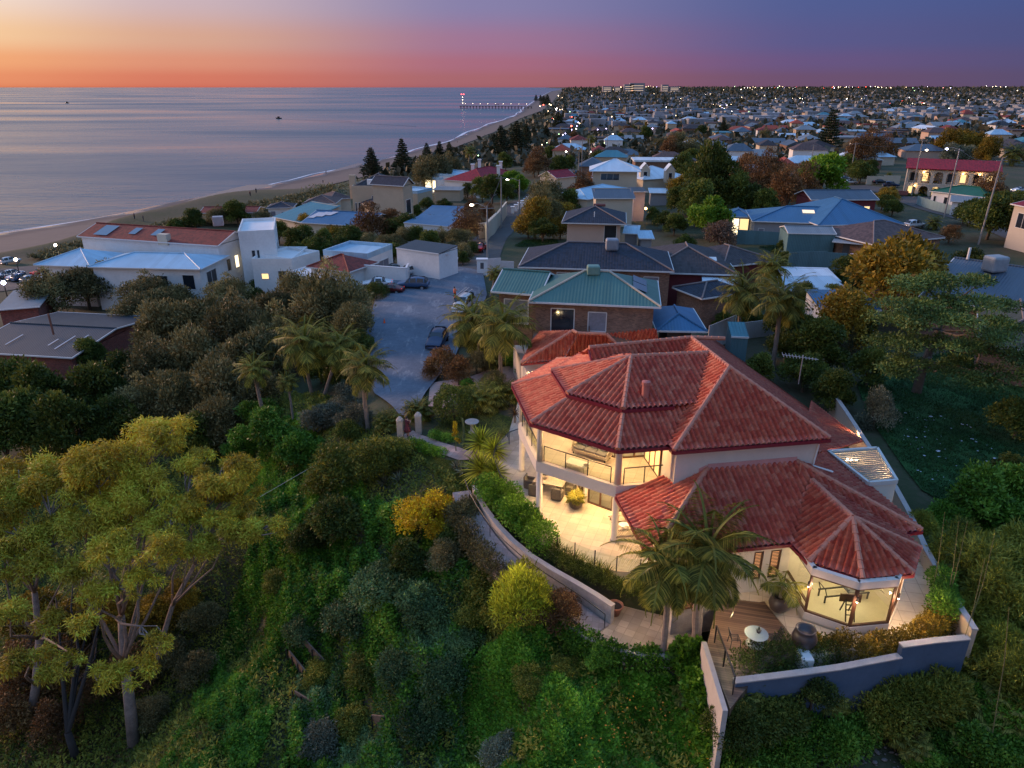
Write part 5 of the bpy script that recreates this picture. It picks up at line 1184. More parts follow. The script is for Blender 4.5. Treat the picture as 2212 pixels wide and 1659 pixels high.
def plant(kind,p,r,where,h=1.,name=None,label=None,v=None,grp=None):
    """kind of plant with its crown centred on the sight line p and r picture units wide"""
    _nt[0]+=1; v=_nt[0]%3 if v is None else v
    cm,tm,hc=template(kind,v); Rw=3.
    for _ in range(8):
        c,z=onground(p,hc*Rw*h); dep=c.y*_c-(c.z-CZ)*_s; Rw=.5*Rw+.5*r*GROW*dep/F
    nm=name or ('cypress_tree' if kind=='cypress' else 'bamboo' if kind=='bamboo' else 'shrub' if kind in('ball','blue','grey','scrub','lit','green','gold','pinkish') else 'tree')
    lab=label or f'{DESC[kind]} {where}'
    cat={'cypress_tree':'tree','bamboo':'bamboo'}.get(nm,nm)
    t=thing(nm,lab,cat,(c.x,c.y,z),random.random()*6.28,grp or f'{DESC[kind]}s {where}')
    t.scale=(Rw,Rw,Rw*h)
    link('crown',cm,None,t); link('trunk',tm,None,t); return t
for k_,m_ in LMAT.items(): LEAF[k_]=LEAF[m_]
LEAF['cypress']=mat_leaf('leaf_cypress',[(.010,.016,.008),(.028,.038,.014),(.055,.065,.025)],trans=.1)
def many(kind,where,lst,h=1.):
    for a in lst: plant(kind,(a[0],a[1]),a[2],where,h)
def mq(kind,where,k,lst,h=1.):
    for a in lst: plant(kind,q(k,a[0],a[1]),a[2],where,h)
# left hand grove
many('olive','in the grove below the white house',[(105,628,46),(180,612,50),(250,604,48),(312,632,45),(372,645,42),(290,668,40),(488,630,38)])
many('olive','between the brick shed roof and the gravel court',[(440,690,56),(350,702,52),(520,705,60),(600,668,46),(640,628,40),(722,645,62),(762,690,40),(690,690,55),(600,725,55),(545,765,60)],1.3)
many('olive','in the shaded hollow behind the gum tree',[(430,770,60),(345,785,52),(385,850,58),(480,835,62),(300,870,48),(560,835,42),(470,905,48)],1.3)
many('dark','in the dark belt beside the brick house',[(200,850,55),(105,860,60),(30,835,55),(60,905,55),(150,920,60),(250,905,45),(0,925,60),(430,945,46),(265,800,38),(190,765,30)],1.25)
many('green','on the bank below the palms',[(590,935,50),(560,890,38),(640,965,42),(520,960,40)])
many('grey','beside the leaning palm trunks',[(700,900,45),(742,858,28),(765,905,38)])
many('dark','behind the palm trunks by the gravel court',[(770,740,30),(690,790,34),(730,800,34),(745,930,26)])
# middle distance
mq('dark','behind the boxy white house',2,[(1130,430,22),(1300,470,22),(1560,430,24),(1500,520,18),(440,195,24),(1180,540,20),(1700,480,18)])
mq('mustard','behind the boxy white house',2,[(1240,330,22),(1130,330,20),(1400,420,20)])
mq('olive','beyond the blue roofed house',2,[(2000,490,24),(2140,430,22),(700,235,16),(860,280,14),(1950,600,12)])
mq('brown','bare branched beside the blue roof',2,[(1790,300,34),(1980,250,24)])
mq('olive','around the white shed',3,[(1270,1000,20),(1400,1130,20),(1500,1235,18),(1600,1280,20),(880,1245,12),(1560,1130,24)])
mq('dark','around the white shed',3,[(1050,1010,26),(1150,1120,20),(900,1060,20),(1700,1240,14)])
mq('brown','over the lane near the red car',3,[(1640,1020,30),(1720,980,22),(1850,890,18),(1700,810,14)])
mq('olive','massed beside the glass pavilion house',3,[(1330,440,34),(1220,510,26),(1450,440,26)],1.2)
mq('dark','in front of the crimson house',3,[(1470,595,14),(1540,590,14),(1900,640,28),(1800,650,22),(1250,800,14),(1650,660,14),(2050,680,20)])
mq('lime','in front of the crimson house',3,[(1700,615,18),(2080,560,22),(2160,600,20),(1790,590,16)])
mq('cypress','beside the tan house',3,[(1020,810,5),(1080,850,6),(1640,700,6)])
mq('brown','among the roofs near the lane',4,[(430,380,24),(390,420,20),(870,640,26),(960,620,22),(1330,70,14),(1750,250,22)])
mq('olive','along the bend of the lane',4,[(500,700,32),(540,860,28),(460,800,28),(600,760,22)],1.25)
mq('mustard','along the bend of the lane',4,[(640,870,26),(400,950,36),(330,1000,26),(650,1020,24)])
mq('dark','along the bend of the lane',4,[(480,1050,24),(750,770,24),(720,400,16),(1040,345,18),(820,780,16)])
mq('dark','behind the big white roof',4,[(1860,410,24),(1950,480,22),(560,300,16),(100,370,16),(1250,210,10),(1510,90,14)])
mq('olive','behind the big white roof',4,[(2090,470,24),(1990,230,20),(1930,250,22),(1690,200,18),(1830,160,20)])
mq('mustard','beside the big white roof',4,[(1870,640,26),(1950,590,26),(2040,560,26)])
mq('dark','between the salmon house and the lit pavilion',4,[(1950,760,30),(1850,760,26),(1700,960,20),(1800,1000,22),(1600,920,16),(2060,640,30),(2150,560,30)])
mq('lime','by the glowing pavilion',5,[(210,650,42),(240,460,16)])
mq('pinkish','before the glowing pavilion',5,[(330,830,34)])
mq('dark','massed behind the blue roof',5,[(250,340,48),(130,300,38),(100,500,38),(480,430,36),(640,480,30),(760,520,26),(280,180,24)],1.2)
mq('brown','massed behind the blue roof',5,[(560,270,34),(700,330,36),(900,300,40),(1000,390,36),(1150,330,32),(600,120,24),(820,180,30)],1.15)
mq('lime','beside the parked white car',5,[(1350,200,44)])
mq('dark','near the motel car park',5,[(1720,195,20),(1990,510,18),(2060,560,16),(1590,120,16)])
mq('dark','on the teal shed lawn',5,[(950,945,13),(1000,980,9)])
mq('dark','beside the white carport',5,[(1630,1250,38),(1700,1350,30),(1450,1450,26),(1120,1500,26),(1250,1480,24),(1020,1480,22)])
mq('brown','before the white terraces far back',6,[(560,260,30),(680,230,28),(830,235,20),(620,320,18)],1.1)
mq('dark','by the bush pole',6,[(580,470,22),(430,400,20),(680,440,16)])
mq('mustard','beside the motel',6,[(1300,560,26),(800,740,22),(870,700,18)])
mq('dark','over the street corner garden',6,[(1900,900,46),(2100,930,44),(2000,840,30),(1700,870,28),(2180,820,30),(1620,900,18)])
mq('brown','bare over the cottage tin roof',6,[(1880,690,34),(1010,1160,22),(1480,1090,20)])
mq('mustard','massed behind the motel',6,[(1450,200,26),(1600,180,28),(1750,200,28),(1850,270,24),(1380,240,18)])
mq('grey','massed behind the motel',6,[(1500,300,24),(1650,290,26),(1450,335,16)])
mq('olive','before the slate roof',6,[(1150,1180,20),(1060,1190,16)])
many('dark','in the gardens behind the white sheds',[(600,500,22),(640,518,24),(690,532,22),(560,507,18),(760,515,24),(850,545,22),(930,522,24),(640,547,20),(960,545,20),(1000,557,14)])
many('olive','in the gardens behind the white sheds',[(720,500,20),(800,522,22),(890,548,20),(780,548,20),(980,482,18)])
many('dark','among the low roofs by the dunes',[(420,472,22),(500,457,18),(380,487,16),(660,442,10),(900,456,13),(960,441,13)])
many('olive','among the low roofs by the dunes',[(470,464,20),(700,434,10),(350,500,14),(860,431,11),(830,481,13)])
many('dark','in the gardens around the teal shed',[(1500,562,18),(1560,562,16),(1700,562,18),(1480,522,18),(1700,472,18),(2000,562,22),(2100,562,28),(2180,602,28)])
many('mustard','in the gardens around the teal shed',[(1640,562,16),(2060,642,24),(1900,482,14)])
many('dark','crowded between the tiled roof and the back fence',[(1560,692,18),(1625,692,24),(1740,702,24),(1640,792,30),(1700,742,34)])
# right hand garden
plant('mustard',(1930,585),92,'round and dense beside the slate roof',1.0,label='big round olive tree with dense gold green leaves beside the slate roof')
many('dark','beside the tiled house roof',[(1772,745,58),(1740,800,42),(1705,695,44),(1805,840,44),(1850,700,45),(1880,790,40),(1730,640,30)])
plant('mustard',(1822,688),58,'before the blue shed',label='rusty gold shrub hanging over the narrow blue roofed shed')
many('cypress','hanging among the garden shrubs',[(1795,740,9),(1838,745,10),(1822,770,9)])
plant('grey',(1892,890),34,'alone by the wall',1.5,label='lone grey feathery shrub by the boundary wall')
many('green','over the right boundary',[(2130,1085,70),(2060,1110,40),(2200,1050,60),(2190,1140,50)])
many('dark','along the shaded lawn edge',[(2205,900,46),(2185,1010,30)])
many('bamboo','leaning over the boundary wall',[(2070,1200,55),(2130,1250,75),(2200,1200,70),(2110,1330,60),(2200,1330,60),(2040,1270,40),(2170,1400,50)])
many('bamboo','crowding the corner outside the boundary wall',[(2035,1225,40),(2065,1320,42),(1995,1140,30),(2150,1300,70),(2090,1420,44),(2200,1450,60)])
many('dark','in the junk corner below the slate wall',[(1640,1500,46),(1700,1480,44),(1600,1540,36),(1760,1490,40),(1660,1560,30)])
many('green','in the junk corner below the slate wall',[(1950,1500,40),(2010,1470,46),(1990,1560,40),(2060,1540,46),(2120,1500,50),(2180,1550,56),(2080,1620,56),(2170,1640,60),(2000,1640,36)])
many('brown','dead and twiggy in the junk corner',[(1740,1530,34),(1830,1470,28),(1960,1590,30)])
# slope shrubs
many('scrub','on the bank above the lawn',[(740,1000,62),(815,990,52),(700,1040,36),(850,965,30)])
many('dark','low on the bank beneath the palms',[(715,1120,52),(985,1165,34),(880,1215,44),(660,1160,32)])
plant('gold',(925,1112),58,'',label='golden yellow flowering bush on the bank below the lawn')
many('olive','beside the golden bush',[(1010,1105,42),(960,1200,36)])
many('blue','on the dark lower bank',[(830,1262,60),(760,1330,58),(900,1292,50),(950,1450,52),(860,1440,46),(920,1540,50),(1000,1380,36),(650,1350,34)],.8)
many('grey','pale on the lowest bank',[(1090,1622,44),(700,1605,50)],.75)
many('scrub','on the middle bank',[(1062,1255,52),(1032,1325,44),(1090,1330,44),(790,1440,40),(690,1450,36),(1230,1440,30),(600,1250,30),(765,1560,44),(1150,1465,40)],.8)
plant('lit',(1132,1285),66,'',1.1,label='yellow green spiky bush lit from the terrace above the path')
plant('brown',(1215,1312),44,'',.8,label='dark brown rounded shrub at the foot of the ramp',name='shrub')
many('green','at the edge of the sandstone path',[(1300,1415,36),(1240,1395,24)])
plant('ball',(980,876),38,'',label='large round clipped bush beside the pink forecourt')
many('ball','clipped as a cube beside the white house',[(373+0,0,0)][:0])
for p,r,l in ((q(2,665,935),15,'clipped dark hedge block against the white house'),(q(2,635,1040),16,'lower clipped hedge block before the white house'),(q(2,1845,1000),20,'clipped brown green hedge at the edge of the gravel court')): plant('ball',p,r,'',.95,label=l)
# hedge and planting along the terrace
def hedge(name,lab,pts,r,n,m,zz,l=.12,w=.07,hz=1.):
    bl=[]
    for a,b in zip(pts[:-1],pts[1:]):
        k=max(1,int((b-a).length/(r*.8)))
        for i in range(k): c=a.lerp(b,i/k); s=r*(.85+.35*random.random()); bl.append((c.x+random.uniform(-.2,.2)*r,c.y+random.uniform(-.2,.2)*r,c.z+zz,s,s,s*hz))
    me=crown_mesh(name,bl,n,l,w,seed=len(bl)); t=tag(link(name,me,LEAF[m]),lab,'hedge'); return t
hedge('hedge','bright green leafy hedge along the curved terrace edge',[U(p,T-.1) for p in ((1062,1062),(1090,1090),(1130,1130),(1165,1165),(1180,1178))],.95,16000,'nast',.25,.14,.09)
hedge('hedge','low mixed hedge inside the grey boundary wall by the gym',[U(p,T-.1) for p in ((1745,1392),(1800,1405),(1870,1412),(1950,1392),(2010,1360),(2045,1325))],.7,13000,'mustard',.15,.12,.06)
hedge('creeper','dark straggling creeper tumbling over the grey wall beside the deck',[U(p,T-.6) for p in ((1600,1455),(1650,1440),(1700,1430),(1760,1425),(1800,1440))],.95,12000,'dark',.1,.14,.05)
hedge('creeper','leafy creeper climbing the inside of the boundary wall',[U(p,T+.8) for p in ((2035,1310),(2050,1290),(2020,1240))],.6,5000,'green',.1,.14,.08)
hedge('hedge','low green border of plants beside the pink garden path',[G(p) for p in ((890,962),(920,975),(955,985),(968,985))],.45,4500,'nast',.25,.1,.06)
hedge('hedge','small border of plants on the lawn by the yellow flower',[G(p) for p in ((935,945),(955,952),(985,955))],.4,3000,'green',.2,.1,.06)
# ------------------------------------------------------------------ palms
def frond(V,F_,rn,base,az,el,L,rng,n=24,leaf=.55,droop=1.25,wd=.035):
    pts=[]; p=Vector(base); e=el
    for i in range(n+1):
        d=Vector((math.cos(az)*math.cos(e),math.sin(az)*math.cos(e),math.sin(e))); pts.append((p.copy(),d)); p+=d*L/n; e-=droop/n*(.5+1.1*i/n)
    b=len(V); 
    for i in range(n):
        p,d=pts[i]; s=Vector((-math.sin(az),math.cos(az),0)); up=s.cross(d)*-1
        q_,_=pts[i+1]; t=.02*(1-i/n)+.006
        k=len(V); V+= [p-s*t,p+s*t,q_+s*t,q_-s*t]; F_.append((k,k+1,k+2,k+3)); rn.append(.5)
        if i<3: continue
        f=i/n; ll=leaf*math.sin(min(1,f*1.15+.12)*PI)**.6*(.85+.3*rng.random())
        for sg in (-1,1):
            for o in (0,.5):
                pp=p.lerp(q_,o); dd=(s*sg*.9+d*.55+Vector((0,0,-.35-.35*rng.random()))).normalized(); w=d*wd
                k=len(V); V+=[pp-w*.5,pp+dd*ll*.5-w*.6+Vector((0,0,.02)),pp+dd*ll+Vector((0,0,-.1*ll)),pp+dd*ll*.5+w*.6]; F_.append((k,k+1,k+2,k+3)); rn.append(rng.random())
def palm_crown(name,nf,L,seed,leaf=.55,lo=-.9,hi=1.35,droop=1.3,n=22,wd=.035,dead=True):
    rng=np.random.default_rng(seed); V=[];F_=[];rn=[]
    for i in range(nf): frond(V,F_,rn,(0,0,0),i*2.39996+rng.random()*.3,lo+(hi-lo)*((i+.5)/nf)**.75,L*(.85+.25*rng.random()),rng,n,leaf,droop,wd)
    me=npmesh(name,np.array([tuple(v) for v in V]),np.array(F_),{'rnd':rn}); me.materials.append(LEAF['palm']); return me
PC=[palm_crown('palm_crown',32,1.,s,leaf=.30,n=26,wd=.016) for s in (1,2)]
PCN=[palm_crown('palm_crown',30,1.,s,leaf=.28,n=40,wd=.011,lo=-1.1,droop=1.5) for s in (5,9)]
def palm(base,crown,L,label,near=False,rad=.17,fat=1.):
    """trunk stands on the ground at base; crown seen on the sight line crown; L frond length in picture units"""
    b=G(base); d=Vector(ray(*crown)); k=b.y/d.y; top=Vector((d.x*k,b.y,CZ+d.z*k))
    if top.z<b.z+1.: top.z=b.z+2
    dep=top.y*_c-(top.z-CZ)*_s; Lw=L*dep/F
    t=thing('palm_tree',label,'palm',tuple(b)); mid=b.lerp(top,.5)+Vector((random.uniform(-.2,.2),0,0)); pts=[b-Vector((0,0,.4))]+[b.lerp(mid,i/6) if i<6 else mid.lerp(top,(i-6)/6) for i in range(13)]
    rr=[rad*1.35]+[rad*(1.3 if i<1 else 1.)*(1.06 if i%2 else .95) for i in range(13)]
    MB().tube(pts,rr,10).build('trunk',PBARK,t,smooth=False)
    MB().lathe([(rad*.9,-.8),(rad*1.5,-.3),(rad*1.1,.1),(.03,.45)],tuple(top),8).build('crown_shaft',LEAF['mustard'],t)
    o=link('crown',(PCN if near else PC)[random.randrange(2)],None,t); o.location=top-b; o.scale=(Lw,Lw,Lw); o.rotation_euler=(0,0,random.random()*6); return t
palm((1432,1416),(1438,1215),150,'slender palm in front of the tiled house with a smooth grey trunk',True,.15)
palm((1503,1442),(1528,1190),182,'stout shaggy palm at the corner of the deck with broad drooping fronds',True,.24)
palm((575,920),(548,795),56,'small leaning palm furthest from the gravel court on the left bank'); palm((634,915),(620,822),36,'slim short palm between the leaning palms',rad=.1)
palm((675,858),(658,735),92,'tall bushy palm above the leaning palms'); palm((700,855),(735,745),76,'palm with dry hanging fronds beside the tall bushy palm'); palm((795,932),(790,790),84,'palm with thick straight trunk at the end of the gravel court')
palm((1082,835),(1088,700),104,'tall palm rising before the brick house balcony'); palm((1042,785),(1022,688),92,'second palm by the forecourt hiding the white ute'); palm((1000,740),(1010,720),52,'low palm beside the dark blue car',rad=.14)
palm((1597,748),(1605,625),84,'palm with pinkish trunk behind the tiled roof'); palm((1668,798),(1688,645),92,'palm leaning beside the tiled roof with a stout trunk',rad=.2); palm((1690,700),(1670,575),62,'palm with bare spike rising behind the white carport')
palm((1060,640),(1070,590),30,'small palm at the corner of the green roof'); palm(q(6,1310,1060),q(6,1310,985),26,'dark palm at the edge of the street'); palm(q(6,2100,420),q(6,2110,290),36,'large palm behind the end of the motel'); palm(q(3,1690,420),q(3,1680,270),22,'date palm standing near the beach road')
palm(q(4,980,330),q(4,960,150),16,'palm beside the white flat roofed building'); palm(q(4,1855,330),q(4,1855,220),12,'slim palm among the distant roofs'); palm(q(5,2020,300),q(5,2010,290),10,'low fan palm by the motel lawn')
# short fan palms, cycads, yuccas, agaves
def rosette(name,nb,L,w,seed,lo=.0,hi=1.5,m='palm',bend=.5):
    rng=np.random.default_rng(seed); V=[];F_=[];rn=[]
    for i in range(nb):
        az=i*2.39996; e=lo+(hi-lo)*((i+.5)/nb); l=L*(.8+.35*rng.random()); p=Vector((0,0,.05)); s=Vector((-math.sin(az),math.cos(az),0)); pr=None; r=rng.random()
        for j in range(5):
            ww=w*(1-(j/4)**2)*.5+.002; k=len(V); V+=[p-s*ww,p+s*ww]
            if pr is not None: F_.append((pr,pr+1,k+1,k)); rn.append(r)
            pr=k; d=Vector((math.cos(az)*math.cos(e),math.sin(az)*math.cos(e),math.sin(e))); p=p+d*l/4; e-=bend*.35
    me=npmesh(name,np.array([tuple(v) for v in V]),np.array(F_),{'rnd':rn}); me.materials.append(LEAF[m]); return me
RO={'yucca':rosette('yucca',130,1.,.10,1,m='lit',bend=.35,lo=-.5),'cord':rosette('cordyline',70,1.,.06,2,m='brown',bend=.5,lo=-.4),'agave':rosette('agave',34,1.,.16,3,m='grey',bend=.3,lo=.05),'flax':rosette('flax',80,1.,.06,4,m='dark',bend=.6,lo=.2),'cycad':palm_crown('cycad',38,1.,7,leaf=.30,n=24,lo=-.25,droop=1.3,wd=.03),'pink':rosette('bromeliad',26,1.,.09,6,m='pinkish',bend=.4)}
def rplant(k,name,p,r,lab,z=0.,cat='plant'):
    c=G(p); dep=c.y*_c-(c.z-CZ)*_s; s=r*dep/F; o=link(name,RO[k]); o.location=c+Vector((0,0,z)); o.scale=(s,s,s); o.rotation_euler=(0,0,random.random()*6); tag(o,lab,cat); 
    if z>.6:
        t=thing(name,lab,cat,tuple(c)); o.location=(0,0,z); o.parent=t; o.name='crown'; del o['label']; del o['category']; MB().tube([c-Vector((0,0,.3)),c+Vector((0,0,z+.05))],.09,7).build('trunk',PBARK,t)
for p,r,l in (((1040,985),46,'yellow green yucca at the top of the terrace fence'),((1066,1000),40,'second yucca head beside the fence rail'),((1040,1045),50,'wide yucca below the fence corner'),((1068,1050),40,'yucca spilling over the curved wall')): rplant('yucca','yucca',p,r,l,.9)
rplant('cord','cordyline',(1075,985),24,'dark red cordyline behind the yuccas',1.0); rplant('cord','cordyline',(1112,925),22,'dark cordyline against the balcony column',1.2)
for p,r,l in (((905,905),48,'bushy cycad palm beside the round clipped bush gate'),((838,930),46,'cycad palm on the bank beside the thick palm'),((1045,880),66,'large cycad under the tall palms'),((1090,870),58,'spreading cycad beside the veranda'),((1060,790),50,'spiky palm shrub behind the forecourt'),((1085,960),30,'arching cycad near the terrace steps')): rplant('cycad','cycad',p,r,l,.7)
rplant('cycad','cycad',(1500,1520),70,'dark cycad fan beside the deck wall',.5); rplant('cycad','cycad',(1610,1520),52,'palm like cycad at the foot of the grey wall',.4)
for p_,r_,l_ in (((1935,1505),70,'tall green cycad against the slate wall'),((2010,1560),76,'broad leafed palm shrub beside the timber frame'),((2100,1470),84,'large arching palm shrub at the wall corner'),((2170,1560),90,'dense palm shrub at the edge of the yard'),((1660,1545),60,'drooping palm shrub in front of the slate wall'),((2080,1640),80,'dark palm shrub at the bottom of the yard'),((2190,1430),80,'arching palm shrub outside the wall end'),((1960,1640),60,'low palm shrub among the rubble')): rplant('cycad','palm_shrub',p_,r_,l_,.9)
for p,r,l in (((830,1048),26,'silvery agave on the bank edge'),((862,1042),24,'second silvery agave nearer the lawn'),((1000,1020),26,'blue agave beside the yuccas'),((985,1010),18,'small agave beside the cactus')): rplant('agave','agave',p,r,l)
rplant('pink','bromeliad',(865,1062),14,'small pink spiky bromeliad on the bank')
for i,(x,y) in enumerate(((1205,1195),(1222,1205),(1240,1216),(1258,1224),(1276,1232),(1294,1238),(1312,1246),(1190,1183))): 
    c=U((x,y),T-.35); o=link('strappy_plant',RO['flax']); o.location=c; o.scale=(.8,.8,.8); o.rotation_euler=(0,0,i); tag(o,'dark strappy plant in the bed below the glass fence','plant','strappy plants below the glass fence')
# ------------------------------------------------------------------ conifers
def norfolk(seed,tiers=15):
    rng=np.random.default_rng(seed); P=[];D=[];b=MB(); b.tube([(0,0,-.02),(0,0,.5),(0,0,1)],[.018,.012,.002],7)
    for i in range(tiers):
        z=.10+.88*(i/tiers)**.9; L=.34*(1-(i/tiers)**1.15)*(.85+.3*rng.random())+.012; k=6
        for j in range(k):
            az=2*PI*j/k+i*.5+rng.random()*.3; ln=L*(.8+.35*rng.random())
            n=max(10,int(150*ln/.34)); t=rng.random(n)**.7; hx=t*ln; zz=z+.05*ln*np.sin(t*2.6)-.02*t+.18*ln*t**2
            wob=rng.normal(0,.035*(1-t*.3)*ln/.2+.004,n)
            P.append(np.stack([math.cos(az)*hx-math.sin(az)*wob,math.sin(az)*hx+math.cos(az)*wob,zz+rng.normal(0,.006,n)],1)); D.append(np.stack([math.cos(az)+rng.normal(0,.5,n),math.sin(az)+rng.normal(0,.5,n),.5+rng.normal(0,.4,n)],1))
            b.tube([(0,0,z),(math.cos(az)*ln*.9,math.sin(az)*ln*.9,z+.16*ln)],[.005,.002],4)
    P=np.concatenate(P);D=np.concatenate(D); n=len(P); V,Fq=kites(P,D,rdir(rng,n)+np.array([0,0,.8]),.045,.02)
    me=npmesh('pine_crown',V,Fq,{'rnd':rng.random(n)}); me.materials.append(LEAF['pine']); tm=bpy.data.meshes.new('trunk'); tm.from_pydata(b.v,[],b.f); uvbox(tm); tm.materials.append(BARK); return me,tm
NF=[norfolk(s) for s in (1,2,3)]
def pine(base,top,lab,i=0,wide=1.):
    b=G(base); d=Vector(ray(*top)); k=b.y/d.y; H=CZ+d.z*k-b.z
    t=thing('pine_tree',lab,'pine',tuple(b),random.random()*6); t.scale=(H*wide,H*wide,H); link('crown',NF[i%3][0],None,t); link('trunk',NF[i%3][1],None,t)
for i,(b,tp,l,w) in enumerate(((q(3,700,545),q(3,690,222),'broad dark pine at the edge of the beach by the tan house',1.05),(q(3,1010,510),q(3,1005,132),'tallest narrow pine standing over the sand',.85),(q(3,1250,400),q(3,1255,180),'pine with knobbly top beyond the tall narrow pine',.9),(q(3,1380,400),q(3,1385,163),'pine beside the olive trees near the beach',.9),(q(3,1475,390),q(3,1465,170),'pine close behind its taller neighbour near the beach',.9),
 (q(7,610,880),q(7,640,552),'big pine beside the dunes with a bare trunk',1.),(q(7,765,850),q(7,757,508),'tallest dark pine in the dune clump',1.),(q(7,860,800),q(7,862,540),'pine at the end of the dune clump',1.),(q(7,540,800),q(7,560,640),'smaller pine at the sea side of the dune clump',1.1),(q(7,690,560),q(7,680,565),'thin pine top among the dunes',1.),
 (q(7,960,328),q(7,962,255),'pine at the headland beside the jetty',1.),(q(7,1005,332),q(7,1008,258),'second pine at the headland',1.1),(q(7,1035,372),q(7,1040,265),'dark pine behind the headland lights',1.2),(q(7,1072,374),q(7,1068,252),'broad pine behind the headland lights',1.2),(q(7,1250,490),q(7,1250,368),'pine beside the bright esplanade lights',1.1),(q(7,1060,700),q(7,1060,560),'squat pine beside the esplanade',1.2),(q(7,940,690),q(7,950,580),'squat pine behind the dune clump',1.2),(q(7,1180,600),q(7,1200,420),'pine standing before the esplanade lights',1.3))):
    if b[1]-tp[1]>4: pine(b,tp,l,i,w)
pine(q('mr',-5,0) if False else (1786,330),(1788,232),'giant pine rising above the distant roofs',1,.9); pine((1560,300),(1562,258),'dark pine among roofs behind the white house',2,1.2)
plant('dark',q(5,250,250),40,'',1.8,label='tall dark conifer massed behind the blue roof',name='tree')
# spreading cedar
def cedar():
    base=G((1978,850)); rng=np.random.default_rng(4); t=thing('cedar_tree','wide spreading cedar with flat layered branches over the dark lawn','tree',tuple(base)); pads=[]; b=MB()
    top=base+Vector((1.5,1.0,9)); b.tube([base-Vector((0,0,.4)),base+Vector((.3,.3,2.6)),base+Vector((1.0,.6,5.5)),top],[.42,.36,.26,.08],9)
    for (x,y,z,r) in ((1960,660,9.6,2.2),(2000,620,10.8,2.2),(2060,600,11.2,2.4),(2120,610,10.2,2.2),(1940,700,8,2.0),(2010,690,9,2.5),(2080,650,9.8,2.6),(2150,660,8.8,2.4),(2190,700,7.8,2.6),(1930,740,6.6,1.8),(1990,750,6.8,2.1),(2110,720,7.8,2.6),(2160,760,6.4,2.6),(2060,740,7.2,1.8),(1925,790,4.8,1.9),(2030,800,4.6,1.6),(2130,810,4.8,2.2),(2200,800,4.8,2.2),(2050,690,9,2.0),(1965,780,5.4,1.6),(2080,790,5,1.5)):
        c=U((x,y),base.z+z); c=Vector((c.x,base.y+(c.y-base.y)*.55,base.z+z)) if False else c
        for k in range(4): a=rng.random()*6.28; s=r*(.35+.25*rng.random()); pads.append((c.x+math.cos(a)*r*.55,c.y+math.sin(a)*r*.55,c.z+rng.normal(0,.12),s*1.2,s*1.2,s*.34))
        st=base+Vector((.9,.5,min(8.5,max(2.2,z-2.2)))); b.tube([st,st.lerp(c,.55)+Vector((0,0,-.3)),c],[.13,.08,.03],6)
    me=crown_mesh('crown',pads,38000,.24,.10,seed=3,shell=.9,upb=.05); o=link('crown',me,LEAF['cedar'],None); o.parent=t; o.matrix_parent_inverse=Matrix.Translation(-base)
    b.build('trunk',BARK,t)
cedar()
# ------------------------------------------------------------------ gum trees on the lower bank
def gum(lab,base,pix,fork,seed,n,trunk_r=.42,lean=()):
    b0=G(base); rng=np.random.default_rng(seed); bl=[]; b=MB(); t=thing('gum_tree',lab,'tree',tuple(b0))
    f0=[U(p,z) for p,z in fork]; pts=[b0-Vector((0,0,.5))]+f0; b.tube(pts,[trunk_r*.95]+[trunk_r*(.75-.40*i/len(f0)) for i in range(len(f0))],12)
    for (x,y,r) in pix:
        z=24.6-(y-930)*.0125+rng.normal(0,.4); c=U((x,y),z); dep=c.y*_c-(c.z-CZ)*_s; R_=r*dep/F
        for k in range(9): u=rdir(rng,1)[0]; s=R_*(.22+.30*rng.random()); bl.append((c.x+u[0]*R_*.8,c.y+u[1]*R_*.8,c.z+abs(u[2])*R_*.6-.35*R_,s,s,s*.75))
        ok_=[f for f in f0 if f.z<c.z-2.]; st=(ok_[-1] if rng.random()<.6 or len(ok_)<2 else ok_[-2]) if ok_ else f0[0]; m1=st.lerp(c,.45)+Vector((rng.normal()*.5,rng.normal()*.5,rng.normal()*.4)); m2=st.lerp(c,.75)+Vector((rng.normal()*.4,rng.normal()*.4,.3))
        b.tube([st,st.lerp(m1,.5)+Vector((rng.normal()*.2,0,.1)),m1,m2,c],[trunk_r*.30,trunk_r*.26,trunk_r*.2,trunk_r*.12,.03],7)
        for k in range(5): e=bl[-1-k]; b.tube([m2,m2.lerp(Vector(e[:3]),.6)+Vector((rng.normal()*.2,rng.normal()*.2,.1)),Vector(e[:3])],[.045,.03,.012],5)
    me=crown_mesh('crown',bl,n,.27,.062,seed=seed,shell=.85,droop=.8,out=.4); o=link('crown',me,LEAF['gum'],None); o.parent=t; o.matrix_parent_inverse=Matrix.Translation(-b0)
    b.build('trunk',BARKG,t,smooth=True)
gum('big golden leaved gum tree with pale forked limbs and a thick mottled trunk',(288,1612),[(300,955,80),(375,925,55),(215,985,70),(250,1060,80),(335,1050,75),(270,1140,70),(370,1120,55),(190,1100,60),(340,1180,50),(230,1200,50),(170,1020,60),(300,1255,42),(210,1275,40),(400,1190,40),(425,990,40),(290,1445,46),(215,1462,40),(180,1345,34),(335,1385,32)],[((278,1500),11.5),((268,1430),13.5),((262,1330),16)],1,64000,.42)
gum('yellow green gum tree at the edge of the bank with twisting white branches',(60,1560),[(100,1060,80),(40,1015,65),(30,1140,75),(120,1150,65),(-30,1080,70),(60,1220,50),(140,1230,45),(-20,1190,50),(140,1435,46),(60,1415,50),(15,1330,46),(100,1340,36)],[((78,1480),11),((85,1380),14),((75,1280),17)],2,44000,.34)
gum('smaller gum tree with one pale limb reaching over the green bank',(330,1470),[(480,1010,60),(520,1060,50),(450,1075,55),(475,1130,50),(545,1140,38),(600,1135,26),(430,1180,38)],[((345,1400),12.5),((372,1310),15.5),((420,1220),18)],3,32000,.24)
many('mustard','under the gum trees at the foot of the bank',[(150,1335,52),(255,1320,40),(60,1330,60),(335,1315,40),(390,1290,34)])
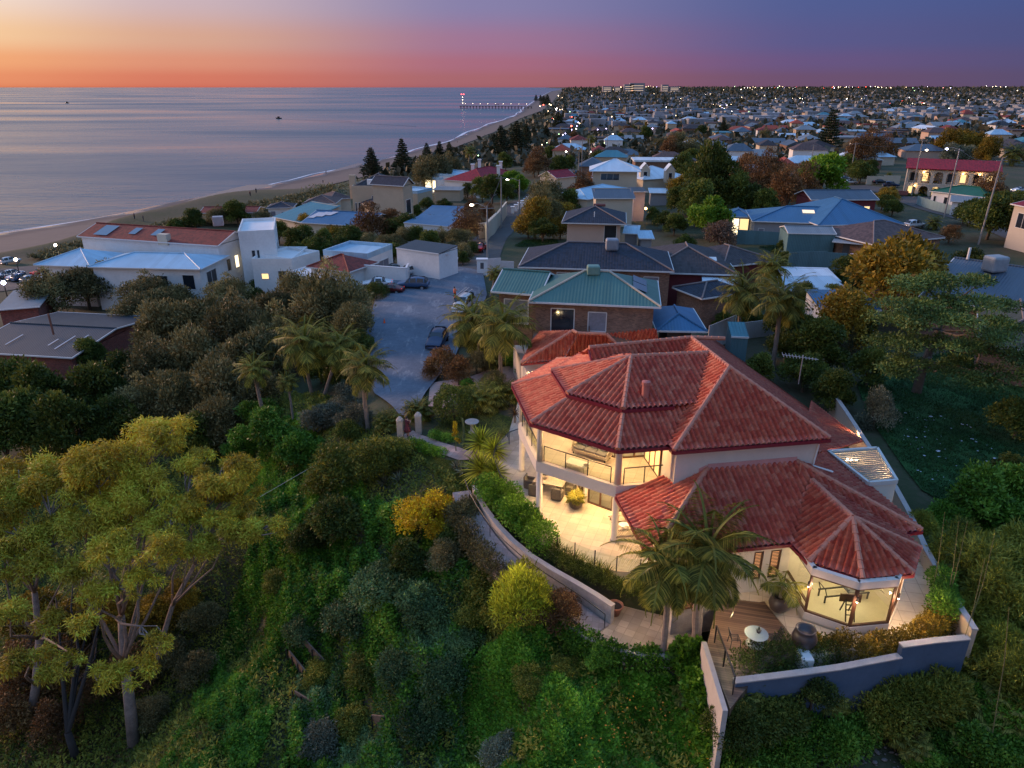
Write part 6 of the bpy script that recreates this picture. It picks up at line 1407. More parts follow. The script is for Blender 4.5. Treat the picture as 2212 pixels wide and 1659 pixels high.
many('brown','twiggy in the gloom under the gum trees',[(285,1450,46),(215,1470,46),(60,1450,60),(130,1430,50),(20,1540,50),(120,1560,46)])
many('olive','thin and grey under the gum trees',[(360,1410,40),(440,1330,36),(330,1530,34),(420,1440,34)])
def bare(lab,base,tops,m,r=.16):
    b0=G(base); t=thing('bare_tree',lab,'tree',tuple(b0)); b=MB(); rng=np.random.default_rng(int(base[0]))
    hub=b0+Vector((0,0,2.2)); b.tube([b0-Vector((0,0,.4)),hub],[r*1.3,r],8)
    for p,z in tops:
        e=U(p,z); m1=hub.lerp(e,.4)+Vector((rng.normal()*.3,rng.normal()*.3,.2)); b.tube([hub,m1,hub.lerp(e,.75)+Vector((rng.normal()*.3,rng.normal()*.3,0)),e],[r*.8,r*.55,r*.3,.02],6)
        for k in range(6): s=hub.lerp(e,.4+.1*k); b.tube([s,s+Vector((rng.normal()*.5,rng.normal()*.5,.5+rng.random()*.6)),s+Vector((rng.normal()*1.,rng.normal()*1.,1.+rng.random()*.8))],[.035,.022,.008],5)
    b.build('trunk',m,t,smooth=True)
bare('dark slender tree with few leaves in front of the gum trees',(165,1640),[((160,1230),15),((190,1300),14),((250,1210),15.5),((120,1290),14.5),((210,1380),12)],mat('dark_bark',(.035,.03,.028),.9,var=.3),.2)
bare('reddish old tree trunk leaning at the bottom of the bank',(100,1500),[((60,1330),13),((40,1400),11.5),((130,1310),13.5)],BARK,.3)
# ------------------------------------------------------------------ ground cover on the banks
def cover(name,lab,pix,n,l,w,m,seed,hgt=.35,mask=None,upb=.8,kind='stuff',cat=None,rd=False):
    rng=np.random.default_rng(seed); P=np.array([tuple(G(p))[:2] for p in pix]); lo=P.min(0);hi=P.max(0); X=[];Y=[]
    x=rng.uniform(lo[0],hi[0],n*4); y=rng.uniform(lo[1],hi[1],n*4); k=sdpoly(x,y,P)<0
    for e_ in (0,2,3):
        if 'lawn' not in name: k&=sdpoly(x,y,np.array(PADS[e_][0]))>.25
    x=x[k][:n*2]; y=y[k][:n*2]
    h=np.sin(x*.9+seed)*np.sin(y*.8+1.3*seed)+.6*np.sin(x*2.3)*np.sin(y*2.1+seed)+.4*np.sin(x*5.1+y*1.7)
    if mask is not None: k=(h+rng.normal(0,.35,len(x)))>mask; x=x[k];y=y[k];h=h[k]
    x=x[:n];y=y[:n];h=h[:n]; z=zt(x,y)+hgt*np.clip(.55+.4*h,0.02,1.6)*(.35+.65*rng.random(len(x)))
    D=rdir(rng,len(x)); D[:,2]=np.abs(D[:,2])*upb+.1; N=rdir(rng,len(x))*.6+np.array([0,0,1.]); 
    V,Fq=kites(np.stack([x,y,z],1),D,N,l*(.6+.8*rng.random(len(x))),w*(.6+.8*rng.random(len(x))))
    me=npmesh(name,V,Fq,{'rnd':np.clip(rng.random(len(x))*.6+.2+.18*h,0,1)}); return tag(link(name,me,LEAF[m]),lab,cat,kind=kind)
BANK=[(-40,1240),(60,960),(300,900),(480,930),(560,840),(720,860),(800,930),(860,960),(940,1010),(1010,1060),(1040,1130),(1100,1230),(1170,1340),(1250,1400),(1330,1445),(1520,1430),(1560,1600),(1590,1700),(900,1720),(300,1700),(-60,1700)]
cover('scrub','tangled dull green scrub covering the whole bank below the house',BANK,150000,.26,.10,'scrub',1,.6)
cover('ivy','bright green creeping ivy over the upper bank',[(500,1000),(640,900),(700,960),(690,1100),(760,1180),(700,1350),(620,1480),(540,1700),(330,1700),(420,1520),(500,1330),(560,1150)],90000,.18,.14,'ivy',2,.7,-.25)
cover('ivy','deep green weeds on the lowest bank',[(960,1480),(1060,1400),(1240,1380),(1340,1450),(1280,1560),(1240,1700),(980,1700)],60000,.18,.11,'ivy',5,.7,-.7)
nb=[(1260,1500),(1340,1452),(1440,1440),(1530,1425),(1570,1600),(1600,1720),(1230,1720)]
cover('nasturtium','round leaved nasturtium carpet below the deck wall',nb,42000,.22,.21,'nast',3,.55,None,.15)
rng_=np.random.default_rng(5)
LEAF['flower']=mat('orange_petal',(.75,.28,.02),.6,var=.2)
cover('nasturtium_flower','small orange flowers dotted over the nasturtium carpet',nb,420,.10,.09,'flower',9,.95,None,.2)
cover('shrubby_undergrowth','blue green undergrowth in the shadow of the bank',[(640,1260),(760,1250),(900,1200),(1010,1250),(1060,1380),(1000,1500),(1000,1700),(600,1700),(650,1450)],60000,.22,.08,'blue',6,.9,-.3)
cover('leaf_litter','bare leaf litter under the gum trees',[(-20,1500),(180,1480),(260,1560),(300,1700),(-40,1700)],9000,.16,.07,'brown',8,.08,None,.1)
cover('lawn_grass','short rough grass on the curved garden lawn',[(880,985),(905,970),(960,995),(1015,1000),(1030,1040),(1025,1100),(985,1085),(940,1020)],30000,.09,.02,'grass',10,.12)
cover('lawn_grass','short grass lawn around the bird bath',[(930,935),(960,905),(1060,885),(1120,905),(1110,945),(1050,960),(1000,955)],26000,.10,.02,'grass',11,.12)
LEAF['deeplawn']=mat_leaf('leaf_deep_lawn',[(.008,.03,.006),(.018,.06,.010),(.04,.10,.02)],nscale=.3)
drape('lawn',[G(p) for p in [(1850,830),(1920,790),(2060,760),(2260,780),(2320,1000),(2212,1120),(2080,1120),(1990,1060),(1930,980),(1880,910)]],mat('lawn_turf',(.016,.075,.012),.95,var=.4,scale=.6),.1,2.,'dark green lawn behind the house','lawn')
cover('lawn_grass','dark green lawn behind the boundary wall scattered with litter',[(1850,830),(1920,790),(2060,760),(2260,780),(2300,1000),(2212,1120),(2080,1120),(1990,1060),(1930,980),(1880,910)],70000,.2,.05,'deeplawn',12,.2)
cover('lawn_grass','green lawn around the teal shed',[q(5,700,960),q(5,960,940),q(5,1460,985),q(5,1460,1080),q(5,1000,1080)],14000,.2,.05,'deeplawn',13,.15)
cover('lawn_grass','grass patch before the motel',[q(6,870,690),q(6,1240,670),q(6,1240,735),q(6,900,735)],7000,.4,.1,'deeplawn',14,.2)
cover('lawn_grass','grass verge at the bend of the lane',[q(4,190,1230),q(4,300,1170),q(4,620,1170),q(4,640,1215),q(4,250,1240)],8000,.2,.06,'deeplawn',15,.2)
cover('dune_scrub','low olive scrub over the dunes beside the beach',[(62,560),(140,530),(250,512),(355,485),(420,470),(530,450),(640,424),(720,402),(780,390),(900,356),(985,326),(1062,296),(1125,266),(1180,243),(1225,243),(1225,300),(1190,330),(1120,350),(1060,345),(1000,360),(940,375),(880,400),(800,420),(740,440),(600,455),(500,480),(350,515),(180,560),(120,570)],80000,.9,.36,'dune',16,1.3,-.5)

hedge('hedge','green planting between the glass fence and the retaining wall',[U(p,T-.45) for p in ((1195,1200),(1240,1225),(1290,1250),(1340,1272),(1400,1280),(1440,1290))],.42,9000,'dark',.12,.16,.04)
hedge('hedge','trailing green edge of plants below the sandstone landing kerb',[U(p,T-2.0) for p in ((1225,1362),(1268,1392),(1320,1415),(1390,1428),(1460,1430),(1505,1425))],.6,11000,'nast',.0,.14,.10)
hedge('hedge','olive green shrubs lining the lower edge of the curved ramp',[U(p,T-1.5) for p in ((1000,1120),(1025,1175),(1062,1222),(1115,1262),(1170,1298),(1215,1325))],.7,15000,'olive',.1,.14,.06)

fw_=[s_+Vector((0,-.75,-1.5)) for s_ in (U((1592,1472),T),U((1650,1465),T),U((1700,1458),T),U((1760,1450),T))]
hedge('creeper','dense dark creeper hanging over the outside of the slate wall',fw_,1.0,16000,'dark',-.2,.15,.06)
hedge('shrub','tangled leafy growth along the foot of the slate wall',[s_+Vector((0,-1.3,-3.0)) for s_ in (U((1600,1472),T),U((1700,1458),T),U((1811,1443),T),U((1900,1428),T))],1.05,20000,'green',0,.16,.07)
hedge('shrub','tall leafy growth against the stepped end of the slate wall',[s_+Vector((0,-1.0,-2.2)) for s_ in (U((1900,1425),T),U((1990,1392),T+.5),U((2085,1378),T+.5))],1.15,17000,'scrub',0,.2,.06)
hedge('hedge','nasturtium leaves climbing against the foot of the deck wall',[U((1492,1425),T-1.5),U((1510,1480),T-1.9),U((1528,1545),T-2.4),U((1548,1620),T-3.2)],.8,13000,'nast',0,.2,.18)
for p_,r_,l_ in (((1700,1560),60,'feathery palm shrub half way along the slate wall'),((1790,1545),56,'feathery palm shrub before the red pipe'),((2050,1500),80,'tall palm shrub below the wall step'),((2130,1600),84,'wide palm shrub in the yard corner'),((1900,1570),56,'small palm shrub between the sacks'),((2190,1500),84,'leaning palm shrub beneath the bamboo'),((2040,1610),64,'low wide palm shrub by the rubble edge')): rplant('cycad','palm_shrub',p_,r_,l_,.8)

many('brown','bushy beside the dark blue car and the forecourt',[(958,778,34),(990,802,28),(930,800,18)])
many('green','low beside the pink forecourt',[(1112,775,24),(1140,800,18),(1010,830,16)])
many('olive','at the foot of the palms by the forecourt',[(1065,820,26),(1030,780,24)])
for i,(a_,b_) in enumerate((((2041,1106),(2042,1200)),((2071,1126),(2070,1215)),((2090,1126),(2064,1216)),((2128,1206),(2098,1296)),((2180,1312),(2164,1372)),((2150,1150),(2140,1260)))):
    A=U(a_,T+5.2); B=Vector((U(b_,T+2.5).x,A.y+.3,T-2)); tag(MB().tube([B,B.lerp(A,.6)+Vector((.1,0,0)),A],[.022,.018,.008],6).build('bamboo_cane',LEAF['gold'] if False else mat('cane',(.20,.17,.075),.7,var=.3)),('bare yellow bamboo cane beside the boundary wall','upright yellow bamboo cane above the wall','leaning pair cane crossing the upright bamboo','long bamboo cane arching over the wall corner','short pale cane near the wall end','tall thin cane behind the arching bamboo')[i],'bamboo cane')
cover('scrub','rough scrub beyond the boundary wall on the hillside',[(2060,1700),(2120,1400),(2140,1150),(2230,1000),(2600,900),(2900,1100),(2900,1700)],50000,.3,.1,'scrub',23,.7)
many('bamboo','further along the hillside past the frame of the wall',[(2290,1250,80),(2300,1450,80)])

cover('dune_scrub','thick olive shrubs on the dune bank above the beach houses',[(62,562),(140,534),(355,489),(500,459),(640,428),(720,407),(740,440),(600,455),(500,480),(350,515),(180,562)],42000,.85,.34,'dune',26,1.6,-.9)
many('olive','wind clipped on the dune bank',[(545,452,16),(600,446,13),(440,468,15),(330,497,14),(690,428,10)],.7)

cover('ivy','green creepers climbing between the shrubs of the middle bank',[(640,1080),(780,1060),(900,1130),(1000,1210),(1060,1330),(1010,1480),(1000,1700),(600,1700),(660,1450),(620,1260)],60000,.2,.13,'ivy',31,1.15,-.2)
# ------------------------------------------------------------------ garden walls, ramp, deck
STONE=mat('garden_stone',(.42,.37,.33),.9,var=.3,scale=2.5,bump=.5,bscale=12); CAPS=mat('pale_coping',(.40,.36,.34),.85,var=.2,scale=1.5)
SLATE=mat('slate_render',(.075,.11,.17),.85,var=.18,scale=.8); TANW=mat('tan_render',(.52,.42,.32),.9,var=.1,scale=.8)
def band(b,pts,w,zf,zb,side=0.):
    """wall of width w along plan points; zf top heights, zb bottom"""
    P=[Vector((p[0],p[1],0)) for p in pts]; L_=[];R_=[]
    for i,p in enumerate(P):
        d=(P[min(i+1,len(P)-1)]-P[max(i-1,0)]).normalized(); n=Vector((-d.y,d.x,0)); L_.append(p+n*(w/2+side)); R_.append(p-n*(w/2-side))
    for i in range(len(P)-1):
        z0a,z1a=zf[i],zf[i+1]
        q4=[(L_[i],z0a),(R_[i],z0a),(R_[i+1],z1a),(L_[i+1],z1a)]
        t=[Vector((p.x,p.y,z)) for p,z in q4]; u_=[Vector((p.x,p.y,zb)) for p,z in q4]
        b.poly(t); b.poly([u_[1],u_[2],t[2],t[1]]); b.poly([u_[3],u_[0],t[0],t[3]])
        if i==0: b.poly([u_[0],u_[1],t[1],t[0]])
        if i==len(P)-2: b.poly([u_[2],u_[3],t[3],t[2]])
    return L_,R_
rw=[U(p,T-.3) for p in ((1024,1045),(1034,1070),(1052,1098),(1078,1132),(1108,1163),(1150,1197),(1200,1228),(1250,1256),(1290,1280),(1325,1303))]
ret=thing('retaining_wall','curved pale stone retaining wall between the ramp and the terrace planting','wall',tuple(rw[0]))
b=MB(); band(b,rw,.24,[T-.50]*10,T-2.4); b.build('wall_body',STONE,ret); b=MB(); band(b,rw,.32,[T-.42]*10,T-.495); b.build('coping',CAPS,ret)
rp=[(p.x,p.y) for p in rw]; b=MB(); zr=[T-.75-.085*i for i in range(10)]
cen=[]; 
for i,p in enumerate(rw):
    d=(rw[min(i+1,9)]-rw[max(i-1,0)]); d.z=0; d.normalize(); cen.append(p+Vector((d.y,-d.x,0))*.86)
band(b,cen,1.2,zr,T-2.6); o=b.build('ramp_path',paver_mat('ramp_pavers',(.36,.29,.27),.35,.012,10,.2)); tag(o,'narrow paved ramp curving under the retaining wall','path',kind='structure')
hr=thing('handrail','black handrail following the curved ramp','handrail',tuple(cen[0]))
rl=[p+ (q_-p)*.30+Vector((0,0,z-p.z+.85)) for p,q_,z in zip(cen,rw,zr)]
MB().tube(rl,.03,6).build('rail',BLACK,hr)
for i in (1,3,5,7,9): MB().bar(rl[i],rl[i]-Vector((0,0,.85)),.04).build('post',BLACK,hr)
zp=T-1.62
pz=[U(p,zp) for p in ((1236,1348),(1262,1310),(1292,1292),(1335,1306),(1400,1322),(1485,1342),(1512,1372),(1498,1406),(1440,1412),(1380,1408),(1320,1396),(1275,1374))]
o=MB().prism([(p.x,p.y) for p in pz],zp-.8,zp).build('sandstone_path',PAVE2); tag(o,'sandstone paved landing at the foot of the ramp','path',kind='structure')
ed=[U(p,zp+.1) for p in ((1232,1352),(1272,1378),(1318,1400),(1380,1412),(1440,1416),(1500,1410))]; kb=thing('garden_edging','pale curved kerb along the outer edge of the sandstone landing','kerb',tuple(ed[0])); b=MB(); band(b,ed,.22,[zp+.12]*6,zp-.9); b.build('kerb_body',CAPS,kb)
st=cen[-1]; d=(cen[-1]-cen[-2]); d.z=0; d.normalize()
for i in range(2):
    c=st+d*(.25+.4*i); n=Vector((-d.y,d.x,0)); b=MB(); pp=[c-n*.85-d*.2,c+n*.85-d*.2,c+n*.85+d*.2,c-n*.85+d*.2]
    b.prism([(p.x,p.y) for p in pp],zp-.3,T-1.55-.025*(i+1)); o=b.build('step',PAVE2); tag(o,('upper','lower')[i]+' broad stone step from the ramp to the landing','step')
# glass fence round the terrace
gf=thing('glass_fence','frameless glass pool fence on dark posts along the terrace edge','fence',tuple(U((1204,1184),T)))
gp_=[U(p,T) for p in ((1150,1146),(1203,1184),(1241,1204),(1284,1221),(1331,1234),(1382,1240),(1432,1244))]
balustrade(gp_,T,1.0,9,into=gf,rail=False)
lf=thing('glass_fence','glass balustrade with black rail where the terrace meets the yuccas','fence',tuple(U((1085,1030),T)))
balustrade([U(p,T) for p in ((1128,950),(1100,960),(1072,990),(1066,1012),(1080,1052),(1098,1075))],T,1.0,1.6,into=lf)
# deck
dp=[U(p,T-.03) for p in ((1553,1290),(1637,1281),(1733,1407),(1648,1441),(1577,1531),(1526,1396))]
def deck_mat():
    t=NT('deck_boards'); sp=t.node('ShaderNodeSeparateXYZ'); mp=t.node('ShaderNodeMapping'); mp.inputs['Rotation'].default_value=(0,0,R(14)); t.ln(t.node('ShaderNodeNewGeometry').outputs['Position'],mp.inputs[0]); t.ln(mp.outputs[0],sp.inputs[0])
    v=t.math('DIVIDE',sp.outputs[1],.14); w=t.node('ShaderNodeTexWhiteNoise',noise_dimensions='1D'); t.ln(t.math('FLOOR',v),w.inputs['W'])
    m2=t.node('ShaderNodeMapping'); m2.inputs['Scale'].default_value=(.6,14,1); t.ln(mp.outputs[0],m2.inputs[0])
    f=t.math('ADD',t.math('MULTIPLY',w.outputs[0],.5),t.math('MULTIPLY',t.noise(1.5,m2.outputs[0],4),.5)); c=t.ramp(f,[(.2,(.10,.055,.035)),(.8,(.26,.16,.10))])
    g=t.ramp(t.math('FRACT',v),[(.0,(.12,)*3),(.1,(1,)*3),(.9,(1,)*3),(1.,(.12,)*3)]); t.ln(t.mix(1.,c,g,'MULTIPLY'),t.b.inputs['Base Color']); t.b.inputs['Roughness'].default_value=.45
    t.bump(t.math('ABSOLUTE',t.math('SUBTRACT',t.math('FRACT',v),.5)),-.4,.02); return t.m
o=MB().prism([(p.x,p.y) for p in dp],T-.5,T-.03).build('timber_deck',deck_mat()); tag(o,'brown timber deck below the glass gym','deck',kind='structure')
dw=thing('deck_wall','tall white wall dropping from the edge of the timber deck','wall',tuple(U((1545,1450),T)))
wq=[U(p,T+.1) for p in ((1521,1386),(1545,1462),(1567,1535))]; b=MB(); band(b,wq,.22,[T+.1]*3,T-5.5); b.build('wall_body',mat('white_render',(.44,.40,.37),.9,var=.15,scale=.6),dw)
dr=thing('deck_railing','black railing with glass along the deck edge','railing',tuple(U((1560,1480),T))); balustrade([U(p,T) for p in ((1543,1388),(1562,1440),(1582,1500))],T,1.0,1.3,into=dr)
bw_=thing('boundary_wall','stepped slate blue garden wall around the deck and gym corner','wall',tuple(U((1811,1443),T+.2)))
b=MB(); s1_=[U(p,T+.2) for p in ((1586,1472),(1700,1458),(1811,1443),(1944,1418))]; band(b,s1_,.24,[T+.2]*4,T-5); s2_=[U(p,T+.75) for p in ((1946,1395),(2020,1385),(2092,1378))]; band(b,s2_,.24,[T+.75]*3,T-5); b.build('wall_body',SLATE,bw_)
b=MB(); band(b,s1_,.34,[T+.27]*4,T+.203); band(b,s2_,.34,[T+.82]*3,T+.753); b.build('coping',CAPS,bw_)
sw=thing('boundary_wall','long tan side wall running up beside the tiled house','wall',tuple(U((2001,1189),T+1.7)))
b=MB(); s3=[U(p,T+.85) for p in ((2106,1362),(2050,1275),(2001,1189),(1963,1106),(1934,1053),(1880,970),(1828,890),(1800,850))]; band(b,s3,.22,[T+.85]*8,T-4); b.build('wall_body',TANW,sw); b=MB(); band(b,s3,.3,[T+.93]*8,T+.853); b.build('coping',CAPS,sw)
plight('passage_lamp',tuple(U((1972,1290),T+1.9)),210,(1,.66,.34),.15); plight('passage_lamp',tuple(U((1850,935),T+.9)),45,(1,.66,.34),.15)
plight('deck_lamp',tuple(U((1592,1335),T+1.4)),85,(1,.74,.42),.1)
b=thing('bench','low cream masonry seat wall with timber top behind the stout palm','bench',tuple(U((1500,1325),T-.2))); e0,e1=U((1448,1312),T-.1),U((1552,1296),T-.1); b_=MB(); band(b_,[e0,e1],.5,[T-.1]*2,T-1.8); b_.build('base',STONE,b); b_=MB(); band(b_,[e0,e1],.62,[T-.02]*2,T-.095); b_.build('seat',BROWN,b)
# stone blocks by the deck, utility box
sb_=thing('stone_block','white stone block beside the big dark urn at the deck corner','stone block',tuple(U((1737,1420),T))); c=U((1737,1420),T-.1); MB().box(c.x-.3,c.y-.5,c.z-.6,c.x+.25,c.y+.3,c.z+.3).build('block',WHITE,sb_,bevel=.04)
# garden path, gate, bird bath
drape('garden_path',strip_pts([G(p) for p in ((878,938),(895,948),(925,958),(960,972),(1000,985),(1035,985),(1072,972))],1.25),paver_mat('pink_path_pavers',(.44,.30,.26),.4,.012,30,.2),.09,.8,'pink paved path curving from the stone gate to the terrace','path')
for p,l in (((866,945),'rough stone gate pillar on the bank side of the garden path'),((905,935),'rough stone gate pillar beside the cycad')):
    c=G(p); t=thing('gate_pillar',l,'gate pillar',tuple(c)); MB().box(c.x-.24,c.y-.24,c.z-.3,c.x+.24,c.y+.24,c.z+1.45).build('post',STONE,t,bevel=.05); MB().lathe([(.3,1.45),(.28,1.55),(.12,1.75),(.02,1.8)],tuple(c),8).build('cap',STONE,t)
c=G((898,936)); t=thing('garden_gate','black iron garden gate standing open at the stone pillars','gate',tuple(c)); b=MB(); a=Vector((.25,.9,0)).normalized()
for z in (.12,1.15): b.bar(c+Vector((0,0,z)),c+a*1.1+Vector((0,0,z)),.04)
for i in range(9): b.bar(c+a*(.137*i)+Vector((0,0,.1)),c+a*(.137*i)+Vector((0,0,1.3)),.022)
b.build('bars',BLACK,t)
c=G((1020,935)); t=thing('bird_bath','pale stone bird bath on a pedestal in the round lawn','bird bath',tuple(c)); MB().lathe([(.3,0),(.3,.08),(.16,.2),(.13,.6),(.2,.78)],tuple(c),14).build('pedestal',CAPS,t,smooth=True); MB().lathe([(.2,.76),(.5,.9),(.56,.98),(.5,.98),(.42,.92),(.05,.88)],tuple(c),18).build('bowl',CAPS,t,smooth=True)
c=G((1002,965)); cm_=mat('cactus_skin',(.09,.13,.06),.6,var=.3)
t=thing('cactus','tall column cactus with two thin stems beside the agaves','cactus',tuple(c)); MB().tube([c,c+Vector((.05,0,1.2)),c+Vector((-.05,0,2.3))],[.1,.09,.07],8).build('stem',cm_,t); MB().tube([c+Vector((.9,.1,0)),c+Vector((.95,.1,.9)),c+Vector((.9,.1,1.7))],[.08,.08,.05],8).build('stem',cm_,t)
c=G((985,975)); t=thing('aloe_flower','tall yellow flowering aloe spike beside the lawn path','flower',tuple(c)); MB().tube([c,c+Vector((0,0,2.2))],.04,6).build('stem',cm_,t)
bl=[(c.x+random.uniform(-.3,.3)*(1-k/9),c.y+random.uniform(-.3,.3)*(1-k/9),c.z+.9+k*.17,.14,.14,.12) for k in range(9)]; o=link('flower_head',crown_mesh('flower_head',bl,1400,.09,.05,seed=8),LEAF['gold'],None); o.parent=t; o.matrix_parent_inverse=Matrix.Translation(-c)
# ------------------------------------------------------------------ pots
CLAYD=mat('dark_glaze',(.075,.055,.05),.35,var=.25,scale=3); CLAY=mat('terracotta_pot',(.36,.15,.085),.8,var=.25,scale=3); SOIL=mat('soil',(.05,.035,.025),.95)
def pot(name,lab,p,prof,m,z=T,soil=None):
    c=U(p,z); t=thing(name,lab,'pot',tuple(c)); MB().lathe(prof,tuple(c),20).build('pot_body',m,t,smooth=True)
    if soil: MB().lathe([(soil[0],soil[1]-.02),(soil[0],soil[1])],tuple(c),16).build('soil',SOIL,t)
    return t,c
urn=[(.25,0),(.42,.18),(.50,.45),(.42,.72),(.34,.80),(.40,.86),(.40,.90),(.33,.88),(.30,.70)]
t,c=pot('planter_pot','round dark pot with a cycad standing on the lit terrace',(1243,1097),[(r*.9,z*.9) for r,z in urn],CLAYD,T,(.28,.68))
o=link('cycad',RO['cycad']); o.location=c+Vector((0,0,.7)); o.scale=(.85,)*3; tag(o,'small green cycad growing in the round dark terrace pot','plant')
t,c=pot('planter_pot','dark ridged pot holding a young palm beside the deck',(1680,1318),urn,CLAYD,T,(.31,.78))
def small_palm(c,L,lab):
    t=thing('potted_palm',lab,'palm',tuple(c)); MB().tube([c,c+Vector((.05,0,.7))],[.09,.06],7).build('trunk',PBARK,t); o=link('crown',palm_crown('palm_crown',8,1.,33,leaf=.32,n=26,lo=-.35,hi=1.2,droop=1.6,wd=.03),None,t); o.location=(0.05,0,.65); o.scale=(L,)*3; o.active_material=None if False else o.active_material
small_palm(c+Vector((0,0,.78)),1.7,'young yellow green palm arching from the dark ridged pot')
pot('planter_pot','large empty dark urn standing at the corner of the deck',(1734,1396),[(r*1.15,z*1.15) for r,z in urn],CLAYD,T)
pot('planter_pot','wide terracotta pot of soil on the sandstone landing',(1328,1326),[(.24,0),(.36,.45),(.40,.52),(.44,.52),(.44,.60),(.37,.60),(.34,.48)],CLAY,zp,(.36,.5))
# ------------------------------------------------------------------ furniture
WICK=mat('grey_wicker',(.10,.09,.085),.8,var=.4,scale=12,bump=.6,bscale=60); WICKL=mat('pale_wicker',(.42,.36,.27),.8,var=.3,scale=14,bump=.5,bscale=60); CUSH=mat('grey_cushion',(.13,.13,.14),.95,var=.1); PILL=mat('white_pillow',(.72,.69,.64),.95,var=.05); WTAB=mat('white_tabletop',(.75,.73,.68),.4,var=.04); GWOOD=mat('weathered_timber',(.30,.26,.21),.8,var=.3,scale=8)
def local(t_name,lab,cat,c,rz): return thing(t_name,lab,cat,tuple(c),rz)
def lb(mb,name,m,t,bev=0): # build a mesh given in the thing's own coordinates
    me=bpy.data.meshes.new(name); me.from_pydata(mb.v,[],mb.f); uvbox(me); o=link(name,me,m); o.parent=t; WL[o.name]=WL[t.name]
    if bev: md=o.modifiers.new('b','BEVEL'); md.width=bev; md.segments=3
    return o
FZ=F2+.03
s0=U((1302,1000),FZ); s1=U((1240,981),FZ); rz=math.atan2((s0-s1).y,(s0-s1).x); c=(s0+s1)/2
so=local('sofa','pale wicker three seat sofa with grey cushions on the lit balcony','sofa',c,rz)
b=MB().box(-1.15,0,.16,1.15,.8,.34); lb(b,'seat_frame',WICKL,so,.02)
b=MB(); b.tube([(-1.15,.05,.34),(-1.2,.3,.66),(-1.15,.82,.86),(1.15,.82,.86),(1.2,.3,.66),(1.15,.05,.34)],.05,8); b.box(-1.12,.78,.3,1.12,.84,.82); lb(b,'backrest',WICKL,so)
for x in (-1.17,1.13): lb(MB().box(x,.08,.34,x+.05,.8,.6),'armrest',WICKL,so,.02)
for i in range(3): lb(MB().box(-1.08+.72*i,.06,.34,-.38+.72*i,.72,.48),'seat_cushion',CUSH,so,.05)
for i in range(3): lb(MB().box(-1.08+.72*i,.60,.48,-.38+.72*i,.76,.82),'back_cushion',CUSH,so,.06)
for x in (-1.05,1.05):
    for y in (.08,.72): lb(MB().box(x-.03,y-.03,0,x+.03,y+.03,.17),'leg',BLACK,so)
dl=(s0-s1).normalized(); nn=Vector((-dl.y,dl.x,0))
for i,f in enumerate((.25,.55,.87)):
    w=s1.lerp(s0,f)+nn*.5+Vector((0,0,.68)); t=tag(MB().ball((0,0,0),(.24,.10,.22),12,8).build('pillow',PILL,smooth=True),('white pillow at the far end of the sofa','white pillow in the middle of the sofa','white pillow at the near end of the sofa')[i],'pillow'); t.location=w; t.rotation_euler=(.35,0,rz)
ct=local('coffee_table','low white coffee table with splayed legs before the balcony sofa','table',U((1247,1012),FZ),rz)
lb(MB().box(-.65,-.35,.36,.65,.35,.40),'table_top',WTAB,ct,.02)
for x in (-1,1):
    for y in (-1,1): lb(MB().bar((x*.5,y*.25,.37),(x*.6,y*.32,0),.035),'leg',BLACK if False else WICKL,ct)
bo=thing('bowl','small dark bowl on the white coffee table','bowl',tuple(U((1266,1007),FZ+.40))); MB().lathe([(.06,0),(.16,.08),(.15,.09),(.05,.02)],tuple(bo.location),12).build('bowl_body',CLAYD,bo,smooth=True)
# dining set on the lower terrace
dc=U((1187,1060),T); dz=rz+.25
dt=local('dining_table','weathered timber dining table under the balcony','table',dc,dz)
for i in range(7): pass
b=MB()
for i in range(6): b.box(-1.0,-.5+.168*i,.70,1.0,-.5+.168*i+.16,.75)
lb(b,'table_top',GWOOD,dt)
for x in (-.85,.85):
    for y in (-.38,.38): lb(MB().box(x-.05,y-.05,0,x+.05,y+.05,.70),'leg',GWOOD,dt)
def armchair(lab,dx,dy,rot):
    M=Matrix.Rotation(dz,3,'Z')@Vector((dx,dy,0)); t=local('wicker_armchair',lab,'chair',dc+M,dz+rot); 
    lb(MB().box(-.29,-.28,.0,.29,.28,.42),'seat',WICK,t,.03); lb(MB().prism([(-.29,.24),(.29,.24),(.31,.33),(-.31,.33)],.1,.86),'backrest',WICK,t,.03)
    for x in (-.34,.26): lb(MB().box(x,-.26,.05,x+.08,.3,.62),'armrest',WICK,t,.02)
    return t
armchair('grey wicker armchair nearest the column',-.75,-.78,PI); armchair('grey wicker armchair turned towards the dark pot',.75,-.78,PI); armchair('grey wicker armchair at the inner table end',1.35,.1,-PI/2); armchair('grey wicker armchair tucked behind the column',-1.35,0,PI/2); armchair('grey wicker armchair on the garden side of the table by the fence',-.75,.78,0); armchair('grey wicker armchair on the far side of the dining table',.6,.78,0)
t=thing('fruit_bowl','dark bowl with foliage on the dining table','bowl',tuple(dc+Vector((-.3,.2,.75)))); MB().lathe([(.07,0),(.17,.1),(.16,.11),(.05,.03)],tuple(t.location),12).build('bowl_body',CLAYD,t,smooth=True)
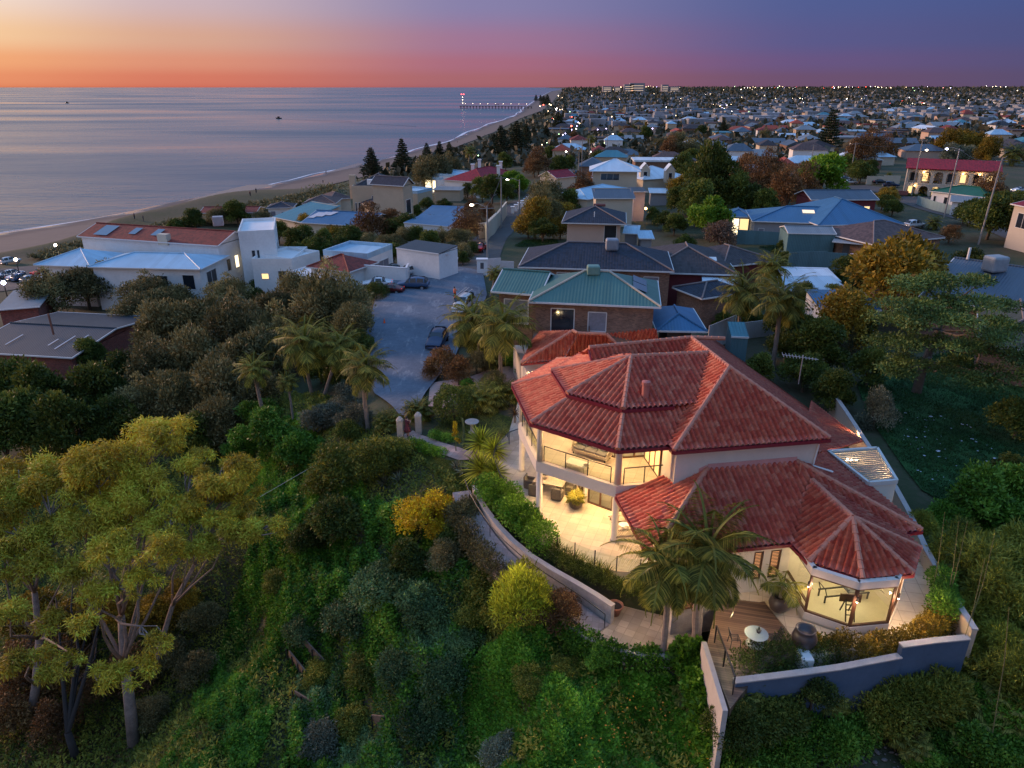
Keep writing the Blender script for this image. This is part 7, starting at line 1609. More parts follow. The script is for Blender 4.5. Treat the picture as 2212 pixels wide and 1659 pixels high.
for i,(p,l) in enumerate((((1352,1160),'slatted grey sun lounger beside the column base'),((1345,1128),'slatted grey sun lounger behind the white side table'))):
    t=local('sun_lounger',l,'sun lounger',U(p,T),.15); b=MB()
    for k in range(12): b.box(-.75+.1*k,-.33,.30,-.68+.1*k,.33,.33)
    lb(b,'seat',GWOOD,t); b=MB()
    for k in range(6): x=.46+.085*k; b.bar((x,-.33,.33+.07*k),(x,.33,.33+.07*k),.06,.03)
    lb(b,'backrest',GWOOD,t)
    for y in (-.34,.31): lb(MB().box(-.8,y,.24,.95,y+.04,.31),'rail',GWOOD,t)
    for x in (-.7,.7):
        for y in (-.32,.30): lb(MB().box(x,y,0,x+.05,y+.05,.26),'leg',GWOOD,t)
t=thing('side_table','small round white side table between the loungers','table',tuple(U((1347,1150),T))); c=Vector(t.location); MB().lathe([(.3,.50),(.31,.53),(.3,.55)],tuple(c),18).build('table_top',WTAB,t)
for k in range(3): MB().bar(c+Vector((0,0,.5)),c+Vector((.22*math.cos(k*2.1),.22*math.sin(k*2.1),0)),.025).build('leg',WTAB,t)
# bistro set on the deck
bc=U((1630,1395),T-.02); t=thing('bistro_table','round glass topped bistro table with crossed legs on the deck','table',tuple(bc))
MB().lathe([(.52,.70),(.54,.72),(.52,.74)],tuple(bc),24).build('table_top',mat('frosted_glass',(.30,.34,.32),.15,var=.08),t); MB().lathe([(.40,.12),(.42,.135),(.40,.15)],tuple(bc),20).build('shelf',mat('frosted_glass',(.5,.5,.5)),t)
for k in range(4): a=k*PI/2+.5; MB().bar(bc+Vector((.4*math.cos(a),.4*math.sin(a),0)),bc+Vector((-.4*math.cos(a),-.4*math.sin(a),.70)),.035).build('leg',BLACK,t)
tp_=thing('table_pot','small dark pot plant on the bistro table','pot',tuple(bc+Vector((.1,.05,.74)))); MB().lathe([(.08,0),(.12,.14),(.1,.14)],tuple(tp_.location),12).build('pot_body',CLAYD,tp_); o=link('plant',RO['agave'],None,tp_); o.location=(0,0,.12); o.scale=(.18,)*3
for dx,dy,l in ((-.95,.05,'thin black wire chair on the palm side of the bistro table'),(.9,.1,'thin black wire chair on the gym side of the bistro table')):
    c=bc+Vector((dx,dy,0)); t=thing('wire_chair',l,'chair',tuple(c)); s=1 if dx<0 else -1
    b=MB()
    for k in range(6): b.bar(c+Vector((-.2,-.2+.08*k,.45)),c+Vector((.2,-.2+.08*k,.45)),.02)
    b.tube([c+Vector(p) for p in ((-.2,-.2,.45),(.2,-.2,.45),(.2,.2,.45),(-.2,.2,.45),(-.2,-.2,.45))],.018,5); b.build('seat',BLACK,t)
    b=MB()
    for k in range(5): b.bar(c+Vector((-.2*s,-.18+.09*k,.45)),c+Vector((-.3*s,-.18+.09*k,.88)),.018)
    b.bar(c+Vector((-.3*s,-.2,.88)),c+Vector((-.3*s,.2,.88)),.025); b.build('backrest',BLACK,t)
    for x in (-.2,.2):
        for y in (-.2,.2): MB().bar(c+Vector((x,y,.45)),c+Vector((x*1.2,y*1.2,0)),.022).build('leg',BLACK,t)
# gym machines
GZ=T+.13; rc=U((1820,1290),GZ); t=local('reformer_bench','long black framed exercise bench on the gym floor','exercise machine',rc,.14)
for y in (-.3,.3): lb(MB().box(-1.2,y-.03,.36,1.2,y+.03,.42),'rail',BLACK,t)
for x in (-1.15,1.15):
    for y in (-.28,.28): lb(MB().box(x-.03,y-.03,0,x+.03,y+.03,.42),'leg',BLACK,t)
lb(MB().box(.05,-.28,.43,.95,.28,.52),'carriage',CUSH,t,.03); lb(MB().tube([(-1.1,-.3,.42),(-1.25,-.3,.85),(-1.25,.3,.85),(-1.1,.3,.42)],.025,6),'foot_bar',BLACK,t)
for y in (-.18,.18): lb(MB().box(.0,y-.08,.5,.14,y+.08,.68),'shoulder_rest',CUSH,t,.03)
t=local('exercise_stand','dark board on a slanted ladder frame behind the glass corner','exercise machine',U((1829,1330),GZ),-.1)
lb(MB().prism([(-.5,-.02),(.5,-.02),(.5,.04),(-.5,.04)],.85,1.3),'board',BROWN,t)
for x in (-.2,.2): lb(MB().bar((x,0,1.0),(x,-.45,0),.05),'leg',BLACK,t); lb(MB().bar((x,.02,1.0),(x,.4,0),.05),'leg',BLACK,t)
for k in range(3): lb(MB().bar((-.2,-.12-.1*k,.75-.22*k),(.2,-.12-.1*k,.75-.22*k),.04),'rung',BLACK,t)
t=thing('round_stool','round dark basket against the gym wall','basket',tuple(U((1895,1268),GZ))); MB().lathe([(.22,0),(.28,.25),(.25,.42)],tuple(t.location),14).build('basket_body',WICK,t,smooth=True)
t=thing('trumpet_plant','leafy pot plant on the gym cupboard','plant',tuple(cb.location)+()) if False else None
# ------------------------------------------------------------------ cars
TYRE=mat('tyre',(.015,.015,.016),.85); RIM=mat('rim',(.42,.43,.45),.35,.6); CGLASS=mat('car_glass',(.012,.016,.022),.06,var=.1,spec=.8); TAILR=mat_emit('tail_lamp',(.75,.03,.02),.8); HEADL=mat_emit('head_lamp',(1,.82,.6),5); HEADO=mat('lamp_glass',(.6,.6,.6),.15)
def paint(name,c): return mat('paint_'+name,c,.28,.15,var=.04,spec=.7)
CARS={'suv':[(-2.15,.78,.42,.92,.92,.70),(-2.05,.86,.32,1.0,1.02,.74),(-1.65,.9,.28,1.04,1.60,.66),(-.6,.92,.26,1.04,1.68,.66),(.35,.92,.26,1.02,1.62,.64),(1.05,.9,.28,.98,1.0,.74),(1.95,.84,.34,.88,.90,.70),(2.18,.74,.42,.72,.74,.64)],
'sedan':[(-2.2,.74,.42,.82,.84,.66),(-2.05,.84,.32,.92,.94,.72),(-1.35,.88,.26,.94,1.0,.70),(-.75,.89,.24,.94,1.42,.60),(.2,.89,.24,.92,1.44,.60),(.95,.88,.26,.90,.94,.70),(1.95,.82,.32,.80,.82,.66),(2.2,.72,.42,.66,.68,.6)],
'van':[(-2.2,.84,.42,1.0,1.02,.80),(-2.12,.9,.32,1.05,1.85,.78),(-1.0,.92,.28,1.05,1.92,.80),(.6,.92,.28,1.05,1.90,.78),(1.3,.9,.28,1.0,1.25,.76),(1.95,.86,.34,.92,.94,.72),(2.15,.78,.42,.74,.76,.68)]}
def car_mesh(kind):
    S_=CARS[kind]; body=MB(); glass=MB(); rings=[]
    for x,w,z0,zb,zr,wr in S_:
        rings.append([(x,-w*.9,z0),(x,-w,(z0+zb)*.5),(x,-w*.97,zb),(x,-wr,zr),(x,0,zr+.03),(x,wr,zr),(x,w*.97,zb),(x,w,(z0+zb)*.5),(x,w*.9,z0)])
    for r in rings: body.v+=r
    n=9
    for i in range(len(rings)-1):
        for j in range(n-1): body.f.append((i*n+j,i*n+j+1,(i+1)*n+j+1,(i+1)*n+j))
        body.f.append((i*n+n-1,i*n,(i+1)*n,(i+1)*n+n-1))
    body.f+= [tuple(range(n)),tuple(range((len(rings)-1)*n+n-1,(len(rings)-1)*n-1,-1))]
    for i in range(len(rings)-1):           # side glass and screens sit just proud of the cabin
        for j,k in ((2,3),(5,6)):
            a,b_,c_,d_=[Vector(x) for x in (rings[i][j],rings[i][k],rings[i+1][k],rings[i+1][j])]
            tall=[abs(S_[i][4]-S_[i][3])>.25,abs(S_[i+1][4]-S_[i+1][3])>.25]
            if any(tall):
                m=(a+b_+c_+d_)/4; q_=[m+(p-m)*.84 for p in (a,b_,c_,d_)]; o=Vector((0,-.02 if j==2 else .02,.01)); glass.poly([p+o for p in q_])
        if (abs(S_[i][4]-S_[i][3])>.25)!=(abs(S_[i+1][4]-S_[i+1][3])>.25):
            a,b_,c_,d_=[Vector(x) for x in (rings[i][3],rings[i][5],rings[i+1][5],rings[i+1][3])]; m=(a+b_+c_+d_)/4; glass.poly([m+(p-m)*.86+Vector((0,0,.03)) for p in (a,b_,c_,d_)])
    return body,glass
def car(lab,p,kind,m,heading,lights=False,sc_=1.,name='parked_car',cat='car',z=0.):
    c=G(p)+Vector((0,0,.09+z)); t=thing(name,lab,cat,tuple(c),heading); t.scale=(sc_,)*3; b,g=car_mesh(kind)
    o=lb(b,'body',m,t); md=o.modifiers.new('s','SUBSURF'); md.levels=md.render_levels=1; o.data.shade_smooth(); lb(g,'window',CGLASS,t)
    for x in (-1.35,1.32):
        for y in (-.82,.82):
            w=MB().tube([(x,y-.11,.33),(x,y+.11,.33)],.33,16); wo=lb(w,'wheel',TYRE,t); sg=-1 if y<0 else 1; r_=MB().tube([(x,y+sg*.105,.33),(x,y+sg*.125,.33)],.2,12); ro=lb(r_,'rim',RIM,wo)
    xf=2.12; 
    for y in (-.55,.55): lb(MB().ball((xf-.08,y,.72),(.09,.16,.08),8,5),'headlight',HEADL if lights else HEADO,t); lb(MB().ball((-xf+.05,y*1.15,.86),(.07,.12,.10),8,5),'tail_light',TAILR,t)
    return t
BLUE=paint('blue',(.045,.10,.20)); WHT=paint('white',(.66,.67,.68)); DKB=paint('dark_blue',(.015,.03,.08)); RED=paint('red',(.45,.012,.01)); BLK=paint('black',(.015,.016,.02)); SIL=paint('silver',(.30,.33,.36)); DKR=paint('dark_red',(.12,.015,.015))
car('blue wagon parked side on at the top of the gravel court',(893,625),'suv',BLUE,R(176))
car('white hatchback parked behind the clipped hedge',(815,622),'sedan',WHT,R(185)); car('dark red ute tray poking out beside the hedge',(842,634),'sedan',DKR,R(170),sc_=.9)
car('black car behind the white brick wall',(850,592),'sedan',BLK,R(200)); car('white van nose at the end of the white brick wall',(884,596),'suv',WHT,R(215),sc_=.9)
car('dark blue wagon parked under the palms by the forecourt',(945,748),'suv',DKB,R(-97)); car('red car parked in the lane beside the lit wall',(1037,543),'sedan',RED,R(80))
ut=car('white work ute with headlights on and a ladder rack',(1000,672),'van',WHT,R(-104),True,name='work_ute',cat='ute')
for y in (-.5,.5): lb(MB().bar((-2.4,y,2.1),(1.2,y,2.1),.05),'rack_rail',ALU,ut)
ld=local('ladder','aluminium ladder with red ends tied on the ute rack','ladder',Vector(ut.location)+Vector((0,0,2.16)),R(-104)); REDP=mat_emit('red_glow_end',(.8,.06,.03),.6)  # ladder end caps glow on their own, shine put into the material
for y in (-.42,-.02): lb(MB().bar((-2.9,y,0),(1.6,y,0),.05,.07),'stile',ALU,ld); lb(MB().bar((1.6,y,0),(1.85,y,0),.07,.09),'end_cap',REDP,ld)
for i in range(12): lb(MB().bar((-2.7+.36*i,-.42,0),(-2.7+.36*i,-.02,0),.03),'rung',ALU,ld)
for p,k,m,h,l in ((q(4,600,665),'suv',WHT,100,'white four wheel drive parked on the lane bend'),(q(4,628,632),'sedan',WHT,100,'white car in front of the four wheel drive on the lane bend'),(q(4,805,512),'suv',BLK,95,'dark car under the leaning street lamp'),(q(4,905,430),'suv',BLK,95,'dark wagon further up the lane'),(q(4,880,790),'sedan',BLUE,10,'blue car beside the dark trees and salmon roof'),(q(5,1560,295),'sedan',SIL,20,'silver car parked by the bright green tree'),(q(5,1620,330),'sedan',WHT,10,'pale car parked at the mouth of the driveway'),(q(6,760,606),'sedan',BLK,0,'dark sedan behind the motel wall'),(q(6,870,640),'suv',DKB,-5,'dark wagon before the motel wall'),(q(6,1105,1050),'suv',WHT,20,'white wagon behind the brown tiled roof'),(q(5,950,60),'suv',WHT,80,'white car among the trees far up the street'),(q(3,1710,412),'van',WHT,0,'white van near the beach road palms'),(q(3,1825,382),'van',BLUE,0,'pale blue van near the beach road')): car(l,p,k,m,R(h))
car('cream car with headlights on beside the motel end',q(6,2150,690),'sedan',WHT,R(200),True)
for i,(x,y,m) in enumerate(((70,850,WHT),(140,845,SIL),(185,875,WHT),(240,885,BLUE),(295,885,BLK),(110,715,WHT),(430,830,RED),(330,905,SIL))): car(('white car at the open end of the beach car park','silver car second in the beach car park row','white wagon mid row in the beach car park','blue car in the beach car park row','black car in the beach car park row by the olive','white car alone across the beach car park','red car under the corner of the white house','silver car under the olive trees at the car park')[i],q(1,x,y),'suv' if i%2 else 'sedan',m,R(60))
c=G((893+0,703)) if False else G(q('mm',280,445)); t=thing('traffic_cone','orange traffic cone alone on the gravel','traffic cone',tuple(c)); OR=mat('orange_cone',(.85,.10,.02),.6); MB().lathe([(.16,.05),(.03,.72),(.02,.74)],tuple(c),12).build('cone',OR,t); MB().box(c.x-.22,c.y-.22,c.z+.08,c.x+.22,c.y+.22,c.z+.12).build('base',OR,t)
# ------------------------------------------------------------------ people
SKIN=mat('skin',(.42,.24,.17),.6,var=.05); HAIR=mat('dark_hair',(.03,.018,.012),.6)
def person(lab,p,h,heading,top,legs,pose='phone',dress=False,vest=None,detail=True):
    c=G(p) if len(p)==2 else Vector(p); c=c+Vector((0,0,.1)); t=thing('person',lab,'person',tuple(c),heading); k=h/1.7
    V=[];E=[];Rr=[]
    def v(x,y,z,r,par=None): V.append((x*k,y*k,z*k)); Rr.append(r*k); E.append((par,len(V)-1)) if par is not None else None; return len(V)-1
    pel=v(0,0,.92,.125); wa=v(0,.0,1.08,.115,pel); ch=v(0,.01,1.30,.135,wa); nk=v(0,.01,1.46,.055,ch); hd=v(0,-.005,1.56,.085,nk); v(0,-.01,1.64,.082,hd)
    v(0,.085,1.565,.018,hd)                         # nose
    for s in (-1,1):
        hp=v(.09*s,0,.86,.095,pel); kn=v(.095*s,.03,.48,.06,hp); an=v(.10*s,-.01 if s>0 else .05,.09,.042,kn); v(.11*s,.13 if s>0 else .18,.045,.035,an)
        sh=v(.17*s,.0,1.40,.058,ch)
        if pose=='phone': el=v(.23*s,.05,1.14,.043,sh); wr_=v(.08*s,.27,1.20,.03,el); pm=v(.05*s,.32,1.23,.034,wr_)
        elif pose=='reach': el=v(.26*s,.12,1.22,.045,sh); wr_=v(.2*s,.36,1.25,.032,el); pm=v(.19*s,.43,1.26,.034,wr_)
        else: el=v(.22*s,-.03,1.13,.043,sh); wr_=v(.23*s,.06,.90,.03,el); pm=v(.23*s,.09,.82,.034,wr_)
        if detail:
            P=V[pm]; pk=[a/k for a in P]; W_=[a/k for a in V[wr_]]; d=Vector(pk)-Vector(W_); d.normalize(); sd=d.cross(Vector((0,0,1))).normalized()
            for j,(o_,ln) in enumerate(((-.024,.075),(-.008,.085),(.008,.08),(.024,.062))):
                a=Vector(pk)+sd*o_+d*.02; f1=v(*(a+d*ln*.5),.0085,pm); v(*(a+d*ln*.9+Vector((0,0,-.02))),.007,f1)
            a=Vector(pk)-sd*.03*s-d*.02; f1=v(*(a-sd*.02*s+d*.03),.010,pm); v(*(a-sd*.03*s+d*.055),.008,f1)
    me=bpy.data.meshes.new('body'); me.from_pydata(V,E,[]); o=link('body',me,SKIN); o.parent=t; o.modifiers.new('skin','SKIN'); o.modifiers.new('sub','SUBSURF').render_levels=1
    for i,r in enumerate(Rr): me.skin_vertices[0].data[i].radius=(r,r)
    me.skin_vertices[0].data[0].use_root=True
    sc3=lambda mb: mb.xf(Matrix.Scale(k,4))
    lb(sc3(MB().ball((0,-.03,1.63),(.10,.105,.105),12,8)),'hair',HAIR,t)
    if dress: lb(sc3(MB().lathe([(.30,.48),(.25,.70),(.175,.95),(.145,1.08),(.175,1.28),(.16,1.40),(.07,1.46)],(0,.01,0),14)),'dress',top,t).data.shade_smooth()
    else:
        lb(sc3(MB().lathe([(.165,.88),(.155,1.08),(.18,1.28),(.16,1.41),(.07,1.47)],(0,.01,0),14)),'shirt',top,t).data.shade_smooth()
        for s in (-1,1): lb(sc3(MB().tube([(.10*s,.0,.92),(.095*s,.03,.48),(.10*s,.02,.12)],[.115,.082,.07],10)),'trouser_leg',legs,t)
    for s in (-1,1):
        lb(sc3(MB().tube([(.17*s,0,1.41),(.225*s if pose!='reach' else .25*s,.04,1.18)],[.072,.06],8)),'sleeve',top,t)
        lb(sc3(MB().ball((.108*s,.08 if s>0 else .13,.04),(.05,.13,.045),8,5)),'shoe',BLACK,t)
    return t
MAR=mat('maroon_floral',(.10,.018,.03),.8,var=.6,scale=9); HIV=mat('hi_vis_orange',(.95,.16,.03),.7,var=.1); NAVY=mat('navy_cloth',(.02,.025,.05),.85)
w=person('woman in a dark maroon dress looking at her phone by the stone gate',(881,946),1.72,R(-40),MAR,MAR,'phone',True); c=Matrix.Rotation(R(-40),3,'Z')@Vector((0,.34,1.27)); ph=thing('phone','small dark phone held by the woman at the gate','phone',tuple(Vector(w.location)+c),R(-40)); lb(MB().box(-.04,-.01,-.07,.04,.0,.08),'screen',BLACK,ph)
person('worker in an orange vest and dark trousers standing beside the ute',(983,650),1.75,R(-110),HIV,NAVY,'reach')
for i,(p,l) in enumerate(((q(2,580,38),'person walking near the foam far along the beach'),(q(2,640,8),'person strolling by the wet sandbar'),(q(1,1355,270),'person on the sand beyond the red roof'),(q(1,1445,292),'person bending on the sand beyond the red roof'),(q(3,235,500),'person standing at the edge of the water by the pines'),(q(3,205,600),'person on the dry sand near the dunes'),(q(7,170,745),'person on the sand far along the beach'))): person(l,p,1.75,R(40*i),NAVY if i%2 else MAR,NAVY,'stand',detail=False)
# ------------------------------------------------------------------ junk corner, litter, odd timbers
TARP=mat('pale_tarp',(.30,.38,.48),.6,var=.2,scale=2); POLE=mat('grey_steel',(.25,.26,.28),.5,.3)
def bag(lab,p,z,s,m,name='sack',cat='sack'):
    c=U(p,z); rng=np.random.default_rng(int(p[0])); b=MB().ball((0,0,s*.5),(s*.55,s*.4,s*.6),12,8); b.v=[tuple(Vector(v_)*(1+.22*math.sin(v_[0]*9+p[0])*math.cos(v_[2]*8+v_[1]*5))) for v_ in b.v]; o=b.build(name,m); o.location=c; tag(o,lab,cat)
bag('pale blue plastic sack against the slate wall',(1835,1510),18.6,1.2,TARP); bag('smaller blue sack beside the slate wall creeper',(1872,1518),18.6,.9,TARP); bag('crumpled blue sack at the bottom of the junk corner',(1862,1625),17.6,.8,mat('blue_plastic',(.05,.12,.35),.4)); bag('folded white sheet in the junk corner',(1765,1645),17.7,1.1,TARP); bag('black rubbish bag among the rubble',(1870,1590),17.8,1.0,BLACK); bag('maroon cloth bundle in the rubble',(1920,1612),17.8,.6,DKR)
c=[U(p,17.9) for p in ((1870,1560),(1905,1548),(1935,1600),(1895,1618))]; tp2=MB().poly([v_+Vector((0,0,.3*(i%2))) for i,v_ in enumerate(c)]).build('tarpaulin',TARP); tp2.modifiers.new('t','SOLIDIFY').thickness=.05; tag(tp2,'blue white tarpaulin spread over the rubble','tarpaulin')
fr=thing('cage_frame','rusty steel pipe cage frame standing in the junk corner','frame',tuple(U((1780,1620),17.6))); P_=[U(p,z) for p,z in (((1680,1555),18.8),((1718,1590),18.8),((1868,1558),18.9),((1826,1520),18.9))]
for i in range(4): MB().tube([P_[i],P_[(i+1)%4]],.035,6).build('rail',POLE,fr); MB().tube([P_[i],P_[i]-Vector((0,0,1.9))],.035,6).build('post',POLE,fr)
for i,(a,b_,l) in enumerate((((1880,1659),(1892,1595),'pale timber offcut leaning in the rubble'),((1900,1600),(1980,1640),'long grey plank lying in the rubble'),((1930,1590),(1962,1480),'thin bare branch standing in the junk corner'),((1780,1655),(1860,1640),'broad grey board on the ground in the junk corner'))): tag(MB().bar(U(a,17.7),U(b_,18.2 if i!=2 else 20.5),.12 if i!=2 else .05).build('timber',GWOOD),l,'timber')
tag(MB().tube([U((1915,1490),18.5),U((1921,1440),20.)],.09,8).build('red_pipe',mat('red_plastic',(.45,.02,.02),.4)),'red plastic pipe upright against the slate wall','pipe')
rng=np.random.default_rng(3)
def scatter(name,lab,pix,n,s0_,s1_,m,seed,z=.06,hz=.5):
    r=np.random.default_rng(seed); P=np.array([tuple(G(p))[:2] for p in pix]); lo=P.min(0);hi=P.max(0); x=r.uniform(lo[0],hi[0],n*5);y=r.uniform(lo[1],hi[1],n*5); k=sdpoly(x,y,P)<0; x=x[k][:n];y=y[k][:n]; b=MB()
    for X,Y in zip(x,y):
        s=s0_+(s1_-s0_)*r.random()**2; b.ball((X,Y,z1(X,Y)+z+s*hz*.3),(s*(.5+r.random()),s*(.5+r.random()),s*hz),6,4)
    return tag(b.build(name,m),lab,None,kind='stuff')
scatter('rubble','broken bricks and stones strewn in the junk corner',[(1610,1540),(1760,1560),(1900,1600),(2000,1640),(1990,1700),(1600,1700)],260,.04,.14,mat('rubble_stone',(.14,.12,.11),.95,var=.5),4)
scatter('litter','white scraps of paper lying on the dark lawn',[(1950,880),(2100,920),(2160,1000),(2060,1070),(1990,1040),(1950,960)],70,.03,.13,mat('paper',(.42,.46,.52),.8),5,.18,.15)
for i,(a,b_,l) in enumerate((((640,1380),(700,1445),'weathered sleeper wall on the bank upper tier'),((626,1425),(662,1470),'weathered sleeper wall one tier lower on the bank'),((690,1255),(715,1290),'short sleeper wall high on the bank'),((810,1570),(890,1580),'low brown sleeper wall among the blue shrubs'),((640,1515),(694,1548),'broken sleeper wall near the bottom of the bank'))):
    A=G(a);B=G(b_); t=thing('sleeper_wall',l,'wall',tuple(A)); MB().bar(A+Vector((0,0,.45)),B+Vector((0,0,.45)),.08,.8).build('boards',mat('old_sleeper',(.20,.13,.09),.9,var=.3,scale=3),t)
    for f in (0,.35,.7,1.): p=A.lerp(B,f)+Vector((-.1,-.12,0)); MB().bar(p-Vector((0,0,.3)),p+Vector((0,0,.95)),.07).build('post',BLACK,t)
tag(MB().tube([G((565,1092))+Vector((0,0,.8)),G((685,1025))+Vector((0,0,.9))],.014,6).build('cable',ALU),'pale cable stretched over the green bank','cable')
# ------------------------------------------------------------------ jetty and boats
def sea_at(p,z): return U(p,z)
ja=U((995.5,228.8),5.2); jb=U((1148,230.2),5.2); jm=mat('jetty_timber',(.05,.045,.05),.9)
jt=thing('jetty','long low timber jetty on piles reaching into the sea','jetty',tuple(ja)); d=(jb-ja); L=d.length; d.normalize(); n=Vector((-d.y,d.x,0))
MB().prism([(p.x,p.y) for p in (ja-n*3,jb-n*3,jb+n*3,ja+n*3)],4.6,5.4).build('deck',jm,jt); MB().prism([(p.x,p.y) for p in (ja-n*9,ja+d*16-n*9,ja+d*16+n*9,ja+n*9)],4.5,5.5).build('platform',jm,jt)
k=22
for i in range(k+1):
    b=MB(); p=ja+d*(L*i/k)
    for s in (-2,2): b.bar(p+n*s-Vector((0,0,7)),p+n*s,.9)
    b.bar(p-n*3-Vector((0,0,1)),p+n*3-Vector((0,0,1)),.8); b.build('pile_bent',jm,jt)
LS=mat_emit('jetty_lamp_glow',(1,.85,.6),10)
for i in range(9):
    p=ja+d*(L*(i+.6)/9.2); b=MB().bar(p,p+Vector((0,0,5)),.35).build('lamp_post',jm,jt); MB().ball(p+Vector((0,0,5.3)),.45,6,4).build('lamp',LS,b)
tw_=thing('light_tower','white lattice tower with red lights at the end of the jetty','tower',tuple(ja)); p=ja+d*5; b=MB(); TWM=mat('tower_white',(.72,.66,.62),.6)
for s in ((-1,-1),(1,-1),(1,1),(-1,1)): b.bar(p+Vector((s[0]*2,s[1]*2,0)),p+Vector((s[0]*1.2,s[1]*1.2,23)),.55)
for i in range(8): z=2.8*i+1.5; b.bar(p+Vector((-2,-2,z)),p+Vector((2,-2,z+2.5)),.4); b.bar(p+Vector((-2,2,z)),p+Vector((2,2,z+2.5)),.4)
b.build('lattice',TWM,tw_); MB().box(p.x-3,p.y-3,p.z+23,p.x+3,p.y+3,p.z+24).build('head',TWM,tw_)
for s in (-2.6,2.6): MB().ball(p+Vector((s,0,25)),1.2,8,5).build('red_lamp',mat_emit('red_beacon',(1,.08,.08),7),tw_)
for z in (6,13,19): MB().ball(p+Vector((0,-2.2,z)),.6,6,4).build('lamp',LS,tw_)
js=thing('jetty_shelter','small shelter roof half way along the jetty','shelter',tuple(ja+d*(L*.5))); p=ja+d*(L*.52); MB().prism([(p.x-5,p.y-4),(p.x+5,p.y-4),(p.x+5,p.y+4),(p.x-5,p.y+4)],9,9.8).build('roof',jm,js); MB().bar(p+Vector((-4,0,0)),p+Vector((-4,0,4)),.5).bar(p+Vector((4,0,0)),p+Vector((4,0,4)),.5).build('post',jm,js)
def boat(lab,p,l,cabin=True):
    c=U(p,0); t=thing('boat',lab,'boat',tuple(c),R(170)); b=MB(); b.v=[(-l/2,-l*.16,0),(l*.2,-l*.17,0),(l/2,0,0),(l*.2,l*.17,0),(-l/2,l*.16,0)]+[(-l/2,-l*.18,l*.16),(l*.2,-l*.2,l*.18),(l*.56,0,l*.22),(l*.2,l*.2,l*.18),(-l/2,l*.18,l*.16)]; b.f=[(i,(i+1)%5,5+(i+1)%5,5+i) for i in range(5)]+[(9,8,7,6,5)][::-1]; b.f=[(0,1,6,5),(1,2,7,6),(2,3,8,7),(3,4,9,8),(4,0,5,9),(5,6,7,8,9)]; lb(b,'hull',BLK,t); lb(MB().box(-l*.15,-l*.12,l*.16,l*.15,l*.12,l*.38),'cabin',BLK,t); return c
bc_=boat('small dark motor boat drawing a wake on the calm sea',(602,256.5),9); boat('tiny dark boat far out on the sea',(145,223),12)
e1_=U((780,268),.12); wk=mat('wake_water',(.05,.07,.11),.5,var=.1)
for i,(p,q_) in enumerate((((604,257),(900,273)),((604,257.5),(760,262)))): a=U(p,.12);b_=U(q_,.12); dn_=Vector((.3,-1,0)).normalized(); o=MB().poly([a-dn_*.4,b_-dn_*(2.2),b_+dn_*(2.2),a+dn_*.4]).build('wake',wk); tag(o,'long dark wake spreading behind the motor boat',None,kind='stuff')
MB_=MB().ball(U((226,186),6)+Vector((0,0,0)),9,6,4); t=MB_.build('ship_light',mat_emit('ship_glow',(1,.9,.7),6)); tag(t,'single bright ship light on the sea horizon','light')
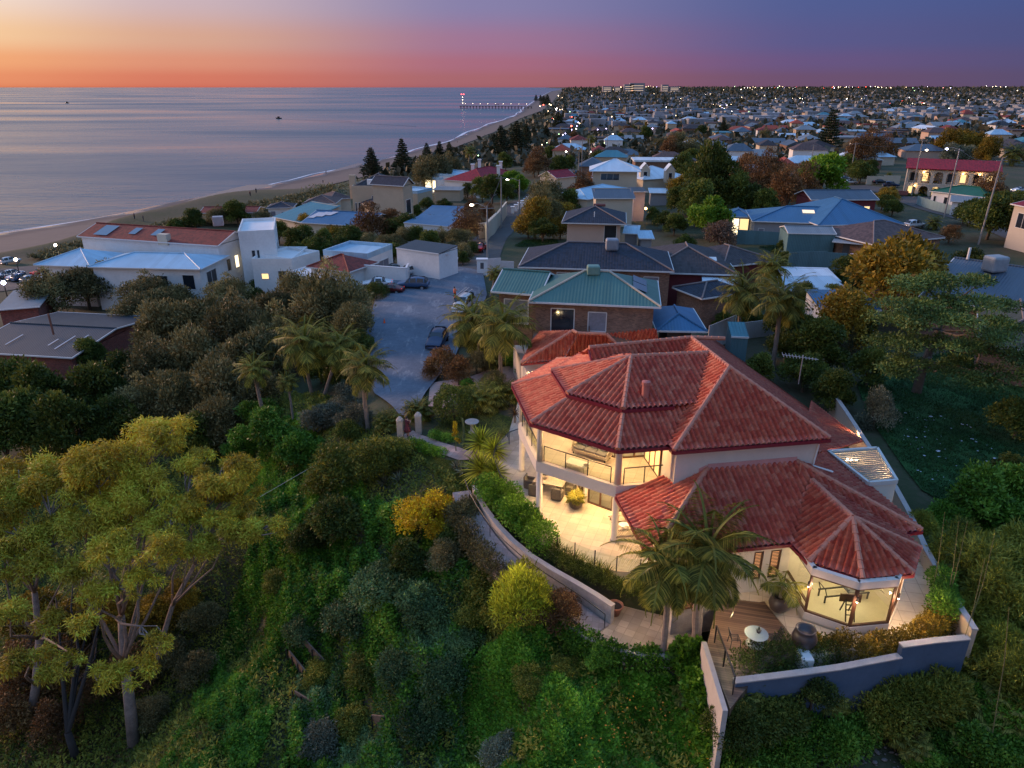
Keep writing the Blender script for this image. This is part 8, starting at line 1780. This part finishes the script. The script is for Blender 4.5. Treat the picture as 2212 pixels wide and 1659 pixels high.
# ------------------------------------------------------------------ distant suburb
def far_town():
    rng=np.random.default_rng(21); hs=[o for o in S.objects if o.type=='EMPTY' and o.get('category') in('house','building','cottage','shed','tan house','garage')]
    used=[(o.location.x,o.location.y,15.) for o in hs]; pal=[('paleblue',.15),('white',.06),('slate',.17),('grey',.13),('dark',.18),('brown',.13),('terra',.06),('red',.05),('teal',.04)]
    wn=['cream','white','salmon','brick','tan']; tpl={}
    def t_mesh(k,w,shape):
        key=(k,w,shape)
        if key in tpl: return tpl[key]
        L,D,h,r=[(15,11,3.6,2.6),(12,9,6.2,2.4),(18,10,3.6,2.2),(16,12,5.2,0)][shape]
        wl2=MB().box(-L/2+.5,-D/2+.5,-3,L/2-.5,D/2-.5,h); ro=MB(); x=D/2
        if shape==3: ro.box(-L/2,-D/2,h-.1,L/2,D/2,h+.5)
        else:
            c=[(-L/2,-D/2,h),(L/2,-D/2,h),(L/2,D/2,h),(-L/2,D/2,h)]; g=0 if shape==2 else x*.9; a=(-L/2+g,0,h+r);b=(L/2-g,0,h+r)
            ro.poly([c[0],c[1],b,a]).poly([c[1],c[2],b]).poly([c[2],c[3],a,b]).poly([c[3],c[0],a]); ro.poly(c[::-1])
        m=[]
        for nm,mb,mt in (('wall',wl2,WM[w]),('roof',ro,roofm(k))):
            me=bpy.data.meshes.new(nm); me.from_pydata(mb.v,[],mb.f); uvbox(me); me.materials.append(mt); m.append(me)
        wm=MB(); 
        for fx in (-.3,.05,.3): wm.poly([(fx*L-.7,-D/2+.45,1),(fx*L+.7,-D/2+.45,1),(fx*L+.7,-D/2+.45,2.4),(fx*L-.7,-D/2+.45,2.4)])
        tpl[key]=m; return m
    word={'paleblue':'pale blue','white':'white','slate':'slate grey','grey':'light grey','dark':'dark brown','brown':'brown','terra':'terracotta','red':'rust red','teal':'teal'}
    cnt=0; Y=225.
    roads=[np.array([tuple(G(p))[:2] for p in [(1118,450),(1160,420),(1200,398),(1218,370),(1232,340),(1243,318),(1250,290)]]),np.array([tuple(G(p))[:2] for p in [(2060,463),(1990,436),(1930,415),(1840,402)]])]
    while Y<1500 and cnt<285:
        st=19+Y*.020; X=float(xd(np.array([Y]))[0])+45
        while X<Y*.80 and cnt<285:
            x=X+rng.uniform(-3,3); y=Y+rng.uniform(-4,4); X+=st*(1+.5*(rng.random()<.3))
            if proj((x,y,8.))[0]<(1200 if y>300 else 1130): continue
            if any(math.hypot(x-a,y-b)<r for a,b,r in used): continue
            if any(np.hypot(rd[:,0]-x,rd[:,1]-y).min()<13 for rd in roads): continue
            if rng.random()<.10: continue
            px,py=proj((x,y,z1(x,y)))
            if px>2260 or (1890<px<2230 and 345<py<470): continue
            k=rng.choice(len(pal),p=np.array([a[1] for a in pal])/sum(a[1] for a in pal)); kk=pal[k][0]; w=wn[rng.integers(5)]; sh=int(rng.choice(4,p=[.42,.22,.22,.14])); ms=t_mesh(kk,w,sh); z=z1(x,y)
            zone='near the esplanade' if px<1330 else 'behind the white roofed house' if px<1600 else 'beyond the blue roofs' if px<1900 else 'beyond the motel'; dist='' if y<420 else 'far ' if y<800 else 'very far '
            lab=f'{word[kk]} roofed house with {w} walls {dist}{zone}'
            t=thing('suburban_house',lab,'house',(x,y,z),float(rng.choice([0,PI/2]))+rng.normal(-.12,.08),lab+' group'); s=rng.uniform(.85,1.2); t.scale=(s,s*rng.uniform(.85,1.15),rng.uniform(.9,1.1))
            for nm,me in zip(('wall','roof'),ms): link(nm,me,None,t)
            used.append((x,y,st*.45)); cnt+=1
        Y+=st*1.05
    # trees among the roofs
    kinds=['dark','dark','olive','brown','mustard','dark']; n=0; tr=0
    while n<34 and tr<6000:
        tr+=1; y=230*(1500/230)**(rng.random()**1.1); x=rng.uniform(float(xd(np.array([y]))[0])+30,y*.80); 
        if proj((x,y,8.))[0]<(1205 if y>300 else 1130): continue
        if any(math.hypot(x-a,y-b)<min(r,9) for a,b,r in used): continue
        if any(np.hypot(rd[:,0]-x,rd[:,1]-y).min()<7 for rd in roads): continue
        px,py=proj((x,y,z1(x,y)))
        if px>2260 or (1880<px<2230 and 385<py<470): continue
        k=kinds[rng.integers(6)]; cm,tm,hc=template(k,int(rng.integers(3))); r=rng.uniform(2.6,4.6); zone='near the esplanade' if px<1330 else 'behind the white roofed house' if px<1600 else 'beyond the blue roofs' if px<1900 else 'beyond the motel'
        lab=f'{DESC[k]} among the distant roofs {zone}'; t=thing('tree',lab,'tree',(x,y,z1(x,y)),rng.random()*6.28,lab); t.scale=(r,r,r*rng.uniform(.8,1.2)); link('crown',cm,None,t); n+=1
    # what nobody could count: woods, roofs and lamps out to the horizon
    N=90000; y=330*(14000/330)**rng.random(N); x=xd(y)+20+(y*.85-xd(y)-20)*rng.random(N); s=rng.uniform(.9,2.2,N)*(1+y/900); keep=np.sin(x*.021+y*.004)+np.sin(y*.017)+rng.normal(0,.9,N)>-.9; x=x[keep];y=y[keep];s=s[keep]
    z=zt(x,y)+np.where(y>5000,(np.hypot(x,y)-5000)*.0006,0)+np.minimum(s,6)*rng.uniform(.1,1.2,len(x)); D=rdir(rng,len(x)); N_=rdir(rng,len(x)); V,Fq=kites(np.stack([x,y,z],1),D,N_,s*1.5,s*1.1)
    tag(link('distant_woodland',npmesh('distant_woodland',V,Fq,{'rnd':rng.random(len(x))}),mat_leaf('leaf_far',[(.025,.030,.018),(.055,.058,.036),(.10,.09,.06)],nscale=.02,trans=.1)),'dark belt of distant trees reaching to the horizon','woodland',kind='stuff')
    b=MB(); M=1500
    for i in range(M):
        y=700*(8000/700)**rng.random(); x=rng.uniform(float(xd(np.array([y]))[0])+60,y*.85); z=z1(x,y)+((y-5000)*.0006 if y>5000 else 0); w,dp,h=rng.uniform(9,20),rng.uniform(8,14),rng.uniform(4.5,8)*(1+y/9000); b.box(x-w/2,y-dp/2,z-2,x+w/2,y+dp/2,z+h)
    tag(b.build('distant_rooftops',mat('far_roof',(.25,.27,.30),.7,var=.85,scale=.02)),'countless small distant rooftops between the trees','rooftops',kind='stuff')
    # apartment blocks on the skyline
    for i,(px,wd,h,l) in enumerate(((1332,26,62,'tall apartment block on the skyline near the coast'),(1348,40,70,'widest apartment block on the skyline near the coast'),(1290,24,50,'slim pale apartment tower nearest the coast'),(1402,18,60,'small skyline tower with lit floors'),(1420,26,48,'low skyline block beyond the towers'),(1310,16,46,'thin tower beside the widest skyline block'))):
        y=4200; x=(px-CX)/F*(y*_c+CZ*_s*.2)/1.; x=(px-CX)/F*y*1.03; z=z1(x,y); t=thing('apartment_block',l,'building',(x,y,z)); MB().box(x-wd,y-18,z-3,x+wd,y+18,z+h*.75).build('wall',mat('far_tower',(.30,.27,.28),.8,var=.2,scale=.05),t)
        for r_ in range(3): MB().box(x-wd*.8,y-18.3,z+h*.2+r_*h*.17,x+wd*.8,y-18.05,z+h*.2+r_*h*.17+3).build('window',mat_emit('far_window',(1,.7,.45),.5),t)
    # lamps
    mats=[mat_emit('far_lamp_warm',(1,.72,.42),12),mat_emit('far_lamp_white',(1,.93,.85),14),mat_emit('far_lamp_violet',(.62,.55,1),12),mat_emit('far_lamp_red',(1,.10,.06),10),mat_emit('far_lamp_green',(.6,1,.5),8)]
    bs=[MB() for _ in mats]
    for i in range(70):
        y=450*(13000/450)**(rng.random()**.75); x=rng.uniform(float(xd(np.array([y]))[0])+30,y*.85); z=z1(x,y)+((math.hypot(x,y)-5000)*.0006 if y>5000 else 0)+rng.uniform(5,10)*(1+y/4000); r=.00026*y*rng.uniform(.5,1.5); bs[int(rng.choice(5,p=[.68,.17,.06,.06,.03]))].ball((x,y,z),r,6,4)
    for (cx_,cy_,sx,sy,n_) in ((1990,222,90,6,40),(1850,212,50,3,14),(1560,226,22,5,18),(1640,190,60,1.5,18),(1820,189,140,2,42),(2030,190,60,2,10),(1400,188,60,1,12),(2150,187,30,1,6),(1730,213,8,2,5)):
        for i in range(n_):
            p=(cx_+rng.normal()*sx*.5,min(cy_+rng.normal()*sy*.5,400)); w=Vector(U((p[0],max(p[1],193.5)),16.))
            r=.00024*w.y*rng.uniform(.45,1.8); w.z+= (193-p[1])*w.y/F if p[1]<193 else 0; bs[int(rng.choice(5,p=[.55,.22,.08,.13,.02]))].ball(tuple(w),r,6,4)
    for b,m,l in zip(bs,mats,('warm','white','violet','red','green')):
        tag(b.build('distant_town_lights',m),f'{l} town lights twinkling across the distant suburb','lights',kind='stuff')
    # lamps along the esplanade: each its own
    first={}
    for x,y,r,k in ((1170,405,2.6,1),(1155,395,1.6,1),(1200,412,1.5,0),(1232,428,1.5,2),(1110,366,1.3,0),(1140,380,1.5,0),(1125,372,1.2,3),(1035,362,1.3,3),(1000,376,1.,0),(1095,355,.9,0),(1335,478,2.8,1),(1350,470,1.8,2),(1318,484,1.5,3),(1315,576,2.2,3),(1345,520,1.2,0),(1385,538,1.,2),(1398,548,.9,0),(1370,575,.9,2),(1364,602,1.,1),(1320,612,1.3,2),(1290,618,1.,2),(1255,650,1.2,2),(1230,662,1.2,2),(1205,672,1.,0),(1190,655,.8,4),(1100,712,1.,0),(1070,742,1.,4),(1020,762,.9,0),(1300,430,.8,4),(1225,408,.8,0),(1185,270,.8,0),(1580,610,1.0,2),(1665,600,.9,2),(1720,480,1.,0),(2125,560,1.6,1),(2130,600,1.2,2),(2165,345,.8,4),(1845,400,.7,4),(1650,745,1.2,4),(1760,740,2.,0),(1555,787,1.,4),(1510,833,1.2,1),(380,870,1.1,4)):
        c=onground(q(7,x,y),5.)[0] if y>300 else U(q(7,x,y),14.); rr=r*c.y*.00055
        if k not in first:
            t=thing('esplanade_light',f"small {('warm','white','violet','red','green')[k]} lamp glowing among the esplanade roofs",'street light',tuple(c),0,f"{('warm','white','violet','red','green')[k]} lamps along the esplanade"); MB().ball(c,1.,8,5).build('lamp',mats[k],t); MB().bar(c-Vector((0,0,8)),c-Vector((0,0,.8)),.25).build('post',BLACK,t); t.scale=(rr,rr,rr); first[k]=t
        else:
            u_=dup(first[k],loc=c); u_.scale=(rr,rr,rr)
far_town()
for p,k in ((q(1,35,905),'violet lamp glowing at the corner of the beach car park'),(q(1,555,527),'white lamp on the dune edge beside the white roof'),(q(1,158,672),'pale lamp at the beach car park entrance')):
    c=onground(p,4.)[0]; t=thing('street_lamp',k,'street lamp',tuple(c-Vector((0,0,4)))); MB().bar(c-Vector((0,0,4.2)),c,.12).build('post',BLACK,t); MB().ball(c,.32,8,5).build('lamp',STREETB if 'violet' in k else STREET,t); plight('street_lamp_light',(c.x,c.y,c.z-.5),120,(.8,.75,1),.3)
c=G(q('ml',2110,740))+Vector((0,0,1.2)); t=thing('garden_lamp','small greenish garden lamp glowing among the palm trunks','lamp',tuple(c)); MB().ball(c,.16,8,5).build('lamp',mat_emit('green_lamp',(.7,1,.7),10),t); MB().bar(c-Vector((0,0,1.3)),c-Vector((0,0,.1)),.06).build('post',BLACK,t)
c=onground(q(4,1510,850),3.)[0]; t=thing('house_lamp','bright orange lamp on the back of the beige house','lamp',tuple(c)); MB().ball(c,.28,8,5).build('lamp',LAMPO,t); plight('house_lamp_light',(c.x,c.y-.6,c.z),160,(1,.5,.15),.2)
c=onground(q('A',350,372),2.2)[0] if False else g1.lerp(g2,.5)+Vector((0,-.0,-.9)); t=thing('house_lamp','bright lamp on the garage wall behind the tiled house','lamp',tuple(c)); MB().ball(c,.14,8,5).build('lamp',LAMP,t); plight('house_lamp_light',(c.x-.5,c.y-.5,c.z-.2),70,(1,.75,.35),.1)
plight('garage_light',tuple(G((1120,790))+Vector((-1,0,2.2))),60,(1,.85,.4),.2); plight('wall_wash',tuple(onground(q(3,1780,1020),3.6)[0]),160,(1,.82,.45),.2)

sp_=L2+hu*.25+hv*.25+Vector((0,0,-.3)); t=thing('spot_lamp','bright spot lamp under the eave corner above the landing palms','lamp',tuple(sp_)); MB().tube([sp_+Vector((0,0,.18)),sp_],.05,8).build('body',BLACK,t); MB().ball(sp_-Vector((0,0,.05)),.06).build('bulb',lampw,t); plight('spot_lamp_light',(sp_.x-.1,sp_.y-.25,sp_.z-.25),170,(1,.72,.44),.08)
